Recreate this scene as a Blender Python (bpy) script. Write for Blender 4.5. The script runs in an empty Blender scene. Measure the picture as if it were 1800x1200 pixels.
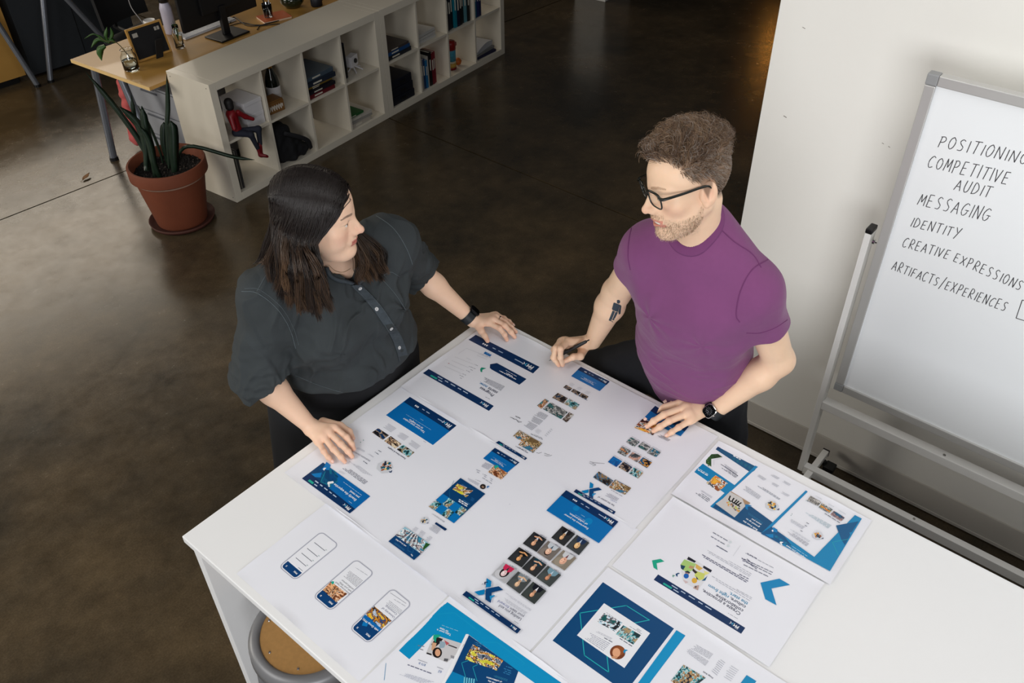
import bpy, bmesh, math, random
import numpy as np
from mathutils import Vector, Matrix

# ------------------------------------------------------------------ camera
CAM = np.array([-2.590, -4.538, 2.878])
YAW, PITCH, ROLL, FPX = 0.7099, 0.6922, -0.0182, 1535.0
_f = np.array([math.cos(YAW)*math.cos(PITCH), math.sin(YAW)*math.cos(PITCH), -math.sin(PITCH)])
_r = np.cross(_f, [0, 0, 1]); _r /= np.linalg.norm(_r)
_u = np.cross(_r, _f)
_r, _u = _r*math.cos(ROLL)+_u*math.sin(ROLL), -_r*math.sin(ROLL)+_u*math.cos(ROLL)
sc = bpy.context.scene
COL = sc.collection
cd = bpy.data.cameras.new('camera'); cd.sensor_width = 36; cd.lens = 36*FPX/1800; cd.clip_start = .05; cd.clip_end = 100
cam = bpy.data.objects.new('camera', cd); COL.objects.link(cam)
M = Matrix(((_r[0], _u[0], -_f[0], CAM[0]), (_r[1], _u[1], -_f[1], CAM[1]), (_r[2], _u[2], -_f[2], CAM[2]), (0, 0, 0, 1)))
cam.matrix_world = M
sc.camera = cam

# ------------------------------------------------------------------ light, world, exposure
sc.view_settings.view_transform = 'Standard'; sc.view_settings.look = 'None'
sc.view_settings.exposure = 0.1; sc.view_settings.gamma = 1.0; sc.view_settings.use_curve_mapping = False
w = bpy.data.worlds.new('world'); sc.world = w; w.use_nodes = True
w.node_tree.nodes['Background'].inputs[0].default_value = (.9, .95, 1, 1)
w.node_tree.nodes['Background'].inputs[1].default_value = .04

def area(name, loc, target, sx, sy, power, col=(1, 1, 1)):
    l = bpy.data.lights.new(name, 'AREA'); l.shape = 'RECTANGLE'; l.size = sx; l.size_y = sy; l.energy = power; l.color = col
    o = bpy.data.objects.new(name, l); COL.objects.link(o); o.location = loc
    o.rotation_euler = (Vector(target)-Vector(loc)).to_track_quat('-Z', 'Y').to_euler()
    return o
# tall windows along the left side of the loft, and the glazed front behind the photographer
area('clerestory_daylight_back', (1.2, 9.5, 5.2), (-.6, .5, 0), 7.0, 2.4, 235, (1, .88, .72))
area('window_daylight_left', (-4.5, -1.9, 3.8), (-.6, -3.6, .9), 2.6, 1.8, 74, (1, .985, .95))
area('window_daylight_corner', (-4.6, 3.0, 2.2), (-1.2, .8, .0), 2.2, 1.8, 125, (1, .94, .84))
area('window_daylight_front', (-5.0, -6.6, 2.1), (-.4, -4.0, 1.0), 3.4, 2.0, 150, (.97, .98, 1))
area('skylight', (-1.0, -5.2, 4.3), (-1.2, -3.6, .9), 2.0, 2.0, 38, (1, .99, .98))

# ------------------------------------------------------------------ helpers
def T(px, py, z=.92):
    """a point measured in the photograph, on the horizontal plane at height z"""
    d = _f + _r*(px-900)/FPX - _u*(py-600)/FPX
    return CAM + d*((z-CAM[2])/d[2])
def TY(px, py, y):
    d = _f + _r*(px-900)/FPX - _u*(py-600)/FPX
    return CAM + d*((y-CAM[1])/d[1])
def TX(px, py, x):
    d = _f + _r*(px-900)/FPX - _u*(py-600)/FPX
    return CAM + d*((x-CAM[0])/d[0])

def lin(c):
    c = [v/255. for v in c[:3]]
    return tuple((v/12.92 if v <= .04045 else ((v+.055)/1.055)**2.4) for v in c)

MATS = {}
def mat(name, col, rough=.5, metal=0., var=.06, nscale=30., bump=0., bscale=200., spec=.5, trans=0., coat=0., attr=False, sheen=0., emit=None, estr=0., ior=1.45, sss=0.):
    if name in MATS: return MATS[name]
    m = bpy.data.materials.new(name); m.use_nodes = True
    nt = m.node_tree; N = nt.nodes; L = nt.links; b = N['Principled BSDF']
    b.inputs['Roughness'].default_value = rough; b.inputs['Metallic'].default_value = metal
    b.inputs['Specular IOR Level'].default_value = spec; b.inputs['IOR'].default_value = ior
    b.inputs['Transmission Weight'].default_value = trans; b.inputs['Coat Weight'].default_value = coat
    b.inputs['Sheen Weight'].default_value = sheen
    if sss:
        b.inputs['Subsurface Weight'].default_value = sss; b.inputs['Subsurface Radius'].default_value = (.012, .005, .003); b.inputs['Subsurface Scale'].default_value = 1.
    c = lin(col)
    tc = N.new('ShaderNodeTexCoord')
    no = N.new('ShaderNodeTexNoise'); no.inputs['Scale'].default_value = nscale; no.inputs['Detail'].default_value = 5
    L.new(tc.outputs['Object'], no.inputs['Vector'])
    mr = N.new('ShaderNodeMapRange'); mr.inputs[3].default_value = 1-var; mr.inputs[4].default_value = 1+var
    L.new(no.outputs['Fac'], mr.inputs[0])
    vm = N.new('ShaderNodeVectorMath'); vm.operation = 'SCALE'; L.new(mr.outputs[0], vm.inputs['Scale'])
    if attr:
        a = N.new('ShaderNodeAttribute'); a.attribute_name = 'Col'; L.new(a.outputs['Color'], vm.inputs[0])
    else:
        vm.inputs[0].default_value = c
    L.new(vm.outputs[0], b.inputs['Base Color'])
    if bump:
        n2 = N.new('ShaderNodeTexNoise'); n2.inputs['Scale'].default_value = bscale; n2.inputs['Detail'].default_value = 3
        L.new(tc.outputs['Object'], n2.inputs['Vector'])
        bp = N.new('ShaderNodeBump'); bp.inputs['Strength'].default_value = bump; bp.inputs['Distance'].default_value = .002
        L.new(n2.outputs['Fac'], bp.inputs['Height']); L.new(bp.outputs[0], b.inputs['Normal'])
    if emit:
        b.inputs['Emission Color'].default_value = (*lin(emit), 1); b.inputs['Emission Strength'].default_value = estr
    MATS[name] = m; m.diffuse_color = (*c, 1)
    return m

def tag(o, label=None, cat=None, group=None, kind=None):
    if label: o['label'] = label
    if cat: o['category'] = cat
    if group: o['group'] = group
    if kind: o['kind'] = kind
    return o
def thing(name, label, cat, loc=(0, 0, 0), rz=0., group=None):
    o = bpy.data.objects.new(name, None); COL.objects.link(o); o.location = loc; o.rotation_euler = (0, 0, rz)
    o.empty_display_size = .05
    return tag(o, label, cat, group)

def mesh_obj(name, V, F, m, parent=None, smooth=False, world=False, cols=None, autos=None):
    V = np.asarray(V, dtype=np.float64).reshape(-1, 3)
    if world and parent is not None:
        p = parent; off = np.zeros(3)
        while p is not None:
            off += np.array(p.location); p = p.parent
        V = V-off
    me = bpy.data.meshes.new(name)
    if isinstance(F, np.ndarray):
        k = F.shape[1]; n = len(F)
        me.vertices.add(len(V)); me.vertices.foreach_set('co', V.astype(np.float32).ravel())
        me.loops.add(n*k); me.loops.foreach_set('vertex_index', F.astype(np.int32).ravel())
        me.polygons.add(n); me.polygons.foreach_set('loop_start', np.arange(0, n*k, k, dtype=np.int32))
        me.update(calc_edges=True); me.validate()
    else:
        me.from_pydata([tuple(v) for v in V], [], F)
    if smooth:
        me.polygons.foreach_set('use_smooth', [True]*len(me.polygons))
    if autos is not None:
        me.polygons.foreach_set('use_smooth', [True]*len(me.polygons)); me.set_sharp_from_angle(angle=math.radians(autos))
    if cols is not None:
        a = me.color_attributes.new('Col', 'FLOAT_COLOR', 'POINT'); cc = np.ones((len(me.vertices), 4), np.float32); cc[:, :cols.shape[1]] = cols
        a.data.foreach_set('color', cc.ravel())
    if isinstance(m, (list, tuple)):
        for k in m: me.materials.append(k)
    else: me.materials.append(m)
    o = bpy.data.objects.new(name, me); COL.objects.link(o)
    if parent is not None: o.parent = parent
    return o

class MB:
    """collects shapes and links them as ONE mesh object"""
    def __init__(s): s.V = []; s.F = []
    def add(s, V, F, R=None, loc=None):
        V = np.asarray(V, float)
        if R is not None: V = V@np.asarray(R, float).T
        if loc is not None: V = V+np.asarray(loc, float)
        k = len(s.V); s.V += [tuple(v) for v in V]; s.F += [tuple(i+k for i in f) for f in F]; return s
    def box(s, c, d, R=None, bev=0.):
        x, y, z = [v/2 for v in d]
        if bev <= 0:
            V = [(a*x, b*y, e*z) for a in (-1, 1) for b in (-1, 1) for e in (-1, 1)]
            F = [(0, 1, 3, 2), (4, 6, 7, 5), (0, 4, 5, 1), (2, 3, 7, 6), (0, 2, 6, 4), (1, 5, 7, 3)]
            return s.add(V, F, R, c)
        bm = bmesh.new(); bmesh.ops.create_cube(bm, size=1)
        for v in bm.verts: v.co = (v.co.x*d[0], v.co.y*d[1], v.co.z*d[2])
        bmesh.ops.bevel(bm, geom=bm.edges[:], offset=bev, segments=2, affect='EDGES', profile=.6)
        bm.verts.ensure_lookup_table(); V = [tuple(v.co) for v in bm.verts]; F = [[v.index for v in f.verts] for f in bm.faces]; bm.free()
        return s.add(V, F, R, c)
    def span(s, lo, hi, bev=0.):
        lo = np.array(lo, float); hi = np.array(hi, float); return s.box((lo+hi)/2, hi-lo, None, bev)
    def tube(s, P, r, n=12, caps=True, flat=1.):
        P = [np.array(p, float) for p in P]; m = len(P)
        if not hasattr(r, '__len__'): r = [r]*m
        V = []; F = []; prev = None
        for i in range(m):
            t = P[min(i+1, m-1)]-P[max(i-1, 0)]; t /= (np.linalg.norm(t)+1e-12)
            if prev is None:
                a = np.array([0, 0, 1.]) if abs(t[2]) < .9 else np.array([1., 0, 0])
            else: a = prev
            x = a-t*(a@t); x /= np.linalg.norm(x); prev = x; y = np.cross(t, x)
            for j in range(n):
                q = 2*math.pi*j/n; V.append(P[i]+r[i]*(x*math.cos(q)*flat+y*math.sin(q)))
        for i in range(m-1):
            for j in range(n): F.append((i*n+j, i*n+(j+1) % n, (i+1)*n+(j+1) % n, (i+1)*n+j))
        if caps: F.append(tuple(range(n-1, -1, -1))); F.append(tuple(range((m-1)*n, m*n)))
        return s.add(V, F)
    def cyl(s, a, b, r, n=24, r2=None): return s.tube([a, b], [r, r if r2 is None else r2], n)
    def lathe(s, prof, c=(0, 0, 0), n=32, R=None):
        V = []; F = []; m = len(prof)
        for (r, z) in prof:
            for j in range(n):
                q = 2*math.pi*j/n; V.append((r*math.cos(q), r*math.sin(q), z))
        for i in range(m-1):
            for j in range(n): F.append((i*n+j, i*n+(j+1) % n, (i+1)*n+(j+1) % n, (i+1)*n+j))
        if prof[0][0] > 1e-6: F.append(tuple(range(n-1, -1, -1)))
        if prof[-1][0] > 1e-6: F.append(tuple(range((m-1)*n, m*n)))
        return s.add(V, F, R, c)
    def prism(s, poly, h0, h1, R=None, loc=None):
        n = len(poly); V = [(p[0], p[1], h0) for p in poly]+[(p[0], p[1], h1) for p in poly]
        F = [tuple(range(n-1, -1, -1)), tuple(range(n, 2*n))]+[(i, (i+1) % n, n+(i+1) % n, n+i) for i in range(n)]
        return s.add(V, F, R, loc)
    def build(s, name, m, parent=None, smooth=False, world=False, autos=None, bev=None):
        o = mesh_obj(name, s.V, s.F, m, parent, smooth, world, None, autos)
        if bev:
            md = o.modifiers.new('bevel', 'BEVEL'); md.width = bev; md.segments = 2; md.limit_method = 'ANGLE'; md.angle_limit = .9
        return o

def rot(ax, a):
    c, s_ = math.cos(a), math.sin(a)
    return np.array({'x': [[1, 0, 0], [0, c, -s_], [0, s_, c]], 'y': [[c, 0, s_], [0, 1, 0], [-s_, 0, c]], 'z': [[c, -s_, 0], [s_, c, 0], [0, 0, 1]]}[ax])

def copy_thing(src, loc, rz=None, label=None):
    """copy a thing with its parts and their sub-parts"""
    def cp(o, par):
        k = o.copy(); COL.objects.link(k); k.parent = par
        for ch in kids.get(o.name, []): cp(ch, k)
        return k
    kids = {}
    for o in bpy.data.objects:
        if o.parent is not None: kids.setdefault(o.parent.name, []).append(o)
    k = cp(src, None); k.location = loc
    if rz is not None: k.rotation_euler = (0, 0, rz)
    if label: k['label'] = label
    return k

# ------------------------------------------------------------------ signed distance modelling (numpy only)
F32 = np.float32
def s_sph(p, c, r): return np.linalg.norm(p-np.asarray(c, F32), axis=1)-F32(r)
def s_ell(p, c, r, R=None):
    q = p-np.asarray(c, F32)
    if R is not None: q = q@np.asarray(R, F32)
    r = np.asarray(r, F32); k0 = np.linalg.norm(q/r, axis=1); k1 = np.linalg.norm(q/(r*r), axis=1)+F32(1e-9)
    return k0*(k0-1)/k1
def s_cone(p, a, b, ra, rb):
    a = np.asarray(a, F32); b = np.asarray(b, F32); d = b-a; q = p-a
    h = np.clip((q@d)/F32(d@d+1e-12), 0, 1)
    return np.linalg.norm(q-h[:, None]*d, axis=1)-(F32(ra)+(F32(rb)-F32(ra))*h)
def s_box(p, c, b, R=None, r=0.):
    q = p-np.asarray(c, F32)
    if R is not None: q = q@np.asarray(R, F32)
    q = np.abs(q)-(np.asarray(b, F32)-F32(r))
    return np.linalg.norm(np.maximum(q, 0), axis=1)+np.minimum(q.max(1), 0)-F32(r)
def smin(a, b, k):
    h = np.maximum(k-np.abs(a-b), 0)/F32(k); return np.minimum(a, b)-h*h*F32(k*.25)
def smax(a, b, k): return -smin(-a, -b, k)
def ssub(a, b, k): return smax(a, -b, k)
def chain(p, P, r, k=.01):
    d = None
    for i in range(len(P)-1):
        e = s_cone(p, P[i], P[i+1], r[i], r[i+1]); d = e if d is None else smin(d, e, k)
    return d
def vnoise(p, s, seed=0):
    """cheap smooth pseudo-noise -1..1 from sines"""
    q = p*F32(s); rs = np.random.RandomState(seed); o = 0
    for i in range(5):
        a = rs.normal(size=3)*(1+.35*i); ph = rs.uniform(0, 6.28); o = o+np.sin(q@a.astype(F32)+F32(ph))
    return o/F32(3.2)

def sdf_mesh(fn, lo, hi, h, B=8, lip=1.35):
    """sparse surface nets: returns vertices and quads of fn = 0"""
    lo = np.asarray(lo, float); hi = np.asarray(hi, float)
    nb = np.ceil((hi-lo)/(h*B)).astype(int)
    g = np.stack(np.meshgrid(*[np.arange(n) for n in nb], indexing='ij'), -1).reshape(-1, 3)
    cen = lo+(g+.5)*B*h
    keep = np.abs(fn(cen.astype(F32))) < B*h*.5*math.sqrt(3)*lip
    g = g[keep]
    loc = np.stack(np.meshgrid(*[np.arange(B+1)]*3, indexing='ij'), -1).reshape(-1, 3)
    NN = (nb*B+4).astype(np.int64)
    def cid(c): return (c[..., 0]*NN[1]+c[..., 1])*NN[2]+c[..., 2]
    IDs = []; VV = []; EE = []
    corners = np.array([(a, b, c) for a in (0, 1) for b in (0, 1) for c in (0, 1)])
    edges = [(0, 4), (1, 5), (2, 6), (3, 7), (0, 2), (1, 3), (4, 6), (5, 7), (0, 1), (2, 3), (4, 5), (6, 7)]
    CH = 600
    for s0 in range(0, len(g), CH):
        gg = g[s0:s0+CH]
        P = (gg[:, None, :]*B+loc[None]).reshape(-1, 3)
        D = fn((lo+P*h).astype(F32)).reshape(len(gg), B+1, B+1, B+1)
        cd_ = np.stack([D[:, a:a+B, b:b+B, c:c+B] for a, b, c in corners], -1)
        sg = cd_ < 0; act = sg.any(-1) & ~sg.all(-1)
        bi, i, j, k = np.nonzero(act)
        if len(bi) == 0: continue
        d = cd_[bi, i, j, k]; cell = gg[bi]*B+np.stack([i, j, k], 1)
        acc = np.zeros((len(bi), 3)); cnt = np.zeros(len(bi))
        for a, b in edges:
            da, db = d[:, a], d[:, b]; cr = (da < 0) != (db < 0)
            t = np.where(cr, da/(da-db+1e-20*(da == db)), 0)
            pt = corners[a]+(corners[b]-corners[a])*t[:, None]
            acc += np.where(cr[:, None], pt, 0); cnt += cr
        VV.append(lo+(cell+acc/cnt[:, None])*h); IDs.append(cid(cell+1))
        s0_ = d[:, 0] < 0
        EE.append(np.stack([s0_ != (d[:, 4] < 0), s0_ != (d[:, 2] < 0), s0_ != (d[:, 1] < 0), s0_], 1))
    ids = np.concatenate(IDs); V = np.concatenate(VV); E = np.concatenate(EE)
    o = np.argsort(ids); ids = ids[o]; V = V[o]; E = E[o]
    st = [NN[1]*NN[2], NN[2], 1]; Q = []
    for ax in range(3):
        m = np.nonzero(E[:, ax])[0]; b, c = [(1, 2), (2, 0), (0, 1)][ax]
        base = ids[m]; qs = np.stack([base, base-st[b], base-st[b]-st[c], base-st[c]], 1)
        ix = np.searchsorted(ids, qs); ix = np.minimum(ix, len(ids)-1); ok = (ids[ix] == qs).all(1)
        ix = ix[ok]; ins = E[m, 3][ok]
        ix[~ins] = ix[~ins][:, ::-1]
        Q.append(ix)
    Q = np.concatenate(Q)
    # one projection step onto the surface
    e = h*.35; Vf = V.astype(F32); d0 = fn(Vf)
    G = np.stack([fn(Vf+np.eye(3, dtype=F32)[a]*F32(e))-d0 for a in range(3)], 1)/e
    n2 = (G*G).sum(1)+1e-6; V = V-np.clip(d0/n2, -h*.6, h*.6)[:, None]*G
    return V, Q

def strands(P, r, n=3):
    """P (S,K,3) polylines, r (S,K) radii -> tube mesh"""
    S, K, _ = P.shape
    t = np.gradient(P, axis=1); t /= np.linalg.norm(t, axis=2, keepdims=True)+1e-9
    a = np.where(np.abs(t[:, :1, 2:3]) < .8, np.array([[[0, 0, 1.]]]), np.array([[[1., 0, 0]]]))
    x = np.cross(t, a); x /= np.linalg.norm(x, axis=2, keepdims=True)+1e-9; y = np.cross(t, x)
    q = 2*np.pi*np.arange(n)/n
    V = P[:, :, None, :]+r[:, :, None, None]*(x[:, :, None, :]*np.cos(q)[:, None]+y[:, :, None, :]*np.sin(q)[:, None])
    idx = np.arange(S*K*n).reshape(S, K, n); a = idx[:, :-1]; b = idx[:, 1:]
    F = np.stack([a, np.roll(a, -1, 2), np.roll(b, -1, 2), b], -1).reshape(-1, 4)
    return V.reshape(-1, 3), F
def spline(C, m):
    """C (...,k,3) control points -> (...,m,3) Catmull-Rom"""
    k = C.shape[-2]; Cx = np.concatenate([2*C[..., :1, :]-C[..., 1:2, :], C, 2*C[..., -1:, :]-C[..., -2:-1, :]], -2)
    t = np.linspace(0, k-1-1e-6, m); i = t.astype(int); f = (t-i)[:, None]
    p0, p1, p2, p3 = [Cx[..., i+a, :] for a in range(4)]
    return .5*(2*p1+(p2-p0)*f+(2*p0-5*p1+4*p2-p3)*f*f+(3*p1-p0-3*p2+p3)*f**3)
# ================================================================== setting
def floor_mat():
    m = mat('polished_concrete', (70, 58, 45), rough=.3, var=.10, nscale=25, spec=.5)
    nt = m.node_tree; N = nt.nodes; L = nt.links; b = N['Principled BSDF']
    tc = N.new('ShaderNodeTexCoord')
    n1 = N.new('ShaderNodeTexNoise'); n1.inputs['Scale'].default_value = 1.3; n1.inputs['Detail'].default_value = 8; n1.inputs['Roughness'].default_value = .65
    n2 = N.new('ShaderNodeTexNoise'); n2.inputs['Scale'].default_value = 9; n2.inputs['Detail'].default_value = 8; n2.inputs['Roughness'].default_value = .7
    n3 = N.new('ShaderNodeTexNoise'); n3.inputs['Scale'].default_value = 140; n3.inputs['Detail'].default_value = 2
    for n in (n1, n2, n3): L.new(tc.outputs['Object'], n.inputs['Vector'])
    r1 = N.new('ShaderNodeValToRGB'); r1.color_ramp.elements[0].position = .32; r1.color_ramp.elements[1].position = .7
    r1.color_ramp.elements[0].color = (*lin((47, 42, 33)), 1); r1.color_ramp.elements[1].color = (*lin((90, 75, 54)), 1)
    L.new(n1.outputs['Fac'], r1.inputs[0])
    r2 = N.new('ShaderNodeMapRange'); r2.inputs[1].default_value = .25; r2.inputs[2].default_value = .75; r2.inputs[3].default_value = .72; r2.inputs[4].default_value = 1.25
    L.new(n2.outputs['Fac'], r2.inputs[0])
    r3 = N.new('ShaderNodeMapRange'); r3.inputs[1].default_value = .3; r3.inputs[2].default_value = .7; r3.inputs[3].default_value = .85; r3.inputs[4].default_value = 1.15
    L.new(n3.outputs['Fac'], r3.inputs[0])
    mu = N.new('ShaderNodeMath'); mu.operation = 'MULTIPLY'; L.new(r2.outputs[0], mu.inputs[0]); L.new(r3.outputs[0], mu.inputs[1])
    vm = N.new('ShaderNodeVectorMath'); vm.operation = 'SCALE'; L.new(r1.outputs[0], vm.inputs[0]); L.new(mu.outputs[0], vm.inputs['Scale'])
    L.new(vm.outputs[0], b.inputs['Base Color'])
    rr = N.new('ShaderNodeMapRange'); rr.inputs[3].default_value = .12; rr.inputs[4].default_value = .36
    L.new(n2.outputs['Fac'], rr.inputs[0]); L.new(rr.outputs[0], b.inputs['Roughness'])
    bp = N.new('ShaderNodeBump'); bp.inputs['Strength'].default_value = .12; bp.inputs['Distance'].default_value = .004
    L.new(n2.outputs['Fac'], bp.inputs['Height']); L.new(bp.outputs[0], b.inputs['Normal'])
    return m
FM = floor_mat()
fl = MB().span((-9, -11, -.14), (15, 14, -.03)).build('floor', mat('joint_filler', (22, 19, 15), rough=.9)); tag(fl, kind='structure')
def jy(x): return 1.0-.055*(x+1.06)
def jx(y): return 1.47+.0194*(y-.09)
g = .006
for poly in ([(-9, -11), (jx(-11)-g, -11), (jx(.85)-g, jy(1.47)-g), (-9, jy(-9)-g)],
             [(jx(-11)+g, -11), (15, -11), (15, jy(15)-g), (jx(.85)+g, jy(1.47)-g)],
             [(-9, jy(-9)+g), (jx(.85)-g, jy(1.47)+g), (jx(14)-g, 14), (-9, 14)],
             [(jx(.85)+g, jy(1.47)+g), (15, jy(15)+g), (15, 14), (jx(14)+g, 14)]):
    MB().prism(poly, -.03, 0).build('floor_slab', FM, fl)

WALLM = mat('white_wall_paint', (238, 236, 230), rough=.75, var=.015, nscale=3, bump=.15, bscale=160)
wr = MB().span((.282, -10.5, 0), (.42, -3.293, 4.4)).build('wall_right', WALLM); tag(wr, kind='structure')
bb = MB().span((.275, -10.5, .006), (.2815, -3.293, .135), .002).span((.272, -10.5, .004), (.2815, -3.293, .020), .002).build('baseboard_right', mat('baseboard_paint', (205, 200, 192), rough=.6, var=.03, nscale=12)); tag(bb, kind='structure')
DW = mat('dark_far_wall', (50, 46, 42), rough=.8, var=.2, nscale=2)
for nm, lo, hi in (('wall_far', (14, -11, 0), (14.2, 14, 5.5)), ('wall_back', (-9, 13, 0), (14, 13.2, 5.5))):
    tag(MB().span(lo, hi).build(nm, DW), kind='structure')
# small scuffs on the wall and baseboard
sm = mat('scuff', (150, 145, 138), rough=.8)
s = MB()
for px, py, a, b in ((1380, 205, 7, 2), (1552, 252, 4, 1.2), (1563, 258, 4, 1.2), (1413, 49, 6, 1.2)):
    p = TX(px, py, .2815); s.box(p, (.0012, a*.0018, b*.0015), rot('x', .3))
s.build('scuff_mark', sm, wr)

# a white storage plinth far behind the shelves
t = thing('plinth', 'white storage plinth standing far back on the dark floor', 'plinth', (4.55, .50, 0), .1)
MB().span((-.02, -.17, .0), (.5, .17, .74), .004).build('body', mat('white_laminate', (226, 224, 218), rough=.3, var=.01), t)
MB().span((-.03, -.18, .74), (.51, .18, .77), .004).build('top', MATS['white_laminate'], t)
# warm pendant bulb whose light glints on the floor beside the wall
P = T(1352, 92, 0); d = (P-CAM); d[2] *= -1; Q = P+d*.62
t = thing('pendant_lamp', 'small warm pendant bulb hanging in the dark far part of the loft', 'lamp', tuple(Q))
MB().lathe([(0, -.05), (.03, -.045), (.045, -.01), (.04, .03), (.018, .06), (.018, .085)], n=20).build('bulb', mat('lit_bulb', (255, 190, 90), emit=(255, 170, 70), estr=60), t, smooth=True)
MB().cyl((0, 0, .08), (0, 0, .15), .022).cyl((0, 0, .15), (0, 0, 3.4), .004, 8).build('cord', mat('black_plastic', (18, 18, 19), rough=.4), t)

# ================================================================== cube shelves
SH = mat('shelf_white', (214, 206, 190), rough=.22, var=.01, nscale=5)
SR = .088
def S2W(x, y, z): return np.array([x*math.cos(SR)-y*math.sin(SR), x*math.sin(SR)+y*math.cos(SR), z])
def cellx(i): return .05+i*.351
def make_shelf(x0, label):
    t = thing('cube_shelf', label, 'shelf', tuple(S2W(x0, 0, 0)), SR, 'white cube shelving units')
    for nm, lo, hi in (('top_panel', (.0505, 0, .74), (1.4395, .39, .79)), ('bottom_panel', (.0505, 0, 0), (1.4395, .39, .05)),
                       ('side_panel', (0, 0, 0), (.05, .39, .79)), ('side_panel', (1.44, 0, 0), (1.49, .39, .79))):
        MB().span(lo, hi, .0012).build(nm, SH, t)
    for i in (1, 2, 3): MB().span((cellx(i)-.016, .004, .0505), (cellx(i), .386, .7395)).build('divider', SH, t)
    for i in range(4): MB().span((cellx(i)+.0005, .006, .387), (cellx(i)+.3345, .384, .403)).build('shelf_board', SH, t)
    for yy in (.03, .36):
        for zz in (.028, .762): MB().cyl((-.0006, yy, zz), (.002, yy, zz), .0035, 10).build('fixing_hole', mat('hole_dark', (60, 55, 50)), t)
    return t
sh1 = make_shelf(0, 'white cube shelf nearest the potted plant, holding a bottle and a doll')
sh2 = make_shelf(1.4925, 'white cube shelf further from the plant, holding the red lidded flask')

LOW, UP = .0505, .4035
def at_cell(sh, i, lvl, dx, dy): return tuple(S2W((1.4925 if sh else 0)+cellx(i)+dx, dy, (UP if lvl else LOW)))
def book_mb(w_, h_, th, cover, name, label, loc, rz, group=None, lie=True, page=(225, 220, 205), cat='book', tilt=0.):
    """a book: two boards, a spine and a page block. lie: w along x, h along y, th up"""
    t = thing(name, label, cat, loc, rz, group)
    R = np.eye(3)
    if not lie: R = rot('x', math.pi/2)@rot('y', 0)  # stand: thickness along x
    b = MB(); c = .0022
    if lie:
        b.box((w_/2, h_/2, c/2), (w_, h_, c)); b.box((w_/2, h_/2, th-c/2), (w_, h_, c)); b.box((w_/2, c/2, th/2), (w_, c, th-2*c-.0002))
        pg = MB().box((w_/2, h_/2+.0012, th/2), (w_-.008, h_-.0055, th-2*c-.0004))
    else:
        Rt = rot('y', tilt)
        b.box(np.array(Rt@[c/2, w_/2, h_/2]), (c, w_, h_), Rt); b.box(np.array(Rt@[th-c/2, w_/2, h_/2]), (c, w_, h_), Rt); b.box(np.array(Rt@[th/2, c/2, h_/2]), (th-2*c-.0002, c, h_), Rt)
        pg = MB().box(np.array(Rt@[th/2, w_/2, h_/2]), (th-2*c-.0004, w_-.006, h_-.008), Rt)
    mm = mat('cover_%d_%d_%d' % cover, cover, rough=.4, var=.08, nscale=20)
    b.build('cover', mm, t); pg.build('page_block', mat('pages', page, rough=.9, var=.05, nscale=60), t)
    if th > .012 and w_ > .05:
        s = MB()
        if lie: s.box((w_*.35, -.0006, th/2), (w_*.3, .0008, th*.35))
        else:
            Rt = rot('y', tilt); s.box(np.array(Rt@[th/2, -.0006, h_*.62]), (th*.4, .0008, h_*.32), Rt)
        s.build('spine_title', mat('spine_print', (205, 200, 185), rough=.6), t)
    return t
rnd = random.Random(4)
# doll sitting on the shelf edge
DX, DY, DZ = at_cell(0, 0, 1, .10, -.005)
t = thing('toy_doll', 'posable doll in a red jacket and dark trousers sitting on the shelf edge', 'doll', (DX, DY, DZ), SR)
def doll_part(nm, prims, m, h=.004):
    def fn(p):
        d = None
        for a, b, ra, rb in prims:
            e = s_cone(p, a, b, ra, rb); d = e if d is None else smin(d, e, .012)
        return d
    V, Q = sdf_mesh(fn, (-.1, -.14, -.2), (.2, .15, .27), h); return mesh_obj(nm, V, Q, m, t, smooth=True)
doll_part('jacket', [((.0, .03, .03), (-.01, .045, .14), .028, .034), ((-.03, .03, .135), (-.045, .0, .07), .018, .014), ((.03, .03, .14), (.07, .02, .10), .018, .015), ((.07, .02, .10), (.105, .0, .075), .015, .012)], mat('red_vinyl', (120, 18, 26), rough=.35, var=.15))
doll_part('head', [((-.01, .045, .19), (-.008, .05, .215), .026, .028)], mat('doll_hair', (22, 18, 18), rough=.6))
doll_part('trousers', [((-.01, .04, .022), (.09, -.055, .03), .023, .018), ((.09, -.055, .03), (.075, -.06, -.065), .018, .014), ((-.015, .035, .022), (.02, -.062, .02), .023, .018), ((.02, -.062, .02), (.045, -.066, -.08), .018, .013)], mat('doll_denim', (26, 30, 44), rough=.8))
doll_part('boots', [((.074, -.06, -.06), (.062, -.064, -.14), .013, .011), ((.062, -.064, -.14), (.085, -.09, -.15), .011, .009), ((.046, -.066, -.08), (.05, -.07, -.13), .012, .010), ((.05, -.07, -.13), (.07, -.098, -.135), .01, .008)], mat('red_boot', (110, 14, 24), rough=.4))
# two white lidded boxes
WB = mat('white_card', (205, 203, 206), rough=.6, var=.02)
for k, lab in enumerate(('lower of two white lidded card boxes beside the doll', 'upper of two white lidded card boxes beside the doll')):
    x, y, z = at_cell(0, 0, 1, .185, .03)
    t = thing('card_box', lab, 'box', (x, y, z+k*.086), SR, 'white card boxes')
    MB().span((0, 0, 0), (.14, .22, .06)).build('body', WB, t); MB().span((-.002, -.002, .0602), (.142, .222, .085), .002).build('lid', WB, t)
for k in range(3):
    x, y, z = at_cell(0, 0, 0, .012+k*.017, .03)
    book_mb(.26, .27, .012, ((70, 66, 62), (96, 92, 86), (52, 50, 50))[k], 'folder', ('dark grey folder leaning in the lowest corner cell, outermost', 'pale grey folder, middle of three leaning in the corner cell', 'black folder leaning innermost in the corner cell')[k], (x, y, z), SR, 'folders leaning in the corner cell', lie=False, tilt=-.0, cat='folder')
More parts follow.
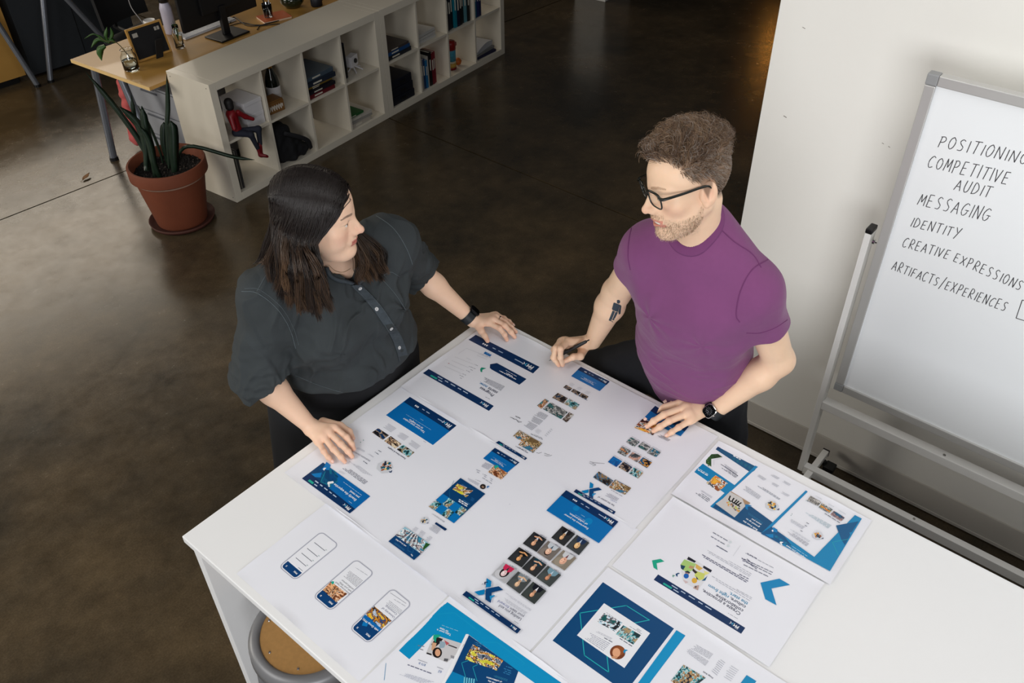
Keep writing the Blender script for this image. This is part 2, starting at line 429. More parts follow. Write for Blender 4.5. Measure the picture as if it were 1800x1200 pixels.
# bottle, bowl and dark ball
x, y, z = at_cell(0, 1, 1, .215, .19)
t = thing('wine_bottle', 'dark champagne bottle with gold foil neck and white label', 'bottle', (x, y, z))
MB().lathe([(0, 0), (.044, 0), (.047, .01), (.047, .14), (.04, .18), (.022, .225), (.016, .25), (.016, .262)], n=28).build('glass_body', mat('dark_glass', (12, 18, 12), rough=.08, spec=.6), t, smooth=True)
MB().lathe([(.0168, .225), (.0185, .24), (.0178, .3), (.019, .305), (.015, .315), (0, .317)], n=24).build('foil', mat('gold_foil', (170, 120, 40), rough=.3, metal=.9), t, smooth=True)
MB().lathe([(.0474, .04), (.0477, .05), (.0477, .11), (.0474, .12)], n=28).build('label', mat('bottle_label', (190, 188, 190), rough=.6), t, smooth=True)
x, y, z = at_cell(0, 1, 1, .045, .07)
t = thing('wooden_box', 'brown wooden box with white lettering in front of the bottle', 'box', (x, y, z), SR-.1)
MB().span((0, 0, 0), (.13, .11, .075), .006).build('body', mat('brown_wood', (120, 82, 40), rough=.5, var=.2, nscale=8), t)
s = MB()
for k in range(6):
    s.tube([(.012+.018*k, -.001, .02), (.016+.018*k, -.001, .055), (.024+.018*k, -.001, .03), (.026+.018*k, -.001, .05)], .003, 6)
s.build('white_lettering', mat('white_paint', (215, 210, 200), rough=.6), t)
MB().span((.004, .004, .0752), (.126, .106, .083), .003).build('lid', MATS['brown_wood'], t)
x, y, z = at_cell(0, 1, 1, .10, .27)
t = thing('black_sphere', 'round black globe ornament behind the brown wooden box', 'ornament', (x, y, z))
MB().lathe([(.07*math.sin(a), .09-.075*math.cos(a)) for a in np.linspace(.0, math.pi, 18)], n=28).build('globe', MATS['black_plastic'], t, smooth=True)
MB().lathe([(.03, 0), (.035, .004), (.02, .02)], n=24).build('base', MATS['black_plastic'], t, smooth=True)
# black bag
x, y, z = at_cell(0, 1, 0, 0, 0)
t = thing('shoulder_bag', 'slumped black fabric bag filling the lower cell beside the folders', 'bag', (x, y, z), SR)
def bagf(p):
    d = s_box(p, (.10, .17, .13), (.085, .13, .125), rot('y', .12), .05)
    d = smin(d, s_box(p, (.17, .12, .07), (.08, .10, .065), rot('z', .4), .03), .06)
    d = smin(d, s_ell(p, (.24, .06, .045), (.07, .05, .04)), .03)
    return d+.006*vnoise(p, 28, 3)
V, Q = sdf_mesh(bagf, (-.02, -.03, -.02), (.36, .36, .32), .006); V[:, 2] = np.maximum(V[:, 2], .001); V[:, 0] = np.maximum(V[:, 0], .004)
mesh_obj('body', V, Q, mat('black_fabric', (16, 16, 20), rough=.9, var=.2), t, smooth=True)
MB().tube(spline(np.array([(.1, .03, .22), (.2, .0, .16), (.27, -.0, .10), (.3, .02, .03)]), 14), .007, 8, flat=2.2).build('strap', mat('black_strap', (24, 24, 28), rough=.8), t, smooth=True)
# pile of lying books
zz = 0
for k, (w_, h_, th, cv, lab) in enumerate(((.24, .27, .028, (96, 22, 30), 'red book at the bottom of the pile of lying books'), (.25, .26, .022, (30, 28, 36), 'black book above the red one in the pile'), (.2, .24, .014, (34, 32, 32), 'slim dark book in the middle of the pile'), (.23, .27, .015, (128, 104, 40), 'yellow spined book in the pile'), (.26, .27, .03, (34, 42, 56), 'thick navy book second from the top of the pile'), (.25, .26, .028, (70, 84, 96), 'blue grey book on top of the pile of lying books'))):
    x, y, z = at_cell(0, 2, 1, .01+rnd.uniform(0, .02), .02+rnd.uniform(0, .02)); book_mb(w_, h_, th, cv, 'book', lab, (x, y, z+zz), SR+rnd.uniform(-.03, .03), 'books lying in the nearer shelf'); zz += th+.0005
x, y, z = at_cell(0, 3, 1, .01, .06)
t = thing('speaker_box', 'tall narrow black box standing against the cell side', 'box', (x, y, z), SR)
MB().span((0, 0, 0), (.07, .17, .25), .008).build('body', mat('black_blue', (18, 21, 32), rough=.5), t)
MB().span((.01, -.003, .02), (.06, .0, .23), .001).build('front_grille', MATS['black_plastic'], t)
x, y, z = at_cell(0, 3, 1, .20, .13)
x, y = x+.0, y+.0
t = thing('paper_camera', 'small white folded paper camera with a black round lens', 'ornament', (x, y, z), SR+.25)
MB().span((-.04, -.02, .03), (.05, .03, .105), .002).build('body', WB, t)
MB().lathe([(.017, 0), (.017, .008), (.012, .012), (0, .012)], c=(.01, -.02, .068), n=20, R=rot('x', math.pi/2)).build('lens', MATS['black_plastic'], t)
b = MB()
for a in (0, 1.2, 2.5, 3.9, 5.1): b.tube([(0, 0, .035), (.07*math.cos(a), .05*math.sin(a)-.02, .004)], .005, 6)
b.build('leg_stand', WB, t)
zz = 0
for k, (w_, h_, th, cv, lab) in enumerate(((.2, .26, .03, (180, 172, 160), 'thick off-white magazine stack bottom in the last lower cell'), (.22, .27, .012, (150, 146, 140), 'pale grey magazine above the thick one'), (.23, .27, .02, (188, 182, 172), 'white ring binder under the green book'), (.16, .25, .016, (34, 92, 46), 'green book on top of the white binder'))):
    x, y, z = at_cell(0, 3, 0, .01, .02+.01*k); book_mb(w_, h_, th, cv, 'book', lab, (x, y, z+zz), SR+rnd.uniform(-.05, .02), 'books under the paper camera'); zz += th+.0005
# second unit
zz = 0
for k, (w_, h_, th, cv, lab) in enumerate(((.27, .27, .03, (28, 32, 40), 'charcoal book at the bottom of the pile beside the seam'), (.26, .26, .026, (30, 70, 120), 'bright blue book in the pile beside the seam'), (.25, .27, .018, (66, 58, 56), 'grey brown book on top of the pile beside the seam'))):
    x, y, z = at_cell(1, 0, 1, .01, .02); book_mb(w_, h_, th, cv, 'book', lab, (x, y, z+zz), SR+rnd.uniform(-.03, .03), 'books lying in the further shelf'); zz += th+.0005
for k in range(3):
    x, y, z = at_cell(1, 0, 0, .012, .02)
    t = thing('archive_case', ('lowest black archive case under the pile with the blue book', 'middle black archive case of the stack of three', 'topmost black archive case of the stack of three')[k], 'case', (x, y, z+k*.0655), SR, 'black archive cases')
    MB().span((0, 0, 0), (.26-.01*k, .3, .062), .006).build('body', MATS['black_blue'], t)
    MB().span((.10, -.006, .02), (.16, -.0002, .04), .002).build('latch', MATS['black_plastic'], t)
for k in range(3):
    x, y, z = at_cell(1, 1, 1, .02+.01*k, .04)
    t = thing('paper_stack', ('bottom bundle of white papers in the upper cell', 'middle bundle of white papers in the upper cell', 'top bundle of white papers in the upper cell')[k], 'papers', (x, y, z+k*.021), SR+.05*k, 'bundles of paper in the upper cell')
    b = MB()
    for q in range(5): b.box((.11+rnd.uniform(-.004, .004), .14+rnd.uniform(-.004, .004), .002+q*.004), (.22, .28, .0035))
    b.build('sheets', mat('paper_pile', (196, 194, 190), rough=.8), t)
xx = .012
for k, (th, h_, cv, lab) in enumerate(((.028, .25, (150, 146, 140), 'pale grey standing book at the end of its row'), (.03, .235, (32, 60, 100), 'navy standing book next to the pale grey one'), (.022, .22, (36, 110, 160), 'light blue standing book'), (.022, .24, (190, 184, 172), 'cream standing book next to the light blue one'), (.03, .265, (20, 20, 22), 'tall black standing book'), (.03, .25, (112, 26, 38), 'dark red standing book'), (.026, .25, (134, 40, 50), 'brighter red standing book at the right end of the row'))):
    x, y, z = at_cell(1, 1, 0, xx, .02+rnd.uniform(0, .02)); book_mb(.19, h_, th, cv, 'book', lab, (x, y, z), SR, 'books standing in the lower cell', lie=False); xx += th+.001
xx = .01
for k, (th, h_, cv, lab) in enumerate(((.03, .29, (22, 26, 34), 'black book with grey title, first in the upper row'), (.034, .27, (34, 36, 44), 'charcoal book second in the upper row'), (.03, .28, (20, 20, 26), 'near black book just before the teal one'), (.03, .29, (18, 118, 138), 'teal book with a pink foot in the upper row'), (.036, .27, (26, 30, 52), 'midnight blue book just after the teal one'), (.03, .28, (24, 26, 28), 'black book in the middle of the upper row'), (.034, .29, (28, 40, 44), 'dark slate book in the upper row'), (.036, .28, (90, 140, 150), 'pale aqua book near the end of the upper row'), (.03, .27, (20, 24, 26), 'black book closing the upper row'))):
    x, y, z = at_cell(1, 2, 1, xx, .02+rnd.uniform(0, .02)); book_mb(.2, h_, th, cv, 'book', lab, (x, y, z), SR, 'books standing in the upper cell', lie=False); xx += th+.001
xx = .004
for k, (th, h_, cv, lab) in enumerate(((.035, .28, (24, 90, 120), 'blue green book at the left of the last upper cell'), (.03, .27, (30, 44, 96), 'royal blue book in the last upper cell'), (.028, .26, (24, 32, 70), 'navy book leaning in the last upper cell'))):
    x, y, z = at_cell(1, 3, 1, xx, .02); book_mb(.2, h_, th, cv, 'book', lab, (x, y, z), SR, 'books in the last upper cell', lie=False); xx += th+.001
x, y, z = at_cell(1, 2, 0, .13, .10)
t = thing('vacuum_flask', 'lunch flask with a red cup lid and a blue and cream printed body', 'flask', (x, y, z))
MB().lathe([(0, 0), (.040, 0), (.042, .012), (.040, .018)], n=28).build('base_ring', mat('flask_red', (138, 26, 24), rough=.35), t, smooth=True)
b = MB().lathe([(.039, .018), (.0395, .03), (.0395, .15), (.036, .165)], n=32); o = b.build('body', mat('flask_cream', (205, 195, 165), rough=.4), t, smooth=True)
MB().lathe([(.0402, .07), (.0402, .15), (.037, .160)], n=32).build('blue_print', mat('flask_blue', (70, 150, 175), rough=.4, var=.5, nscale=60), t, smooth=True)
MB().lathe([(.0405, .02), (.0405, .055)], n=32).build('yellow_print', mat('flask_yellow', (200, 160, 70), rough=.4, var=.6, nscale=45), t, smooth=True)
b = MB().lathe([(.037, .158), (.043, .162), (.042, .215), (.036, .228), (0, .23)], n=28); b.tube([(.04, 0, .205), (.065, 0, .20), (.066, 0, .175), (.041, 0, .17)], .005, 8)
b.build('cup_lid', MATS['flask_red'], t, smooth=True)
x, y, z = at_cell(1, 2, 0, .215, .10)
t = thing('toy_ball', 'small orange and black toy beside the red lidded flask', 'toy', (x, y, z))
MB().lathe([(.03*math.sin(a)+.0, .032-.03*math.cos(a)) for a in np.linspace(0, math.pi, 14)], n=20).build('body', mat('toy_orange', (190, 96, 26), rough=.4), t, smooth=True)
MB().lathe([(.012, 0), (.014, .006), (.006, .01)], c=(.026, 0, .03), n=14, R=rot('y', 1.2)).build('patch', MATS['black_plastic'], t, smooth=True)
for k in range(3):
    x, y, z = at_cell(1, 3, 0, .02+.012*k, .03)
    t = thing('paper_folder', ('navy folder lying lowest in the last lower cell', 'grey paper folder between the navy one and the white one', 'curled white paper folder on top in the last lower cell')[k], 'papers', (x, y, z+.021*k), SR-.06+.1*k, 'folders in the last lower cell')
    V = []; n = 8
    for i in range(n+1):
        u = i/n; hgt = (.02 if k < 2 else .02+.03*math.sin(u*2.6)); V += [(.26*u, 0, 0), (.26*u, .26, 0), (.26*u, .26, hgt), (.26*u, 0, hgt)]
    F = [(0, 1, 2, 3), (4*n+3, 4*n+2, 4*n+1, 4*n)]
    for i in range(n):
        for q in range(4): F.append((4*i+q, 4*i+4+q, 4*i+4+(q+1) % 4, 4*i+(q+1) % 4))
    mesh_obj('sheets', V, F, mat('folder_%d' % k, ((30, 30, 60), (130, 128, 126), (185, 186, 190))[k], rough=.7), t)

# ================================================================== plant in a terracotta pot
PC = T(322, 386, 0); PC[2] = 0
def TP(px, py, P0, off=0.):
    """point of the vertical plane through P0 that faces the camera side of the room"""
    d = _f + _r*(px-900)/FPX - _u*(py-600)/FPX
    n = np.array([P0[0]-CAM[0], P0[1]-CAM[1], 0]); n /= np.linalg.norm(n)
    return CAM+d*(((np.asarray(P0)-CAM)@n+off)/(d@n))
TC = mat('terracotta', (112, 56, 32), rough=.75, var=.18, nscale=9, bump=.3, bscale=90)
t = thing('potted_snake_plant', 'snake plant in a large terracotta pot standing beside the white shelf', 'plant', tuple(PC))
MB().lathe([(.0, .012), (.15, .012), (.153, .02), (.205, .325), (.205, .33), (.222, .332), (.229, .338), (.229, .405), (.224, .412), (.214, .412), (.208, .400), (.200, .345)], n=56).build('pot', TC, t, autos=40)
ring = MB().lathe([(.2062, .315), (.207, .325), (.2055, .3295)], n=56); ring.build('lime_stain', mat('lime_deposit', (176, 140, 120), rough=.9, var=.35, nscale=20), t, smooth=True)
MB().lathe([(0, 0), (.168, 0), (.192, .008), (.20, .03), (.194, .03), (.182, .012), (0, .0115)], n=48).build('saucer', mat('dark_clay', (70, 34, 24), rough=.7, var=.2), t, smooth=True)
rs = np.random.RandomState(3)
gx, gy = np.meshgrid(np.linspace(-.203, .203, 60), np.linspace(-.203, .203, 60)); rr_ = np.hypot(gx, gy)
gz = .352+rs.uniform(-.005, .007, gx.shape)
ok = rr_ < .204; idx = -np.ones(gx.shape, int); idx[ok] = np.arange(ok.sum())
V = np.stack([gx[ok], gy[ok], gz[ok]], 1); F = [(idx[i, j], idx[i, j+1], idx[i+1, j+1], idx[i+1, j]) for i in range(59) for j in range(59) if min(idx[i, j], idx[i, j+1], idx[i+1, j+1], idx[i+1, j]) >= 0]
so = mesh_obj('soil', V, F, mat('potting_soil', (20, 15, 12), rough=.95, var=.5, nscale=120), t); so['kind'] = 'stuff'
MB().lathe([(0, .02), (.15, .02), (.198, .34), (0, .345)], n=40).build('soil_core', MATS['potting_soil'], t)
pb = MB()
for k in range(60):
    a = rs.uniform(0, 6.28); r = .19*math.sqrt(rs.uniform()); pb.box((r*math.cos(a), r*math.sin(a), .359), rs.uniform(.004, .012, 3), rot('z', a))
o = pb.build('pebbles', mat('pebble', (64, 56, 50), rough=.8, var=.5, nscale=150), t); o['kind'] = 'stuff'
LG = mat('snake_leaf', (24, 42, 28), rough=.42, var=.45, nscale=26)
PT = PC+np.array([0, 0, .36])
def leaf(pts, wid, off=0., offt=0., twist=.3, m=LG, parent=t, name='leaf', P0=PT, tip=.15):
    C = np.array([TP(a, b, P0, off+(offt-off)*k/(len(pts)-1)) for k, (a, b) in enumerate(pts)])
    L_ = spline(C, 15); n = len(L_); V = []
    for i in range(n):
        u = i/(n-1); tg = L_[min(i+1, n-1)]-L_[max(i-1, 0)]; tg /= np.linalg.norm(tg)
        vd = L_[i]-CAM; side = np.cross(tg, vd); side /= np.linalg.norm(side); nn = np.cross(side, tg)
        a = twist*(u-.5)*2; sd = side*math.cos(a)+nn*math.sin(a); nn2 = np.cross(sd, tg)
        wv = wid*.40*min(1, (.62+.9*u), (1-u)/tip*.9+.06)
        V += [L_[i]-sd*wv+nn2*wv*.35, L_[i]+nn2*.0015, L_[i]+sd*wv+nn2*wv*.35, L_[i]-nn2*.0022]
    F = [(0, 1, 2, 3), tuple(4*(n-1)+q for q in (3, 2, 1, 0))]
    for i in range(n-1):
        for q in range(4): F.append((4*i+q, 4*i+(q+1) % 4, 4*i+4+(q+1) % 4, 4*i+4+q))
    return mesh_obj(name, V, F, m, parent, smooth=True, world=True)
for pts, wd, of, ot in (([(262, 312), (257, 270), (215, 205), (150, 126)], .040, .02, .12), ([(262, 318), (254, 258), (238, 212), (230, 166)], .032, .06, .10),
                    ([(258, 300), (256, 255), (244, 220), (210, 187)], .055, -.02, .02), ([(276, 322), (268, 270), (256, 225), (249, 186)], .055, -.07, -.02),
                    ([(290, 300), (280, 262), (262, 220), (241, 184)], .022, .08, .10), ([(300, 318), (296, 262), (294, 215), (295, 188), (293, 130)], .034, .0, .03),
                    ([(310, 318), (306, 270), (304, 235), (300, 212)], .075, -.06, -.03), ([(304, 306), (290, 262), (287, 235), (288, 214)], .05, .05, .07),
                    ([(312, 300), (316, 268), (340, 257), (408, 275), (448, 281)], .028, .02, -.18), ([(286, 320), (272, 290), (262, 250), (246, 222)], .05, -.1, -.08)):
    leaf(pts, wd, of, ot)
# ================================================================== desk behind the shelves
GM = mat('grey_steel', (122, 126, 134), rough=.35, metal=.55, var=.04)
OAK = mat('birch_veneer', (188, 142, 72), rough=.35, var=.12, nscale=6, coat=.2)
EDGE = mat('birch_edge', (226, 190, 128), rough=.5)
t = thing('office_desk', 'birch desk with grey tube legs standing behind the white shelves', 'desk', tuple(S2W(-.13, .40, 0)), SR)
MB().span((0, 0, .708), (2.25, .80, .7298), .002).build('desktop', OAK, t)
MB().span((-.004, 0, .7075), (0, .80, .7295)).build('edge_band', EDGE, t)
MB().span((.05, .06, .668), (.11, .74, .7075), .004).build('cross_beam', GM, t)
for a, b in (((.08, .70, .67), (.05, .775, .02)), ((.08, .42, .67), (.02, .16, .02)), ((2.05, .70, .67), (2.1, .775, .02)), ((2.05, .2, .67), (2.1, .06, .02))):
    o = MB().cyl(a, b, .024, 20).build('leg', GM, t, smooth=False, autos=40)
    MB().cyl((b[0], b[1], 0), (b[0], b[1], .022), .03, 20).build('foot', MATS['black_plastic'], o)
def D2W(x, y, z=.73): return S2W(-.13+x, .40+y, z)
# pedestal, red bag under the desk
t = thing('drawer_pedestal', 'pale grey steel drawer unit standing under the birch desk', 'drawer unit', tuple(S2W(.10, .50, 0)), SR)
MB().span((0, 0, .04), (.42, .56, .56), .004).build('body', mat('pale_steel', (150, 152, 158), rough=.45, var=.02), t)
for k in range(3):
    o = MB().span((-.012, .01, .05+k*.17), (-.0005, .55, .21+k*.17), .003).build('drawer', MATS['pale_steel'], t)
    MB().span((-.02, .2, .185+k*.17), (-.0125, .36, .195+k*.17)).build('handle', GM, o)
MB().span((.03, .03, 0), (.39, .53, .039)).build('plinth', MATS['black_plastic'], t)
BG = S2W(.06, 1.145, 0)
t = thing('tote_bag', 'faded red cloth bag hanging beside the grey drawer unit', 'bag', tuple(BG), SR)
def bag2(p): return s_box(p, (.08, .0, .28), (.05, .045, .25), rot('x', .15), .03)+.006*vnoise(p, 30, 5)
V, Q = sdf_mesh(bag2, (-.05, -.15, -.02), (.22, .15, .6), .009); V[:, 2] = np.maximum(V[:, 2], .001); mesh_obj('body', V, Q, mat('faded_red_cloth', (190, 88, 86), rough=.85, var=.1), t, smooth=True)
MB().tube(spline(np.array([(.05, -.01, .5), (.06, -.02, .63), (.1, -.02, .63), (.11, -.01, .5)]), 12), .006, 8).build('handle', mat('black_strap', (24, 24, 28)), t, smooth=True)
# things on the desk
GL = mat('clear_glass', (245, 250, 250), rough=.02, trans=1., ior=1.45, var=0)
WAT = mat('water', (240, 250, 250), rough=0., trans=1., ior=1.33, var=0)
J = T(232, 122, .7305)
t = thing('glass_jar', 'clear glass jar of water holding a leafy cutting on the desk corner', 'jar', tuple(J))
MB().lathe([(0, 0), (.043, 0), (.047, .006), (.048, .085), (.036, .105), (.036, .125), (.039, .128), (.036, .13), (.033, .127), (.033, .105), (.045, .084), (.0445, .008), (0, .004)], n=32).build('glass_wall', GL, t, smooth=True)
MB().lathe([(0, .0045), (.044, .0085), (.0444, .06), (0, .0605)], n=32).build('water', WAT, t, smooth=True)
t = thing('leafy_cutting', 'split leaf plant cutting rooting in the glass jar', 'plant', tuple(J+[0, 0, .01]))
ST = mat('stem_brown', (96, 84, 52), rough=.7); LF = mat('fresh_leaf', (52, 88, 34), rough=.45, var=.3, nscale=40)
P0 = J+np.array([0, 0, .06])
C = np.array([TP(a, b, P0) for a, b in ((243, 119), (228, 100), (205, 75), (186, 72), (176, 66))])
V, F = strands(spline(C, 20)[None], np.full((1, 20), .0028), 6); mesh_obj('stem', V, F, ST, t, smooth=True, world=True)
for pts, wd in (([(190, 74), (186, 62), (188, 47)], .028), ([(190, 74), (197, 62), (194, 48)], .026), ([(186, 72), (172, 70), (160, 84)], .03), ([(178, 68), (165, 60), (148, 68)], .012), ([(184, 80), (176, 88), (179, 107)], .05), ([(190, 76), (196, 70), (203, 76)], .035), ([(188, 74), (178, 66), (168, 60)], .018)):
    leaf(pts, wd, 0, 0, .5, LF, t, 'leaf', P0, .3)
# picture frame seen from behind
A = T(243, 111, .7305); B = T(303, 90, .7305); ang = math.atan2(B[1]-A[1], B[0]-A[0]); wdt = float(np.hypot(*(B-A)[:2]))
t = thing('picture_frame', 'wooden picture frame standing on its easel, black back turned to the camera', 'picture frame', tuple(A), ang)
R = rot('x', -.22)
def fr(lo, hi): 
    lo = np.array(lo); hi = np.array(hi); return ((lo+hi)/2)@R.T+np.array([0, 0, .001]), hi-lo
b = MB()
for lo, hi in (((0, 0, 0), (.014, .016, .205)), ((wdt-.014, 0, 0), (wdt, .016, .205)), ((.0142, 0, 0), (wdt-.0142, .016, .014)), ((.0142, 0, .191), (wdt-.0142, .016, .205))):
    c_, d_ = fr(lo, hi); b.box(c_, d_, R, .003)
b.build('frame', OAK, t)
c_, d_ = fr((.0145, -.001, .0145), (wdt-.0145, .012, .1905)); MB().box(c_, d_, R).build('backing_board', mat('black_card', (18, 18, 20), rough=.8), t)
R2 = rot('x', .35); MB().box(np.array([wdt*.55, -.055, .066]), (.05, .004, .14), R2).build('easel_stand', MATS['black_card'], t)
for lo_, hi_ in (((.03, -.0022, .145), (.065, -.0012, .17)), ((wdt-.065, -.0022, .15), (wdt-.05, -.0012, .172)), ((wdt-.045, -.0022, .15), (wdt-.03, -.0012, .172))):
    c_, d_ = fr(lo_, hi_); MB().box(c_, d_, R).build('sticker', mat('sticker_paper', (170, 165, 155)), t)
# slim glass with a sprig
J2 = T(317, 84, .7305)
t = thing('bud_vase', 'slim glass bottle of water with a green sprig behind the picture frame', 'vase', tuple(J2))
MB().lathe([(0, 0), (.028, 0), (.03, .005), (.03, .10), (.02, .125), (.02, .15), (.0175, .15), (.0175, .125), (.0275, .1), (.0275, .006), (0, .003)], n=28).build('glass_wall', GL, t, smooth=True)
b = MB()
for k in range(7): b.tube([(0, 0, .04), (.006*math.sin(k), .006*math.cos(k*2), .09), (.014*math.sin(k*1.3), .014*math.cos(k*1.3), .14+.006*k)], [.002, .004, .001], 6)
b.build('sprig', LF, t, smooth=True)
J3 = T(268, 58, .7305)
t = thing('white_mug', 'white ceramic mug behind the picture frame', 'mug', tuple(J3))
MB().lathe([(0, 0), (.036, 0), (.04, .006), (.04, .088), (.037, .09), (.035, .086), (.035, .008), (0, .006)], n=28).build('cup', mat('white_ceramic', (220, 218, 215), rough=.2), t, smooth=True)
MB().tube([(.038, 0, .07), (.06, 0, .065), (.064, 0, .045), (.055, 0, .028), (.038, 0, .022)], .005, 8).build('handle', MATS['white_ceramic'], t, smooth=True)
J4 = T(302, 58, .7305)
t = thing('water_bottle', 'lilac white steel drinking bottle with a black cap', 'bottle', tuple(J4))
MB().lathe([(0, 0), (.037, 0), (.039, .005), (.039, .17), (.03, .20), (.024, .21)], n=32).build('body', mat('lilac_steel', (188, 184, 200), rough=.4), t, smooth=True)
MB().lathe([(.026, .205), (.032, .21), (.032, .25), (.026, .258), (0, .26)], n=28).build('cap', MATS['black_plastic'], t, smooth=True)
# monitor
MP = T(400, 62, .7305)
t = thing('monitor', 'black computer monitor seen from behind on a flat rectangular foot', 'monitor', tuple(MP), SR)
BP = mat('monitor_black', (14, 14, 16), rough=.45)
MB().span((-.12, -.09, 0), (.12, .09, .012), .005).build('foot', BP, t)
MB().span((-.025, -.01, .0125), (.025, .02, .2), .004).build('neck', BP, t)
MB().span((-.31, .02, .10), (.31, .045, .46), .006).span((-.16, .0, .17), (.16, .0205, .38), .006).build('display', BP, t)
MB().span((-.30, .0455, .11), (.30, .047, .45)).build('screen', mat('screen_glass', (8, 8, 10), rough=.1), t)
KP = T(362, 50, .7305)
t = thing('keyboard', 'white computer keyboard lying behind the monitor', 'keyboard', tuple(KP), SR)
MB().span((-.22, -.06, 0), (.22, .06, .01), .003).build('case', mat('white_plastic', (215, 215, 218), rough=.4), t)
b = MB()
for i in range(5):
    for j in range(15): b.box((-.205+j*.0293, -.045+i*.0225, .0125), (.025, .018, .004), None, 0)
b.build('key', mat('key_white', (225, 225, 228), rough=.5), t)['kind'] = 'stuff'
for k, pts in enumerate(([(402, 46), (425, 40), (450, 44), (492, 42)], [(405, 40), (412, 30), (435, 45), (470, 44)], [(452, 52), (460, 44), (490, 36), (510, 26)])):
    C = np.array([T(a, b, .7345) for a, b in pts]); o0 = C[0]
    tt = thing('power_cable', ('black cable running from the monitor foot to the right', 'second black cable looping in front of the monitor foot', 'black cable curling towards the orange notebook')[k], 'cable', tuple(o0), 0, 'cables on the desk')
    V, F = strands(spline(C-o0, 24)[None], np.full((1, 24), .0032), 6); mesh_obj('cord', V, F, MATS['black_plastic'], tt, smooth=True)
NP_ = T(482, 32, .7305)
t = thing('notebook', 'orange covered notebook lying on the desk under a glass of pens', 'notebook', tuple(NP_), SR-.35)
MB().span((-.10, -.075, .0), (.10, .075, .012)).build('page_block', mat('pages_warm', (230, 205, 180)), t); MB().span((-.102, -.077, .0122), (.102, .077, .015)).build('cover', mat('orange_cover', (190, 92, 44), rough=.4), t)
PG = NP_+np.array([-.03, .02, .0155])
t = thing('pen_glass', 'glass tumbler holding a few pens on the orange notebook', 'glass', tuple(PG))
MB().lathe([(0, 0), (.03, 0), (.034, .09), (.0315, .09), (.028, .006), (0, .005)], n=28).build('glass_wall', GL, t, smooth=True)
for k in range(4):
    a = k*1.7; pn = thing('pen', ('blue pen leaning in the tumbler', 'grey pen leaning in the tumbler', 'black pen leaning in the tumbler', 'white pen leaning in the tumbler')[k], 'pen', tuple(PG+[0, 0, .007]), 0, 'pens in the tumbler')
    MB().tube([(.012*math.cos(a), .012*math.sin(a), .002), (.027*math.cos(a), .027*math.sin(a), .14)], .004, 8).build('barrel', mat('pen_%d' % k, ((40, 60, 130), (120, 120, 125), (20, 20, 22), (210, 210, 210))[k]), pn)
    MB().tube([(.027*math.cos(a), .027*math.sin(a), .1405), (.0285*math.cos(a), .0285*math.sin(a), .15)], .0025, 8).build('button', MATS['black_plastic'], pn)
BW = T(515, 12, .7305)
t = thing('glass_terrarium', 'dark green glass bowl on the desk near the shelf seam', 'bowl', tuple(BW))
MB().lathe([(0, 0), (.05, 0), (.085, .04), (.08, .08), (.06, .10), (.056, .098), (.076, .078), (.08, .04), (.048, .005), (0, .005)], n=32).build('bowl', mat('green_glass', (24, 34, 20), rough=.1, spec=.8), t, smooth=True)
MB().lathe([(0, .006), (.045, .008), (.072, .035), (.07, .05), (0, .062)], n=28).build('moss', mat('moss', (50, 56, 24), rough=.9, var=.5, nscale=80), t, smooth=True)
BW = T(557, 10, .7305)
t = thing('black_mug', 'black mug on the desk beside the shelf seam', 'mug', tuple(BW))
MB().lathe([(0, 0), (.038, 0), (.042, .006), (.042, .095), (.038, .096), (.037, .09), (.036, .008), (0, .006)], n=28).build('cup', MATS['black_blue'], t, smooth=True)
MB().tube([(.04, 0, .07), (.062, 0, .065), (.066, 0, .045), (.056, 0, .028), (.04, 0, .022)], .005, 8).build('handle', MATS['black_blue'], t, smooth=True)
# office chair behind the desk
CP = D2W(.95, 1.34, 0)
t = thing('office_chair', 'black mesh office chair pushed up behind the birch desk', 'chair', tuple(CP), SR+.2)
BF = mat('chair_black', (17, 17, 19), rough=.8)
MB().span((-.24, -.24, .44), (.24, .24, .50), .02).build('seat', BF, t)
b = MB(); V = []; F = []
for i in range(9):
    for j in range(9):
        u = i/8-.5; v = j/8; V.append((u*.46, .26+.05*v-.12*(u*u)*2, .56+v*.50))
n = len(V); V += [(a, b_+.03, c_) for a, b_, c_ in V]
for i in range(8):
    for j in range(8):
        q = i*9+j; F += [(q, q+9, q+10, q+1), (n+q, n+q+1, n+q+10, n+q+9)]
for i in range(8): F += [(i, i+1, n+i+1, n+i), (72+i, n+72+i, n+73+i, 73+i), (i*9, n+i*9, n+i*9+9, i*9+9), (i*9+8, i*9+17, n+i*9+17, n+i*9+8)]
b.add(V, F); b.build('backrest', BF, t, smooth=False, autos=40)
MB().tube([(0, .22, .47), (0, .34, .5), (0, .34, .75)], .018, 10).build('back_post', MATS['black_plastic'], t)
MB().cyl((0, 0, .10), (0, 0, .44), .025).build('column', GM, t)
for k in range(5):
    a = k*2*math.pi/5+.3; o = MB().tube([(0, 0, .11), (.28*math.cos(a), .28*math.sin(a), .07)], [.025, .016], 10).build('leg', MATS['black_plastic'], t)
    MB().cyl((.28*math.cos(a)-.012, .28*math.sin(a), .03), (.28*math.cos(a)+.012, .28*math.sin(a), .03), .03, 18).build('caster', MATS['black_plastic'], o)
t = thing('desk_cable', 'thin pale cable hanging over the black office chair', 'cable', tuple(T(225, 0, .9)))
C = np.array([T(a, b, .95-.02*k) for k, (a, b) in enumerate([(224, -6), (232, 15), (248, 36), (256, 48)])])
V, F = strands(spline(C, 20)[None], np.full((1, 20), .0035), 6); mesh_obj('cord', V, F, mat('pale_cable', (110, 110, 115)), t, smooth=True, world=True)

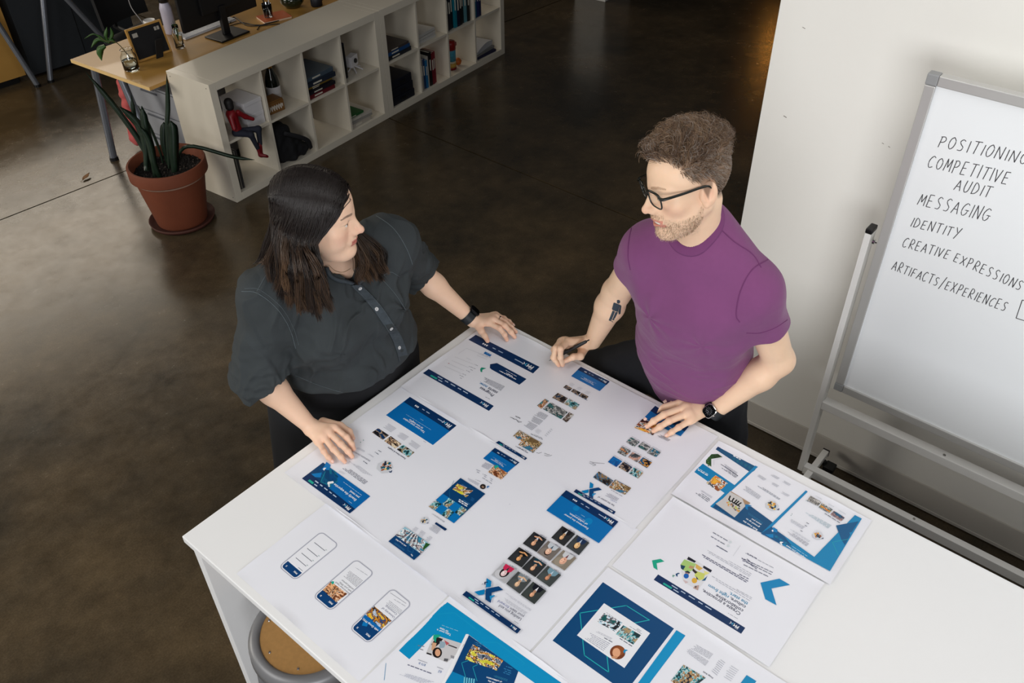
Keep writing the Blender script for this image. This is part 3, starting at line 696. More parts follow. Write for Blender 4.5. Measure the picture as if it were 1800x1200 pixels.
# second workstation in the far corner
t = thing('far_cabinet', 'birch fronted cabinet at the far left edge of the room', 'cabinet', (-1.15, 3.01, 0), -.03)
MB().span((0, 0, .05), (1.26, .5, .70), .003).build('body', OAK, t); MB().span((0, .02, 0), (1.2, .48, .05)).build('plinth', MATS['black_plastic'], t)
MB().span((0, -.02, .7003), (1.28, .52, .725), .003).build('top', EDGE, t)
t = thing('dark_screen_panel', 'charcoal cabinet standing behind the grey tube trestle', 'cabinet', (.17, 2.99, 0), -.03)
DK = mat('charcoal_laminate', (40, 44, 48), rough=.6, var=.1)
MB().span((0, 0, .02), (.95, .45, .72), .003).build('body', DK, t); MB().span((.47, -.006, .04), (.474, -.0004, .70)).build('door_gap', MATS['black_plastic'], t)
t = thing('tube_trestle', 'grey steel tube trestle legs below the far desk', 'trestle', (.2, 2.82, 0))
tops = [((.215, 2.80, 0), TY(75, -8, 2.80)), ((.10, 2.80, 0), TY(-10, 32, 2.84)), ((.80, 2.62, 0), TY(108, -12, 2.66))]
for a, b in tops:
    o = MB().cyl(np.array(a)+[0, 0, .015]-np.array([.2, 2.82, 0]), np.array(b)-np.array([.2, 2.82, 0]), .022, 18).build('leg', GM, t, autos=40)
    MB().cyl(np.array(a)-np.array([.2, 2.82, 0]), np.array(a)+[0, 0, .02]-np.array([.2, 2.82, 0]), .026, 18).build('foot', MATS['black_plastic'], o)
t = thing('carton', 'small cardboard carton on the charcoal cabinet top', 'box', (.30, 3.06, .7205), .1)
MB().span((0, 0, 0), (.24, .18, .08), .002).build('body', mat('cardboard', (170, 140, 110), rough=.8), t); MB().span((0, .08, .0802), (.24, .1, .0812)).build('tape', mat('tape', (190, 165, 130)), t)

LP_ = T(146, 318, 0)
t = thing('dry_leaf', 'small dry brown leaf lying on the floor joint left of the terracotta pot', 'leaf', (LP_[0], LP_[1], .001), .4)
V = []; F = []
for i in range(7):
    u = i/6; wv = .016*math.sin(math.pi*min(1, u*1.05+.02))+.0015
    for k, o in enumerate((-1, 0, 1)): V.append((.075*u, o*wv, .004+.012*u*u+.007*abs(o)))
for i in range(6):
    for k in range(2): F.append((3*i+k, 3*i+k+1, 3*i+k+4, 3*i+k+3))
lo = mesh_obj('blade', V, F, mat('dry_leaf', (120, 84, 50), rough=.8, var=.2), t, smooth=True); md = lo.modifiers.new('s', 'SOLIDIFY'); md.thickness = .001
MB().tube([(-.02, .003, .003), (0, 0, .004)], .0012, 6).build('stalk', MATS['dry_leaf'], t)
# ================================================================== white table, stool
TX0, TX1, TY0, TY1, TZ = -2.030, -.731, -5.45, -2.830, .92
LAM = mat('table_laminate', (240, 240, 240), rough=.38, var=.008, nscale=4)
t = thing('work_table', 'long white counter height table covered with printed sheets', 'table', ((TX0+TX1)/2, (TY0+TY1)/2, 0))
tx, ty = (TX1-TX0)/2, (TY1-TY0)/2
MB().span((-tx, -ty, .893), (tx, ty, TZ), .003).build('tabletop', LAM, t)
for y0, y1 in ((ty-.045, ty-.012), (-ty+.012, -ty+.045)):
    MB().span((-tx+.012, y0, 0), (tx-.012, y1, .8925), .0015).build('end_panel', LAM, t)
for x0 in (-tx+.012, tx-.034):
    MB().span((x0, -ty+.0455, .858), (x0+.022, ty-.0455, .8925), .001).build('rail', LAM, t)
MB().span((tx-.30, -ty+.0455, 0), (tx-.28, ty-.0455, .857)).build('back_panel', LAM, t)

SZ = .62
q = T(436, 1108, SZ); SC = q+np.array([.652, -.758, 0])*.178
t = thing('stool', 'grey steel stool with a round hardboard seat tucked under the table', 'stool', (SC[0], SC[1], 0))
SG = mat('stool_grey', (128, 128, 130), rough=.4, metal=.25, var=.03)
MB().lathe([(.140, SZ-.006), (.142, SZ+.002), (.150, SZ+.006), (.166, SZ+.003), (.176, SZ-.01), (.178, SZ-.04), (.174, SZ-.042), (.17, SZ-.014), (.142, SZ-.012), (.140, SZ-.006)], n=64).build('seat_ring', SG, t, smooth=True)
MB().lathe([(0, SZ-.006), (.1412, SZ-.006), (.1412, SZ-.0005), (0, SZ-.0005)], n=56).build('seat_board', mat('hardboard', (176, 132, 76), rough=.55, var=.16, nscale=90), t)
s = MB()
for px, py in ((473, 1090), (474, 1146), (524, 1175)):
    p = T(px, py, SZ)-SC; s.lathe([(0, .002), (.003, .0018), (.0042, 0)], c=(p[0], p[1], SZ-.0004), n=12)
s.build('screw', mat('screw_steel', (190, 190, 195), rough=.25, metal=1.), t)
for k in range(4):
    a = k*math.pi/2+.72+math.pi/8; ca, sa = math.cos(a), math.sin(a)
    o = MB().tube([(.158*ca, .158*sa, SZ-.035), (.16*ca, .16*sa, SZ-.10), (.205*ca, .205*sa, .012)], [.0135, .0135, .0125], 14).build('leg', SG, t, autos=40)
    MB().cyl((.206*ca, .206*sa, 0), (.205*ca, .205*sa, .014), .017, 16).build('rubber_foot', MATS['black_plastic'], o)
b = MB(); pts = [np.array([.186*math.cos(k*math.pi/2+.72+math.pi/8), .186*math.sin(k*math.pi/2+.72+math.pi/8), .22]) for k in range(4)]
R_ = [(.183*math.cos(a), .183*math.sin(a), .22) for a in np.linspace(0, 2*math.pi, 49)]
b.tube(R_, .008, 10, caps=False); b.build('foot_ring', SG, t, smooth=True)

# ================================================================== whiteboard on its mobile stand
XB = .08
WY0 = -3.822
t = thing('mobile_whiteboard', 'large handwritten whiteboard on a white rolling stand in front of the white wall', 'whiteboard', (XB, WY0, 0))
def W(y, z, x=XB): return (x-XB, y-WY0, z)
ALU = mat('board_aluminium', (200, 199, 196), rough=.35, metal=.35, var=.01)
STW = mat('stand_white', (232, 231, 228), rough=.4, var=.01)
BT, BB, BL, BR = 1.833, .577, -3.872, -5.75
MB().span(W(BR+.03, BB+.03, XB+.004), W(BL-.03, BT-.03, XB+.020)).build('writing_surface', mat('board_white', (246, 249, 251), rough=.2, var=.006, nscale=3, spec=.5), t)
for nm, a, b_ in (('frame_rail', W(BR, BT-.032, XB-.004), W(BL-.034, BT, XB+.026)), ('frame_rail', W(BR, BB, XB-.004), W(BL-.034, BB+.032, XB+.026)), ('frame_stile', W(BL-.032, BB+.034, XB-.004), W(BL, BT-.034, XB+.026))):
    lo = np.minimum(a, b_); hi = np.maximum(a, b_); MB().span(lo, hi, .003).build(nm, ALU, t)
CG = mat('corner_grey', (150, 151, 152), rough=.5)
for z0, z1 in ((BT-.0335, BT+.001), (BB-.001, BB+.0335)):
    MB().span(W(BL-.0335, z0, XB-.005), W(BL+.001, z1, XB+.027), .004).build('corner_cap', CG, t)
# posts, hinge, crossbars, feet
for y0 in (-3.852, -5.80):
    MB().span(W(y0+.006, .085, XB-.002), W(y0+.028, 1.262, XB+.045), .002).build('post', STW, t)
    MB().span(W(y0+.005, 1.2625, XB-.003), W(y0+.029, 1.28, XB+.046), .004).build('post_cap', MATS['black_plastic'], t)
b = MB().cyl(W(-3.853, 1.235, XB+.010), W(-3.868, 1.235, XB+.010), .004, 10).cyl(W(-3.8535, 1.235, XB+.010), W(-3.861, 1.235, XB+.010), .009, 14)
b.build('hinge_bolt', mat('bolt_chrome', (220, 220, 220), rough=.15, metal=1.), t)
MB().span(W(-5.769, .452, XB-.001), W(-3.8465, .489, XB+.04), .002).build('crossbar', STW, t)
MB().span(W(-5.769, .076, XB-.001), W(-3.8465, .118, XB+.03), .002).build('crossbar', STW, t)
CH = MATS['bolt_chrome']; b = MB()
for px, py, z in ((1662, 793, .489), (1608, 907, .118)): 
    p = TX(px, py, XB+.0); b.lathe([(0, .003), (.005, .002), (.006, 0)], c=(.015, p[1]-WY0, z), n=12)
b.build('bolt', CH, t)
for y0 in (-3.892, -5.750):
    o = MB().span(W(y0, .082, XB-.27), W(y0+.026, .112, XB-.0025), .002).span(W(y0, .082, XB+.0305), W(y0+.026, .112, XB+.150), .002).build('foot_beam', STW, t)
    MB().span(W(y0-.0015, .081, XB+.1505), W(y0+.0275, .113, XB+.156)).build('end_cap', MATS['black_plastic'], o)
    for xx in (-.235, .110):
        c_ = np.array(W(y0-.030, .036, XB+xx))
        MB().cyl(c_+[0, -.012, 0], c_+[0, .022, 0], .0358, 24).cyl(c_+[0, .012, .02], c_+[0, .03, .05], .012, 10).box(c_+[0, 0.0, .03], (.05, .045, .03), None, .006).build('caster', MATS['black_plastic'], o)
# handwriting: single stroke capitals swept as thin ink lines
GLY = {'A': [[(0, 0), (.5, 1), (.95, 0)], [(.2, .38), (.8, .38)]], 'C': [[(.85, .9), (.5, 1), (.1, .7), (.05, .3), (.35, 0), (.85, .12)]],
       'D': [[(.1, 0), (.12, 1), (.6, .9), (.9, .5), (.6, .1), (.02, 0)]], 'E': [[(.8, 1), (.15, .98), (.1, 0), (.8, .02)], [(.12, .5), (.7, .52)]], 'F': [[(.8, 1), (.15, .98), (.1, 0)], [(.12, .52), (.7, .52)]],
       'G': [[(.85, .88), (.5, 1), (.1, .7), (.08, .28), (.45, 0), (.85, .2), (.85, .45), (.5, .45), (1.1, .45)]], 'I': [[(.5, 0), (.5, 1)]],
       'M': [[(0, 0), (.12, 1), (.48, .3), (.85, 1), (1, 0)]], 'N': [[(.05, 0), (.12, 1), (.85, 0), (.95, 1.05)]], 'O': [[(.5, 1), (.15, .8), (.08, .35), (.4, 0), (.8, .2), (.88, .7), (.5, 1)]],
       'P': [[(.15, -.05), (.2, 1)], [(.05, .95), (.6, 1), (.85, .75), (.6, .5), (.15, .45)]], 'R': [[(.12, 0), (.15, 1), (.6, 1), (.8, .75), (.55, .52), (.15, .48), (.9, 0)]],
       'S': [[(.8, .9), (.45, 1), (.15, .78), (.4, .55), (.75, .35), (.6, .05), (.1, .05)]], 'T': [[(.5, 0), (.5, 1)], [(0, 1), (1, 1.02)]],
       'U': [[(.1, 1), (.1, .3), (.4, 0), (.8, .2), (.88, 1)]], 'V': [[(.05, 1), (.45, 0), (.9, 1.05)]], 'X': [[(.05, 1), (.9, 0)], [(.9, 1), (.05, 0)]], 'Y': [[(.05, 1), (.5, .5)], [(.95, 1.02), (.3, -.15)]], '/': [[(.2, -.2), (.8, 1.3)]],
       'Q': [[(.5, 0), (.5, 1)]]}
rs = np.random.RandomState(11); CS = []; INKM = mat('marker_ink', (74, 72, 76), rough=.6)
def ink(CS_, nm):
    VV = []; FF = []; k = 0
    for C in CS_:
        V, F = strands(C[None], np.full((1, len(C)), .00125), 4); V[:, 0] = XB+.0036+(V[:, 0]-XB-.0036)*.25; VV.append(V); FF.append(F+k); k += len(V)
    mesh_obj(nm, np.concatenate(VV)-np.array([XB, WY0, 0]), np.concatenate(FF), INKM, t)
def write(word, p0, p1, hgt, name='t'):
    a = TX(p0[0], p0[1], XB+.0035); b_ = TX(p1[0], p1[1], XB+.0035); d = b_-a
    wd = [(.45 if ch == 'I' else .5 if ch == ' ' else 1.) for ch in word]; tot = sum(wd); pos = 0
    for ch, w_ in zip(word, wd):
        if ch != ' ':
            sl = rs.uniform(-.06, .06); sc_ = rs.uniform(.92, 1.1)
            for st in GLY[ch]:
                P = []
                for x, y in st:
                    u = (pos+(x-.5 if ch == 'I' else x)*.74+(.22 if ch == 'I' else .08))/tot
                    P.append(a+d*u+np.array([0, 0, hgt*y*sc_])+d/tot*(y*(.14+sl)))
                C = np.array(P); C[:, 0] = XB+.0032
                CS.append(spline(C, 16) if len(C) > 3 and ch in 'CGOSUDPR' else np.concatenate([np.linspace(C[i], C[i+1], 8) for i in range(len(C)-1)]))
        pos += w_
for wv, a, b_, h_ in (('POSITIONING', (1646, 257), (1806, 290), .046), ('COMPETITIVE', (1628, 293), (1773, 325), .050), ('AUDIT', (1675, 333), (1741, 348), .045), ('MESSAGING', (1611, 359), (1738, 390), .052),
                      ('IDENTITY', (1598, 397), (1686, 419), .042), ('CREATIVE', (1584, 433), (1668, 456), .042), ('EXPRESSIONS', (1674, 458), (1795, 512), .042), ('ARTIFACTS/EXPERIENCES', (1566, 473), (1768, 548), .043)):
    write(wv, a, b_, h_*.80); ink(CS, 'handwritten_word'); CS = []
for pl in ([(1797, 527), (1786, 559), (1812, 567), (1822, 535), (1797, 527)],):
    C = np.array([TX(a, b_, XB+.0035) for a, b_ in pl]); C[:, 0] = XB+.0032; CS.append(np.concatenate([np.linspace(C[i], C[i+1], 8) for i in range(len(C)-1)]))
ink(CS, 'drawn_box')
# pen on the tray side of the board
p = TX(1785, 828, XB-.01)
# ================================================================== printed sheets on the table
NAVY, BLUE, CYAN, TEAL, WHITE, INK, GREY, LG_ = (0, 46, 92), (0, 108, 180), (0, 146, 200), (28, 172, 150), (244, 245, 248), (52, 56, 84), (128, 132, 146), (205, 207, 214)
PAPER = mat('plotter_paper', (238, 239, 246), rough=.42, var=.006, nscale=6)
PRINT = mat('plotter_ink', (255, 255, 255), rough=.38, var=.02, nscale=40, attr=True)
rp = random.Random(21)
def Zm(x0, y0, s): return lambda *pts: [(x0+a/s, y0+b/s) for a, b in pts]
_fc = None
class Sheet:
    def __init__(s, name, label, x0, x1, y0, y1, lay=0, curl=1.):
        s.x0, s.x1, s.y0, s.y1 = x0, x1, y0, y1
        s.o = np.array([(x0+x1)/2, (y0+y1)/2, TZ+.0004+lay*.0006]); s.V = []; s.F = []; s.C = []; s.z = 0
        s.t = thing(name, label, 'printed sheet', tuple(s.o), 0, 'website printouts spread over the table')
        nx, ny = int((x1-x0)/.012)+2, int((y1-y0)/.012)+2
        X, Y = np.meshgrid(np.linspace(x0, x1, nx), np.linspace(y0, y1, ny), indexing='ij')
        e = np.minimum(np.minimum(X-x0, x1-X), np.minimum(Y-y0, y1-Y)); k = np.clip(1-e/.014, 0, 1)**2
        n = vnoise(np.stack([X.ravel(), Y.ravel(), 0*X.ravel()], 1).astype(F32), 11, lay+3).reshape(X.shape)
        Z = curl*.0026*k*np.clip(.35+n, 0, 1.4)
        idx = np.arange(nx*ny).reshape(nx, ny)
        V = np.stack([X-s.o[0], Y-s.o[1], Z], -1).reshape(-1, 3); F = np.stack([idx[:-1, :-1], idx[1:, :-1], idx[1:, 1:], idx[:-1, 1:]], -1).reshape(-1, 4)
        mesh_obj('paper', V, F, PAPER, s.t, smooth=True)
    def poly(s, pts, col, px=True, up=True):
        if up: s.z += .000012
        P = [T(a, b)[:2] if px else (a, b) for a, b in pts]
        k = len(s.V)
        ar = sum(P[i][0]*P[(i+1) % len(P)][1]-P[(i+1) % len(P)][0]*P[i][1] for i in range(len(P)))
        if ar < 0: P = P[::-1]
        s.V += [(p[0]-s.o[0], p[1]-s.o[1], .0002+s.z) for p in P]; s.F.append(tuple(range(k, k+len(P)))); s.C += [lin(col)]*len(P)
    def quad(s, q): # q in image order top,left,bottom,right -> page map f(u,v)
        tl, tr, br, bl = [T(*q[i])[:2] for i in (2, 1, 0, 3)]
        return lambda u, v: (tl*(1-u)+tr*u)*(1-v)+(bl*(1-u)+br*u)*v
    def sub(s, f, u0, v0, u1, v1, col, up=True): s.poly([f(u0, v0), f(u1, v0), f(u1, v1), f(u0, v1)], col, px=False, up=up)
    def para(s, q, n, col=GREY, fill=.5, rag=.25):
        f = s.quad(q) if not callable(q) else q; s.z += .000012
        for i in range(n):
            v0 = (i+.2)/n; v1 = (i+.2+fill)/n; u = 0; end = 1-rp.random()*rag
            while u < end-.03:
                w_ = rp.uniform(.05, .16); u1 = min(u+w_, end); s.sub(f, u, v0, u1, v1, col, up=False); u = u1+.022
    def line(s, a, b, w, col, words=True):
        w *= .62
        A = T(*a)[:2]; B_ = T(*b)[:2]; d = B_-A; L_ = np.linalg.norm(d); d = d/L_; n = np.array([-d[1], d[0]])*w*.5; s.z += .000012
        u = 0
        while u < L_:
            w_ = rp.uniform(.006, .014) if words else L_; u1 = min(L_, u+w_); s.poly([A+d*u-n, A+d*u1-n, A+d*u1+n, A+d*u+n], col, px=False, up=False); u = u1+.0022
    def stroke(s, pts, w, col):
        s.z += .000012
        for a, b in zip(pts[:-1], pts[1:]):
            A = T(*a)[:2]; B_ = T(*b)[:2]; d = B_-A; L_ = np.linalg.norm(d)+1e-9; d = d/L_; n = np.array([-d[1], d[0]])*w*.5; e = d*w*.45
            s.poly([A-e-n, B_+e-n, B_+e+n, A-e+n], col, px=False, up=False)
    def photo(s, q, pal, seed, nu=14, nv=10, sc_=5., cut=None):
        nu, nv = int(nu*1.8), int(nv*1.8)
        """an illegible thumbnail photograph printed as colour patches"""
        f = s.quad(q); rr = np.random.RandomState(seed); s.z += .000012
        U, V = np.meshgrid((np.arange(nu)+.5)/nu, (np.arange(nv)+.5)/nv, indexing='ij')
        n = sum(np.sin(rr.normal()*sc_*U+rr.normal()*sc_*V+rr.uniform(0, 6)) for _ in range(5))+sum(np.sin(rr.normal()*17*U+rr.normal()*17*V+rr.uniform(0, 6)) for _ in range(4))*.55+rr.normal(size=U.shape)*.16
        r = np.argsort(np.argsort(n.ravel())).reshape(n.shape)/n.size; r = (r*len(pal)).astype(int)
        for i in range(nu):
            for j in range(nv):
                if cut and not cut((i+.5)/nu, (j+.5)/nv): continue
                c = pal[min(r[i, j], len(pal)-1)]; b = rr.uniform(.88, 1.12)
                s.sub(f, i/nu, j/nv, (i+1)/nu, (j+1)/nv, tuple(min(255, x*b) for x in c), up=False)
    def text_at(s, st, A, B_, col, fat=0.):
        s._xy = (np.array(A), np.array(B_)); s.text(st, None, None, col, fat)
    def ell(s, f, u, v, a, b, col, n=14, rot_=0.):
        s.poly([f(u+a*math.cos(t_)*math.cos(rot_)-b*math.sin(t_)*math.sin(rot_), v+b*math.sin(t_)*math.cos(rot_)+a*math.cos(t_)*math.sin(rot_)) for t_ in np.linspace(0, 2*math.pi, n, endpoint=False)], col, px=False)
    def head(s, q, bg, cloth, skin, hair, long=False, bald=False, big=1., fold=False, shirt=None):
        f = s.quad(q); s.sub(f, 0, 0, 1, 1, bg); s.z += .000012
        cx, cy = .5, .36 if big < 1.2 else .44
        s.ell(f, .62, .3, .34, .3, tuple(min(255, c*1.12) for c in bg))
        if long: s.ell(f, cx, cy+.06*big, .20*big, .27*big, hair)
        s.poly([f(*p) for p in ((.18, 1.), (.22, .72), (.38, .60), (.62, .60), (.80, .72), (.84, 1.))], cloth, px=False)
        if shirt: s.poly([f(*p) for p in ((.42, .6), (.58, .6), (.5, .95))], shirt, px=False)
        s.poly([f(*p) for p in ((.43, .5), (.57, .5), (.59, .63), (.5, .7), (.41, .63))], tuple(c*.85 for c in skin), px=False)
        if not bald: s.ell(f, cx, cy-.05*big, .14*big, .155*big, hair)
        s.ell(f, cx, cy, .12*big, .155*big, skin); s.ell(f, cx+.04*big, cy+.01, .06*big, .1*big, tuple(min(255, c*1.15) for c in skin))
        for e in (-.045, .045): s.ell(f, cx+e*big, cy-.02*big, .016*big, .010*big, (60, 40, 35), 6)
        s.ell(f, cx, cy+.075*big, .035*big, .012*big, (150, 70, 60), 8)
        if fold: s.ell(f, .36, .84, .2, .05, skin, 10, .25); s.ell(f, .62, .80, .17, .05, skin, 10, -.25)
    def text(s, st, a, b, col, fat=.0, aspect=None):
        cu = bpy.data.curves.new('tmp', 'FONT'); cu.body = st; cu.size = 1; cu.offset = fat; cu.resolution_u = 2; cu.fill_mode = 'FRONT'
        o = bpy.data.objects.new('tmp', cu); me = bpy.data.meshes.new_from_object(o)
        bpy.data.objects.remove(o); bpy.data.curves.remove(cu)
        if not len(me.vertices): return
        co = np.array([v.co[:] for v in me.vertices]); F = [tuple(p.vertices) for p in me.polygons]; bpy.data.meshes.remove(me)
        wd = co[:, 0].max(); A, B_ = s._xy if a is None else (T(*a)[:2], T(*b)[:2]); d = B_-A; k = np.linalg.norm(d)/wd; d = d/np.linalg.norm(d); n = np.array([-d[1], d[0]])
        P = A+np.outer(co[:, 0]*k, d)+np.outer(co[:, 1]*k*(aspect or 1.), n); s.z += .000012
        i0 = len(s.V); s.V += [(p[0]-s.o[0], p[1]-s.o[1], .0002+s.z) for p in P]; s.F += [tuple(i+i0 for i in f) for f in F]; s.C += [lin(col)]*len(P)
    def logo(s, q, col=WHITE):  # small word mark beside a chevron
        f = s.quad(q); s.text_at('PMX', f(0, 1), f(1, 1), col, .03)
    def nav(s, q, dots=False, pill=True):
        """a navy web page bar: word mark at its left end, menu words, green button"""
        f = s.quad(q); s.sub(f, 0, 0, 1, 1, NAVY); s.z += .00002
        L0 = np.linalg.norm(f(0, .5)-f(1, .5)); H0 = np.linalg.norm(f(.5, 0)-f(.5, 1)); k = H0/L0*.66
        s.text_at('PM', f(.05, .72), f(.05+k, .72), WHITE, .03); s.text_at('Group', f(.05, .30), f(.05+k*.62, .30), WHITE, .01)
        x = .05+k*1.08; s.poly([f(x, .38), f(x+k*.14, .38), f(x+k*.34, .55), f(x+k*.14, .72), f(x, .72), f(x+k*.20, .55)], (90, 190, 225), px=False)
        x += k*.36; s.poly([f(x+k*.22, .38), f(x+k*.34, .38), f(x+k*.14, .55), f(x+k*.34, .72), f(x+k*.22, .72), f(x, .55)], WHITE, px=False)
        if dots:
            for u in (.74, .768, .796): s.ell(f, u, .42, .011, .13, WHITE, 8)
            for u0, u1 in ((.2, .32), (.5, .57), (.61, .66)): s.sub(f, u0, .45, u1, .55, (170, 190, 215))
        else:
            for u0, u1, v in ((.36, .43, .62), (.46, .51, .62), (.55, .62, .62), (.66, .71, .62), (.75, .82, .62), (.72, .78, .25)): s.sub(f, u0, v, u1, v+.13, (190, 205, 225))
            if pill: s.sub(f, .80, .16, .90, .42, TEAL)
    def crowd(s, q, seed):
        """round cropped group picture: a ring of people in hard hats around a table"""
        f = s.quad(q); rr = np.random.RandomState(seed)
        s.poly([f(*p) for p in ((.25, .06), (.75, .02), (.98, .3), (.9, .75), (.55, .98), (.1, .8), (.02, .35))], (214, 216, 222), px=False)
        pal = [(232, 176, 40), (30, 44, 62), (205, 140, 104), (12, 96, 120), (225, 226, 228), (160, 90, 60), (60, 60, 66), (240, 200, 90)]
        for k in range(26):
            a = rr.uniform(0, 6.28); r = rr.uniform(.05, .36); s.ell(f, .5+r*math.cos(a), .5+r*.9*math.sin(a), rr.uniform(.05, .13), rr.uniform(.04, .1), pal[rr.randint(len(pal))], 7, rr.uniform(0, 3))
        s.poly([f(*p) for p in ((-.12, .5), (-.02, .42), (.06, .44), (-.02, .52), (-.0, .62), (-.06, .6))], NAVY, px=False)
    def build(s):
        cols = np.array(s.C, np.float32)
        mesh_obj('print', s.V, s.F, PRINT, s.t, cols=cols)['kind'] = 'stuff'
TEALS = [(28, 54, 60), (60, 150, 160), (150, 205, 208), (210, 214, 212), (90, 110, 112), (176, 150, 110)]
WARM = [(110, 60, 34), (214, 150, 104), (240, 205, 175), (70, 40, 30), (226, 178, 130), (160, 96, 60)]
DARKP = [(16, 18, 24), (34, 34, 44), (90, 80, 74), (190, 160, 130), (22, 60, 90)]
CITY = [(150, 196, 214), (235, 240, 242), (90, 84, 96), (200, 190, 190), (60, 140, 170)]
YEL = [(214, 208, 60), (236, 222, 120), (60, 60, 60), (230, 160, 60), (150, 90, 60), (225, 225, 220), (40, 60, 80)]
GOLD = [(120, 96, 62), (190, 160, 110), (70, 58, 44), (230, 224, 210), (186, 120, 40), (60, 120, 150)]
GRYP = [(90, 94, 96), (150, 152, 150), (205, 206, 204), (40, 44, 46), (60, 110, 110)]
GRN = [(28, 60, 34), (60, 110, 50), (16, 34, 24), (100, 140, 80)]
ORG = [(240, 180, 60), (222, 120, 50), (250, 220, 170), (50, 60, 80), (232, 232, 230), (150, 84, 50)]

# ---- sheet along the far edge of the table
s = Sheet('printed_sheet', 'large printed sheet along the far table edge, under the hands of both people', -1.214, -.752, -3.79, -2.866, 3)
z = Zm(720, 570, 5)
s.nav(z((570, 90), (510, 135), (1085, 435), (1143, 378)), dots=True)
s.poly(z((650, 260), (665, 243), (722, 272), (707, 288)), BLUE); s.line(*z((714, 274), (676, 258)), .0015, (200, 220, 240))
for a, b in (((500, 215), (640, 268)), ((430, 262), (500, 215)), ((400, 290), (560, 355)), ((370, 322), (520, 385)), ((335, 345), (480, 412)), ((310, 372), (455, 438)), ((500, 300), (540, 318)), ((605, 262), (690, 300)), ((595, 278), (680, 312))): s.stroke(z(a, b), .0011, LG_)
for a, b in (((600, 370), (568, 354)), ((580, 395), (520, 372)), ((555, 410), (535, 400)), ((530, 425), (498, 408)), ((495, 452), (465, 438)), ((475, 468), (440, 450)), ((460, 482), (444, 474)), ((705, 662), (665, 642)), ((712, 298), (625, 262))): s.line(*z(a, b), .0022, (120, 124, 140))
s.ell(s.quad(z((345, 343), (340, 348), (345, 353), (350, 348))), .5, .5, .5, .5, (190, 40, 50))
s.poly(z((675, 390), (632, 383), (620, 398), (624, 420), (638, 426), (640, 403)), (20, 150, 120))
s.poly(z((768, 345), (708, 355), (705, 388), (722, 402), (965, 535), (1027, 485)), NAVY)
for a, b, w in (((935, 488), (790, 412), .0052), ((905, 462), (850, 432), .0052), ((940, 462), (845, 408), .0026)): s.line(*z(a, b), w, WHITE)
s.para(z((650, 462), (622, 490), (800, 590), (840, 548)), 6, (110, 114, 130), .35)
s.text('Progress', *z((748, 624), (628, 553)), INK, .012); s.text('starts', *z((780, 600), (700, 556)), INK, .012); s.text('now.', *z((690, 548), (622, 510)), (0, 120, 176), .012)
s.nav(z((165, 395), (115, 432), (697, 765), (740, 722)))
for pts in ([(884, 820), (900, 825), (915, 832), (925, 840), (935, 838), (950, 858), (960, 868), (985, 860)], [(930, 812), (945, 822), (960, 826), (970, 835)], [(1115, 1132), (1135, 1138), (1160, 1130)], [(1185, 1138), (1200, 1142), (1215, 1150), (1230, 1148)], [(1185, 1155), (1210, 1162), (1235, 1160), (1250, 1155)], [(880, 975+610), (881, 1586)]): s.stroke(z(*pts), .0012, (120, 120, 126))
z = Zm(860, 620, 5)
s.sub(s.quad(z((805, 128), (720, 210), (970, 342), (1058, 257))), 0, 0, 1, 1, BLUE); s.nav(z((805, 128), (776, 154), (1030, 288), (1058, 257)), dots=True)
s.text('Take your next project', *z((922, 286), (805, 224)), WHITE, .01); s.text('to new heights.', *z((915, 268), (830, 224)), WHITE, .01); s.line(*z((940, 275), (810, 208)), .0012, (170, 205, 235))
for k, q in enumerate((((675, 288), (650, 310), (706, 342), (730, 318)), ((740, 322), (718, 345), (778, 380), (804, 355)), ((812, 358), (785, 384), (850, 416), (872, 390)))): s.photo(z(*q), DARKP, 40+k, 9, 7)
for q in (((715, 262), (690, 282), (728, 302), (754, 282)), ((785, 300), (760, 318), (796, 335), (822, 316)), ((856, 336), (832, 354), (870, 372), (894, 352))): s.para(z(*q), 4, LG_, .4)
s.line(*z((862, 424), (745, 362)), .0025, (90, 94, 120))
s.photo(z((603, 358), (552, 400), (650, 450), (690, 405)), DARKP, 50, 12, 9); s.photo(z((705, 410), (655, 450), (755, 508), (793, 460)), TEALS, 51, 12, 9)
s.photo(z((490, 410), (420, 470), (457, 498), (525, 428)), WARM+TEALS[:2], 52, 8, 10); s.photo(z((540, 440), (470, 498), (630, 588), (692, 525)), GRYP, 53, 18, 12); s.photo(z((703, 528), (642, 592), (680, 618), (745, 550)), [(50, 34, 30), (150, 140, 130), (90, 70, 60), (200, 196, 190)], 54, 8, 10)
s.para(z((432, 512), (392, 552), (484, 596), (520, 556)), 6, (176, 178, 186), .55); s.para(z((388, 560), (350, 600), (438, 640), (476, 602)), 6, (176, 178, 186), .55); s.para(z((346, 604), (298, 640), (372, 690), (428, 646)), 6, (176, 178, 186), .55)
s.line(*z((470, 768), (362, 716)), .003, (110, 112, 124)); s.line(*z((465, 756), (395, 722)), .002, (150, 152, 160)); s.para(z((545, 662), (480, 730), (500, 745), (562, 680)), 5, LG_, .4); s.para(z((420, 668), (392, 700), (432, 722), (462, 690)), 5, LG_, .4)
s.photo(z((265, 685), (175, 768), (385, 885), (470, 800)), GOLD, 55, 22, 14, 7, cut=lambda u, v: not (v < .35 and u > .62))
s.stroke(z((262, 690), (470, 800), (385, 885)), .001, LG_); s.line(*z((340, 886), (232, 826)), .003, (90, 94, 110)); s.line(*z((330, 868), (262, 838)), .002, (130, 132, 146))
s.nav(z((85, 780), (57, 795), (315, 948), (333, 932)))
for pts in ([(186, 572), (205, 580), (215, 588), (235, 592)], [(232, 562), (250, 568), (262, 575), (275, 582)], [(240, 596), (255, 606), (270, 612), (282, 616)], [(880, 975), (900, 985), (912, 978), (935, 990)], [(884, 962), (905, 968), (930, 972), (1012, 980)], [(908, 996), (925, 998), (935, 990)]): s.stroke(z(*pts), .0012, (110, 110, 118))
zh = Zm(1110, 680, 10)
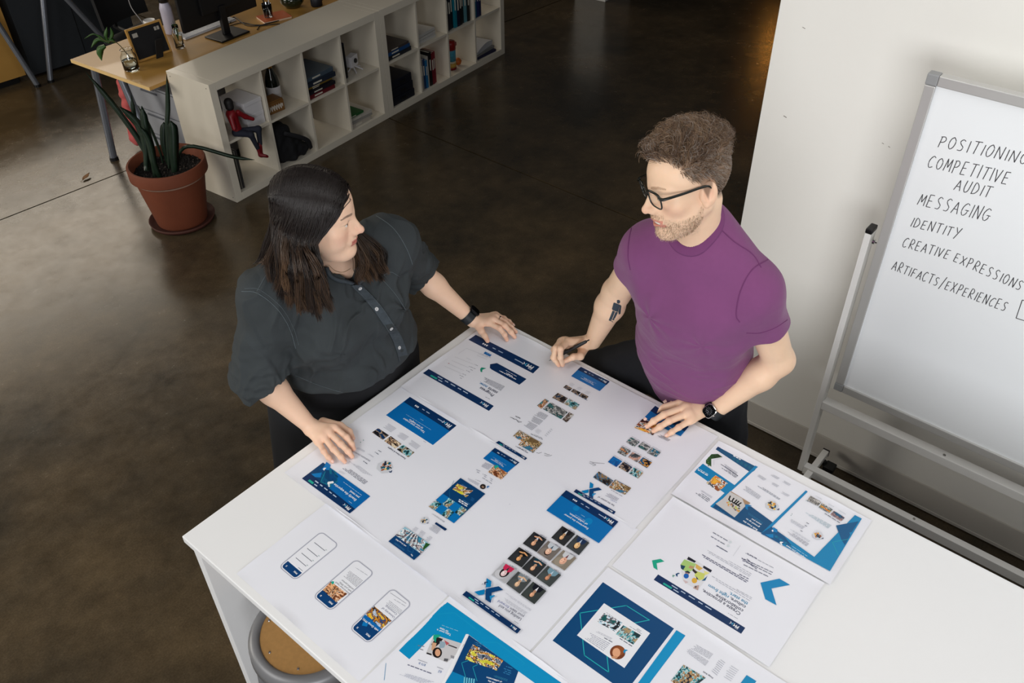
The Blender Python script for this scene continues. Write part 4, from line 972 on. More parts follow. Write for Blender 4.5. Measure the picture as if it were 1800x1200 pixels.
s.sub(s.quad(zh((415, 345), (215, 560), (860, 880), (1005, 712))), 0, 0, 1, 1, BLUE)
s.sub(s.quad(zh((415, 345), (330, 432), (930, 795), (1005, 712))), 0, 0, 1, 1, NAVY); s.text('heights.', *zh((720, 745), (648, 700)), WHITE, .01)
s.photo(zh((190, 575), (45, 725), (375, 862), (505, 700)), ORG+[(60, 40, 40)], 60, 14, 10)
s.para(zh((500, 845), (432, 872), (640, 968), (690, 940)), 4, (90, 94, 112), .4)
pal = [GRYP, GRYP, GRYP+[(30, 120, 160)], GRYP+WARM[:2], [(60, 70, 74), (130, 120, 118), (220, 170, 150)], [(20, 24, 30), (214, 150, 60), (20, 90, 130)], [(0, 96, 170), (0, 120, 190), (0, 80, 150)], DARKP, TEALS]
for k, q in enumerate((((1245, 748), (1203, 790), (1275, 835), (1322, 790)), ((1345, 790), (1303, 830), (1380, 872), (1418, 835)), ((1428, 838), (1385, 885), (1465, 922), (1510, 880)), ((1165, 828), (1125, 880), (1197, 918), (1245, 868)), ((1258, 878), (1220, 922), (1298, 968), (1337, 918)), ((1350, 925), (1307, 970), (1385, 1020), (1430, 970)), ((1090, 915), (1042, 965), (1117, 1010), (1168, 960)), ((1180, 962), (1135, 1012), (1215, 1058), (1257, 1012)), ((1270, 1015), (1228, 1065), (1308, 1110), (1352, 1062)))):
    s.photo(z(*q), pal[k], 70+k, 11, 9); a, b = q[0], q[3]; s.line(*z((b[0]+2, b[1]-10), (a[0]+8, a[1]-8)), .0018, (170, 172, 182))
s.photo(z((962, 1050), (912, 1100), (1045, 1180), (1090, 1130)), [(24, 26, 30), (90, 80, 60), (20, 110, 160), (150, 120, 80)], 80, 14, 9)
z5 = Zm(780, 840, 4.2857)
s.photo(z5((1292, 18), (1242, 75), (1365, 132), (1412, 82)), GOLD, 81, 14, 10)
def xlogo(s, f):
    s.poly([f(*p) for p in ((.47, 0), (.62, .13), (.60, .35), (.44, .38))], (0, 130, 190), px=False); s.poly([f(*p) for p in ((.08, .55), (.41, .45), (.40, .65), (.22, .69))], (0, 130, 190), px=False)
    s.poly([f(*p) for p in ((.84, .33), (.99, .47), (.63, .57), (.60, 1.), (.43, .86), (.44, .43))], (0, 66, 120), px=False); s.poly([f(*p) for p in ((.56, .72), (.70, .68), (.74, .71), (.63, .79), (.62, .88), (.58, .86))], (20, 140, 200), px=False)
def box(zz, x0, y0, x1, y1): return lambda u, v: T(*zz((x0+(x1-x0)*u, y0+(y1-y0)*v))[0])[:2]
xlogo(s, box(z5, 1022, 36, 1192, 160))
s.nav(z5((997, 90), (978, 110), (1280, 280), (1295, 260)))
s.text('See the power of', *z5((1288, 212), (1165, 143)), INK, .01); s.text('in action.', *z5((1304, 190), (1255, 165)), (70, 80, 150), .0); s.para(z5((1225, 108), (1200, 132), (1300, 182), (1322, 160)), 4, (160, 162, 176), .4); s.line(*z5((1345, 145), (1260, 96)), .002, (110, 112, 130))
s.build()

# ---- middle sheet
s = Sheet('printed_sheet', 'wide printed sheet in the middle of the table with eleven portrait photos', -1.698, -1.206, -3.80, -2.866, 2)
z = Zm(500, 680, 5)
q = z((1103, 90), (893, 250), (1305, 513), (1513, 342)); s.sub(s.quad(q), 0, 0, 1, 1, BLUE); s.nav(z((1103, 90), (1050, 135), (1452, 390), (1513, 342)), dots=True)
s.text('Take your next project', *z((1240, 398), (1052, 274)), WHITE, .012); s.text('to new heights.', *z((1222, 362), (1100, 284)), WHITE, .012); s.line(*z((1288, 380), (1070, 244)), .0016, (170, 205, 235)); s.line(*z((1222, 298), (1195, 283)), .0016, (170, 205, 235))
for k, q in enumerate((((825, 365), (770, 402), (865, 468), (920, 428)), ((935, 435), (877, 478), (975, 545), (1030, 505)), ((1045, 510), (988, 552), (1090, 622), (1143, 578)))):
    s.photo(z(*q), (DARKP+[(10, 50, 100)], [(20, 16, 20), (226, 190, 150), (60, 30, 30), (240, 220, 190)], TEALS+[(16, 20, 30)])[k], 90+k, 14, 10)
for q in (((915, 320), (860, 352), (935, 402), (988, 366)), ((1015, 392), (975, 428), (1050, 475), (1098, 440)), ((1118, 466), (1082, 500), (1160, 552), (1200, 520))): s.para(z(*q), 6, (170, 172, 184), .4)
s.text('Recent News & Insights', *z((1070, 632), (914, 528)), INK, .012); s.line(*z((1245, 492), (1222, 478)), .0015, (130, 130, 150)); s.line(*z((852, 575), (826, 560)), .003, (90, 94, 110)); s.line(*z((828, 596), (796, 575)), .003, (90, 94, 110))
s.crowd(z((900, 618), (785, 700), (870, 792), (990, 700)), 5)
for a in ((695, 471), (670, 490)): s.ell(s.quad(z((a[0], a[1]-5), (a[0]-5, a[1]), (a[0], a[1]+5), (a[0]+5, a[1]))), .5, .5, .5, .5, (10, 130, 110))
s.para(z((635, 522), (618, 535), (700, 578), (712, 565)), 3, (180, 182, 192), .35); s.para(z((735, 582), (728, 592), (780, 624), (788, 616)), 2, (180, 182, 192), .4); s.para(z((605, 560), (596, 570), (748, 660), (760, 650)), 3, (110, 114, 130), .35); s.line(*z((728, 680), (694, 655)), .003, (80, 84, 104))
s.para(z((650, 688), (560, 648), (690, 762), (785, 790)), 5, (130, 134, 150), .2); s.para(z((530, 688), (480, 700), (700, 860), (738, 834)), 4, (84, 88, 108), .35); s.para(z((480, 728), (462, 742), (520, 775), (540, 764)), 3, LG_, .4)
f = s.quad(z((340, 668), (155, 808), (575, 1115), (755, 965))); s.sub(f, 0, 0, 1, 1, (0, 104, 176))
s.poly([f(*p) for p in ((1, .26), (1, 1), (.86, 1.), (.62, .9), (.56, .26))], (0, 66, 112), px=False)
for k in range(14): a = rp.uniform(.45, .95); b = rp.uniform(.3, .95); s.poly([f(a, b), f(a+.03, b-.03), f(min(1, a+.14), min(1, b+.16)), f(a+.08, min(1, b+.17))], ((0, 88, 130), (0, 74, 128), (10, 110, 140))[k % 3], px=False)
s.poly(z((370, 662), (408, 690), (395, 735), (325, 730), (352, 700)), (0, 120, 190)); s.poly(z((330, 757), (318, 800), (250, 795), (228, 770)), (0, 124, 194)); s.poly(z((370, 716), (350, 714), (338, 726), (350, 740), (356, 728)), WHITE)
s.nav(z((222, 758), (155, 808), (575, 1115), (622, 1078)))
s.poly(z((430, 832), (384, 838), (378, 850), (390, 885), (402, 878), (398, 856), (436, 850)), WHITE); s.stroke(z((360, 750), (320, 840), (400, 870), (470, 830)), .0012, (30, 160, 170))
s.text('Exactly the expertise', *z((638, 996), (446, 852)), WHITE, .016); s.text('you need.', *z((664, 972), (582, 912)), WHITE, .016); s.line(*z((680, 957), (520, 840)), .0018, (190, 215, 240)); s.line(*z((594, 1028), (562, 1005)), .0018, (190, 215, 240))
z = Zm(660, 760, 5)
s.sub(s.quad(z((1050, 140), (947, 232), (1155, 360), (1265, 268))), 0, 0, 1, 1, BLUE); s.nav(z((1050, 140), (1018, 167), (1233, 296), (1265, 268)), dots=True)
s.text('Take your next project', *z((1130, 304), (1018, 236)), WHITE, .01); s.text('to new heights.', *z((1122, 288), (1050, 240)), WHITE, .01); s.line(*z((1150, 295), (1035, 222)), .0012, (170, 205, 235))
s.photo(z((1048, 290), (990, 352), (1105, 420), (1162, 362)), WARM, 100, 14, 11); s.poly(z((1040, 300), (1075, 292), (1085, 310), (1062, 316), (1055, 330)), TEAL)
s.para(z((955, 262), (920, 300), (992, 334), (1035, 290)), 6, (150, 152, 168), .4)
for a, b in (((922, 346), (884, 330)), ((912, 362), (892, 350)), ((978, 385), (942, 370)), ((974, 400), (950, 385)), ((1030, 420), (1005, 405)), ((1026, 434), (1010, 424)), ((1022, 455), (940, 402)), ((830, 590+100), (832, 691))): s.line(*z(a, b), .0022, (130, 134, 150))
f = s.quad(z((748, 405), (467, 655), (690, 803), (965, 545))); s.sub(f, 0, 0, 1, 1, (0, 62, 112)); cc = [(0, 116, 186), (30, 90, 120), (10, 70, 120), (150, 190, 200)]
for i in range(4):
    for j in range(2):
        c = ((0, 116, 186) if (i+j) % 2 == 0 else None); u0, v0 = i/4, j*.22
        if c: s.sub(f, u0, v0, u0+.25, v0+.22, c)
        else: s.photo([tuple(a) for a in z((0, 0), (0, 0), (0, 0), (0, 0))] if False else [z((748+(467-748)*a+(965-748)*b, 405+(655-405)*a+(545-405)*b))[0] for a, b in ((1-v0-.22, 1-u0-.25), (1-v0, 1-u0-.25), (1-v0, 1-u0), (1-v0-.22, 1-u0))], (CITY, TEALS, [(190, 180, 190), (230, 215, 210), (120, 110, 130), (30, 50, 90)], TEALS)[(i+j) % 4], 110+i+4*j, 6, 5)
s.photo(z((722, 455), (678, 505), (800, 577), (862, 512)), YEL, 120, 16, 9); s.line(*z((812, 640), (735, 594)), .005, WHITE); s.line(*z((806, 655), (730, 608)), .005, WHITE); s.para(z((770, 590), (752, 602), (822, 642), (832, 632)), 3, (80, 140, 190), .4); s.para(z((845, 570), (828, 600), (858, 612), (872, 590)), 4, (40, 110, 170), .4)
s.para(z((760, 455), (748, 466), (786, 490), (796, 480)), 3, (80, 140, 190), .4); s.stroke(z((690, 430), (650, 520), (655, 600)), .001, (20, 110, 150))
f = s.quad(z((945, 450), (908, 482), (945, 513), (980, 482))); s.ell(f, .5, .5, .5, .5, (40, 34, 34), 20); s.ell(f, .45, .45, .25, .2, (150, 120, 100)); s.poly(z((1005, 478), (988, 474), (978, 484), (988, 496), (992, 484)), BLUE)
s.para(z((805, 398), (790, 412), (900, 475), (915, 452)), 4, (170, 172, 184), .4); s.line(*z((928, 440), (880, 418)), .0018, (150, 152, 165))
s.para(z((488, 705), (480, 712), (602, 796), (612, 786)), 2, (110, 114, 130), .35); s.crowd(z((432, 735), (375, 790), (425, 826), (490, 775)), 9)
s.poly(z((535, 796), (524, 802), (526, 812), (612, 870), (628, 858), (622, 850)), NAVY); s.para(z((505, 805), (462, 850), (540, 900), (578, 856)), 8, (160, 162, 174), .4)
for q in (((345, 828), (318, 858), (352, 880), (382, 850)), ((405, 860), (366, 900), (410, 926), (446, 888)), ((470, 905), (435, 942), (470, 965), (505, 930))): s.para(z(*q), 5, (190, 192, 202), .4)
f = s.quad(z((260, 835), (115, 963), (340, 1128), (483, 990))); s.photo(z((260, 835), (172, 915), (397, 1076), (483, 990)), CITY, 130, 20, 12, 7)
for k in range(9): u = .18+k*.075; s.poly([f(u, .42), f(u+.022, .42), f(.62+(u-.5)*.5, .98), f(.6+(u-.5)*.5, .98)], ((70, 50, 60), (240, 244, 246))[k % 2], px=False)
s.poly(z((445, 975), (483, 990), (418, 1045), (420, 1020)), (40, 90, 40)); f2 = s.quad(z((178, 910), (115, 963), (340, 1128), (400, 1074))); s.sub(f2, 0, 0, 1, 1, (0, 64, 116)); s.text('with Group PMX.', *z((275, 1004), (182, 938)), WHITE, .02); s.logo(z((318, 1072), (300, 1080), (322, 1102), (332, 1092))); s.para(z((170, 965), (155, 978), (250, 1048), (262, 1034)), 2, (60, 130, 180), .3); s.stroke(z((290, 1000), (285, 1045), (330, 1065), (335, 1030)), .001, (40, 110, 160))
z = z5
f = s.quad(z((922, 98), (773, 250), (1168, 497), (1315, 335))); s.sub(f, 0, 0, 1, 1, (0, 112, 182)); s.nav(z((922, 98), (883, 137), (1276, 380), (1315, 335)), dots=True)
s.ell(f, .36, .45, .06, .14, (0, 132, 196)); s.ell(f, .66, .62, .05, .1, (0, 132, 196))
s.text('Experience the power', *z((1092, 386), (912, 274)), WHITE, .012); s.text('of collaboration.', *z((1086, 352), (950, 268)), WHITE, .012); s.line(*z((1066, 330), (990, 282)), .0016, (170, 205, 235)); s.line(*z((1062, 300), (1030, 280)), .0016, (170, 205, 235))
DG = (44, 46, 48)
HS = ((((893, 368), (810, 455), (905, 520), (990, 428)), DG, (24, 24, 26), (224, 176, 130), (20, 16, 16), 0, 0, 1.0, 0, (230, 230, 232)), (((1003, 435), (920, 522), (1018, 588), (1097, 495)), (60, 64, 66), (28, 50, 84), (230, 184, 130), (50, 36, 26), 0, 0, 1.4, 0, (190, 205, 225)),
      (((680, 412), (595, 500), (700, 565), (775, 470)), DG, (22, 26, 36), (226, 172, 136), (60, 40, 30), 0, 0, 1.05, 1, (215, 220, 230)), (((787, 480), (702, 567), (800, 632), (885, 543)), (120, 112, 106), (200, 206, 212), (236, 186, 160), (40, 28, 22), 0, 0, 1.45, 0, (60, 90, 110)),
      (((900, 550), (808, 640), (910, 705), (1000, 610)), (140, 130, 116), (210, 212, 216), (232, 176, 150), (60, 40, 30), 0, 1, 1.6, 0, (110, 40, 50)), (((568, 528), (480, 615), (588, 682), (665, 590)), DG, (16, 14, 16), (226, 166, 110), (30, 22, 18), 0, 0, 1., 1, None),
      (((678, 597), (588, 687), (690, 755), (775, 662)), DG, (16, 56, 72), (232, 180, 144), (90, 60, 40), 0, 0, 1., 1, (20, 24, 30)), (((785, 668), (697, 758), (798, 830), (885, 740)), (66, 72, 72), (120, 156, 172), (206, 146, 112), (70, 50, 40), 0, 0, .95, 0, (190, 210, 225)),
      (((452, 645), (362, 735), (465, 803), (553, 705)), (184, 184, 188), (206, 40, 84), (240, 206, 206), (28, 22, 24), 1, 0, 1.3, 0, (20, 60, 60)), (((562, 712), (470, 805), (573, 882), (660, 780)), (70, 74, 74), (130, 140, 146), (228, 186, 150), (120, 110, 100), 0, 0, 1.05, 1, (235, 235, 238)),
      (((673, 790), (580, 888), (683, 960), (773, 860)), (56, 62, 60), (18, 22, 34), (220, 166, 130), (40, 30, 24), 0, 0, 1., 0, (235, 235, 240)))
for q, bg, cl, sk, hr, lo, ba, bi, fo, sh_ in HS:
    s.head(z(*q), bg, cl, sk, hr, bool(lo), bool(ba), bi, bool(fo), sh_); a, b = q[0], q[3]; s.line(*z((b[0]-2, b[1]-8), (b[0]-.55*(b[0]-a[0]), b[1]-8-.55*(b[1]-a[1]))), .0022, (100, 104, 120)); s.line(*z((b[0]+4, b[1]-14), (b[0]-.4*(b[0]-a[0]), b[1]-14-.4*(b[1]-a[1]))), .0014, (160, 162, 174))
z = Zm(780, 960, 7.5)
xlogo(s, box(z, 370, 435, 790, 765)); s.stroke(z((575, 490), (545, 492), (545, 515)), .003, NAVY); s.stroke(z((520, 512), (505, 518)), .0015, GREY)
s.nav(z((300, 605), (247, 655), (968, 1168), (1018, 1112)))
s.text('Leading you and', *z((1032, 975), (742, 785)), INK, .007); s.text('your team', *z((1066, 934), (885, 822)), INK, .007); s.text('forward', *z((868, 812), (728, 724)), (70, 84, 150), .0)
s.line(*z((985, 1038), (925, 998)), .0016, GREY); s.para(z((800, 690), (752, 706), (1070, 916), (1110, 890)), 4, (150, 152, 166), .3); s.para(z((800, 612), (778, 630), (1140, 872), (1160, 850)), 4, (150, 152, 166), .3)
s.build()

# ---- create page
s = Sheet('printed_sheet', 'printed sheet with the heading about a proactive collaborative culture', -1.352, -1.046, -4.272, -3.812, 4)
z = Zm(1130, 960, 7.5)
s.nav(z((200, 378), (142, 448), (1293, 1160), (1348, 1082)))
CY2 = (0, 134, 176)
s.text('Create a proactive,', *z((1296, 888), (794, 572)), INK, .007); s.text('collaborative', *z((1330, 848), (972, 632)), INK, .007); s.text('culture,', *z((1362, 798), (1158, 676)), INK, .007); s.text('right from', *z((1140, 664), (874, 506)), CY2, .007); s.text('the start.', *z((1390, 752), (1150, 608)), CY2, .007)
s.line(*z((1250, 965), (1120, 888)), .0014, GREY)
f = s.quad(z((620, 120), (440, 380), (720, 600), (910, 330)))
s.poly(z((600, 145), (905, 325), (725, 590), (530, 470), (490, 250)), (226, 226, 230))
for pts, c in ((((600, 145), (700, 205), (680, 225), (580, 180)), (24, 30, 44)), (((545, 180), (700, 240), (660, 320), (600, 350), (520, 320), (495, 250)), (170, 205, 120)), (((495, 250), (560, 270), (530, 320), (500, 300)), (16, 66, 90)), (((700, 240), (790, 300), (740, 330), (690, 290)), (220, 180, 90)), (((800, 262), (910, 325), (890, 355), (790, 290)), (26, 34, 52)), (((690, 330), (820, 370), (800, 440), (740, 460), (680, 400)), (206, 214, 110)), (((800, 330), (880, 360), (820, 390)), (230, 226, 140)), (((660, 300), (720, 350), (690, 370), (650, 330)), (50, 40, 36)), (((620, 260), (680, 280), (640, 310), (600, 290)), (190, 150, 110)), (((590, 330), (545, 345), (600, 375), (625, 355)), (20, 40, 60)), (((700, 400), (735, 450), (705, 440)), (30, 40, 70)), (((800, 440), (850, 400), (820, 460), (770, 465)), (10, 90, 130)), (((560, 355), (600, 360), (605, 385), (545, 380)), (200, 150, 120)), (((530, 450), (600, 480), (560, 500)), (214, 190, 190)), (((680, 530), (740, 520), (725, 590), (660, 560)), (190, 160, 150)), (((690, 530), (710, 535), (700, 560), (680, 550)), (90, 84, 84))): s.poly(z(*pts), c)
for cx, cy, r, c in ((570, 400, 34, (10, 96, 180)), (678, 460, 36, (226, 176, 60))): s.poly(z(*[(cx+r*math.cos(a), cy+r*math.sin(a)) for a in np.linspace(0, 6.28, 18, endpoint=False)]), c)
s.poly(z((120, 195), (232, 175), (282, 208), (180, 232), (192, 322), (140, 290)), (20, 168, 136)); s.poly(z((430, 372), (465, 358), (488, 366), (455, 380), (455, 412), (438, 400)), (0, 70, 120)); s.stroke(z((415, 395), (395, 392), (398, 412)), .0022, (60, 160, 130))
for a, b in (((1362, 482), (800, 150)), ((1385, 470), (780, 118)), ((1390, 438), (1268, 375))): s.line(*z(a, b), .0034, (70, 72, 108))
for a, b in (((1405, 408), (865, 92)), ((1420, 395), (850, 62)), ((1432, 375), (1130, 200)), ((1410, 728), (960, 455)), ((1430, 708), (908, 402)), ((1436, 690), (1228, 572))): s.line(*z(a, b), .0016, (150, 152, 166))
for a, b in (((1105, 80), (965, 0)), ((1500, 310), (1300, 165)), ((1505, 285), (1310, 195)), ((1440, 240), (1370, 175)), ((1500, 170), (1370, 100))): s.line(*z(a, b), .003, (90, 92, 120))
z7 = Zm(900, 940, 3.4615)
s.poly(z7((1510, 295), (1625, 270), (1690, 308), (1577, 330), (1608, 432), (1540, 395)), (0, 134, 190))
z6 = Zm(1120, 760, 4.2857)
for a, b, w in (((1020, 1060), (785, 950), .003), ((1010, 1075), (830, 985), .003), ((985, 1090), (800, 1000), .003), ((1025, 1025), (815, 915), .0016), ((680, 905), (600, 858), .0032), ((658, 848), (555, 788), .0032), ((680, 822), (570, 758), .0032)): s.line(*z6(a, b), w, (84, 88, 112))
for c in ((700, 830), (685, 860)): s.ell(s.quad(z6((c[0], c[1]-12), (c[0]-16, c[1]), (c[0], c[1]+12), (c[0]+16, c[1]))), .5, .5, .5, .5, (214, 222, 226))
s.stroke(z6((775, 858), (722, 935)), .0009, LG_)
s.build()

# ---- collage sheet
s = Sheet('printed_sheet', 'printed sheet with overlapping cyan and navy web pages nearest the whiteboard', -1.040, -.768, -4.285, -3.802, 5)
z = Zm(1180, 780, 8.572)
s.poly(z((678, 42), (645, 80), (1175, 432), (1270, 352), (905, 165)), (0, 84, 128)); 
for k in range(6): u = k/6; s.poly(z((930+60*k, 215+30*k), (965+60*k, 225+35*k), (950+55*k, 262+34*k), (915+60*k, 250+28*k)), (0, 100+6*(k % 2), 134))
s.poly(z((678, 42), (645, 80), (720, 100), (740, 72)), (0, 60, 110)); s.line(*z((1042, 250), (930, 186)), .006, WHITE)
s.poly(z((460, 300), (345, 435), (545, 575), (660, 480), (800, 755), (583, 953), (620, 975), (1303, 358), (1268, 340), (950, 630)), CYAN) if False else None
s.poly(z((460, 300), (345, 435), (800, 752), (950, 632)), (0, 132, 188)); s.poly(z((1303, 358), (1262, 338), (950, 632), (800, 752), (583, 953), (620, 975)), (0, 132, 188))
s.poly(z((580, 168), (520, 230), (520, 305), (600, 355), (600, 238), (770, 210), (700, 162)), (40, 80, 44))
for k in range(22): a = rp.uniform(0, 1); b_ = rp.uniform(0, 1); x, y = (530+60*a, 190+150*b_) if k % 2 else (590+140*a, 168+50*b_*(1-a*.4)); s.poly(z((x, y), (x+16, y+6), (x+10, y+18), (x-6, y+12)), GRN[k % 4])
s.stroke(z((765, 225), (640, 255), (640, 330)), .0008, LG_); s.line(*z((545, 492), (392, 398)), .005, WHITE); s.line(*z((552, 474), (400, 380)), .005, (180, 215, 235))
s.photo(z((665, 485), (525, 600), (710, 735), (850, 605)), ORG, 140, 16, 12)
s.para(z((770, 290), (735, 322), (965, 470), (1000, 445)), 6, (170, 172, 184), .4); s.para(z((765, 315), (748, 330), (995, 500), (1010, 485)), 1, (70, 74, 100), .4); 
for a, b in (((1000, 500), (745, 318)), ((985, 512), (832, 405)), ((968, 520), (760, 375))): s.line(*z(a, b), .0028, (84, 88, 108))
for a, b in (((580, 850), (450, 755)), ((575, 870), (415, 765)), ((550, 885), (368, 752))): s.line(*z(a, b), .0028, (84, 88, 108))
s.para(z((430, 690), (425, 712), (600, 835), (620, 808)), 4, (190, 192, 202), .4)
s.poly(z((890, 722), (1060, 825), (1112, 950), (948, 1122), (665, 915), (770, 840)), (206, 204, 202)); s.poly(z((890, 722), (1060, 825), (1190, 905), (1112, 950), (1065, 835), (895, 740)), (170, 140, 110))
for cx in (880, 925, 960, 985, 1015): s.stroke(z((cx+(cx-880)*.2+5, 800+(cx-880)*.75), (cx-15, 850+(cx-880)*.62), (cx+8, 880+(cx-880)*.55)), .004, (26, 34, 36))
for k in range(26): x = 820+rp.uniform(0, 190); y = 880+(x-820)*.55+rp.uniform(-25, 40); s.poly(z((x, y), (x+26, y+8), (x+16, y+28), (x-8, y+18)), ((190, 205, 110), (226, 150, 90), (230, 228, 224), (150, 110, 90), (210, 170, 60), (90, 90, 96))[k % 6])
s.poly(z((620, 975), (665, 918), (948, 1122), (1112, 955), (1200, 958), (1530, 1200), (1480, 1290), (1390, 1370), (1020, 1200)), (0, 78, 124)); s.poly(z((1110, 925), (1165, 930), (1210, 948), (1150, 962), (1150, 1012), (1115, 985)), (0, 124, 186))
z = z6
s.text('Built from the', *z((908, 738), (800, 668)), WHITE, .02); s.text('ground up to', *z((922, 716), (822, 652)), WHITE, .02); s.text('move you', *z((936, 698), (864, 654)), WHITE, .02); s.para(z((830, 602), (818, 612), (940, 698), (948, 682)), 2, (50, 130, 170), .3); s.line(*z((660, 620), (600, 580)), .0016, (60, 140, 190))
s.poly(z((1268, 443), (1283, 453), (950, 780), (930, 768)), (0, 132, 188)); s.crowd(z((1000, 498), (945, 560), (1030, 615), (1085, 555)), 15)
for q in (((915, 320), (900, 335), (950, 370), (975, 358)), ((1010, 315), (998, 328), (1055, 362), (1075, 350)), ((1010, 375), (998, 390), (1050, 420), (1070, 408)), ((1100, 365), (1088, 378), (1140, 410), (1160, 398)), ((1090, 450), (1078, 462), (1130, 492), (1150, 480)), ((815, 405), (790, 432), (910, 512), (935, 486))): s.para(z(*q), 4, (176, 180, 190), .4)
s.para(z((915, 398), (900, 410), (1065, 515), (1080, 505)), 2, (120, 126, 140), .35)
z = Zm(1330, 840, 7.06)
s.poly(z((50, 700), (180, 618), (710, 992), (905, 1168)), (0, 132, 184)); s.poly(z((710, 992), (1215, 472), (1300, 517), (905, 1168)), (0, 132, 184))
s.poly(z((50, 700), (180, 618), (330, 724), (430, 850), (260, 815)), (0, 84, 134))
for k in range(12): x = 190+k*19; y = 700+k*13; s.poly(z((x, y), (x+30, y+6), (x+22, y+34), (x-8, y+20)), ((0, 104, 140), (0, 92, 150), (8, 120, 160))[k % 3])
s.poly(z((100, 712), (200, 710), (205, 755), (160, 750)), (0, 130, 194)); s.poly(z((205, 622), (255, 655), (250, 690), (200, 680), (190, 650)), (0, 126, 190)); s.poly(z((205, 660), (188, 655), (182, 668), (198, 684), (202, 672)), WHITE); s.poly(z((330, 808), (292, 802), (280, 812), (305, 850), (316, 842), (305, 825)), WHITE)
s.poly(z((980, 602), (1262, 550), (1165, 700), (1090, 845), (1050, 785)), (0, 88, 138)); s.poly(z((1145, 690), (1200, 680), (1165, 735)), (0, 132, 184)); s.stroke(z((1140, 770), (935, 810), (1010, 970)), .0012, (30, 170, 180))
s.text('expertise you need', *z((606, 1004), (372, 846)), WHITE, .02); s.line(*z((625, 985), (425, 852)), .0022, (180, 215, 235))
s.photo(z((665, 235), (620, 290), (755, 360), (800, 312)), [(110, 106, 102), (170, 166, 162), (80, 78, 76), (205, 200, 196)], 150, 12, 8); s.photo(z((805, 325), (765, 375), (895, 450), (940, 405)), GRYP+ORG[:2], 151, 12, 8); s.photo(z((955, 420), (910, 465), (1045, 550), (1090, 505)), [(20, 90, 130), (60, 70, 90), (190, 150, 140), (120, 100, 110)], 152, 12, 8)
s.line(*z((1028, 570), (840, 450)), .003, (80, 82, 104)); s.crowd(z((745, 650), (660, 730), (770, 800), (850, 722)), 16)
for q in (((720, 225), (712, 235), (800, 285), (810, 275)), ((870, 318), (862, 328), (950, 378), (960, 368)), ((1010, 405), (1002, 415), (1095, 470), (1105, 460)), ((395, 500), (375, 530), (560, 650), (600, 620)), ((400, 628), (385, 645), (640, 810), (665, 795))): s.para(z(*q), 3, (176, 180, 190), .35)
s.para(z((595, 420), (585, 440), (880, 640), (930, 600)), 5, (120, 160, 172), .3); s.para(z((395, 660), (355, 680), (610, 862), (650, 830)), 4, (100, 104, 124), .3)
for a in ((625, 565), (600, 595), (545, 660)): s.line(*z((a[0]+20, a[1]+20), (a[0]-15, a[1])), .003, (100, 104, 120))
for a in ((436, 461), (422, 478), (628, 303), (612, 293)): s.ell(s.quad(z((a[0], a[1]-6), (a[0]-6, a[1]), (a[0], a[1]+6), (a[0]+6, a[1]))), .5, .5, .5, .5, (20, 110, 110))
s.build()

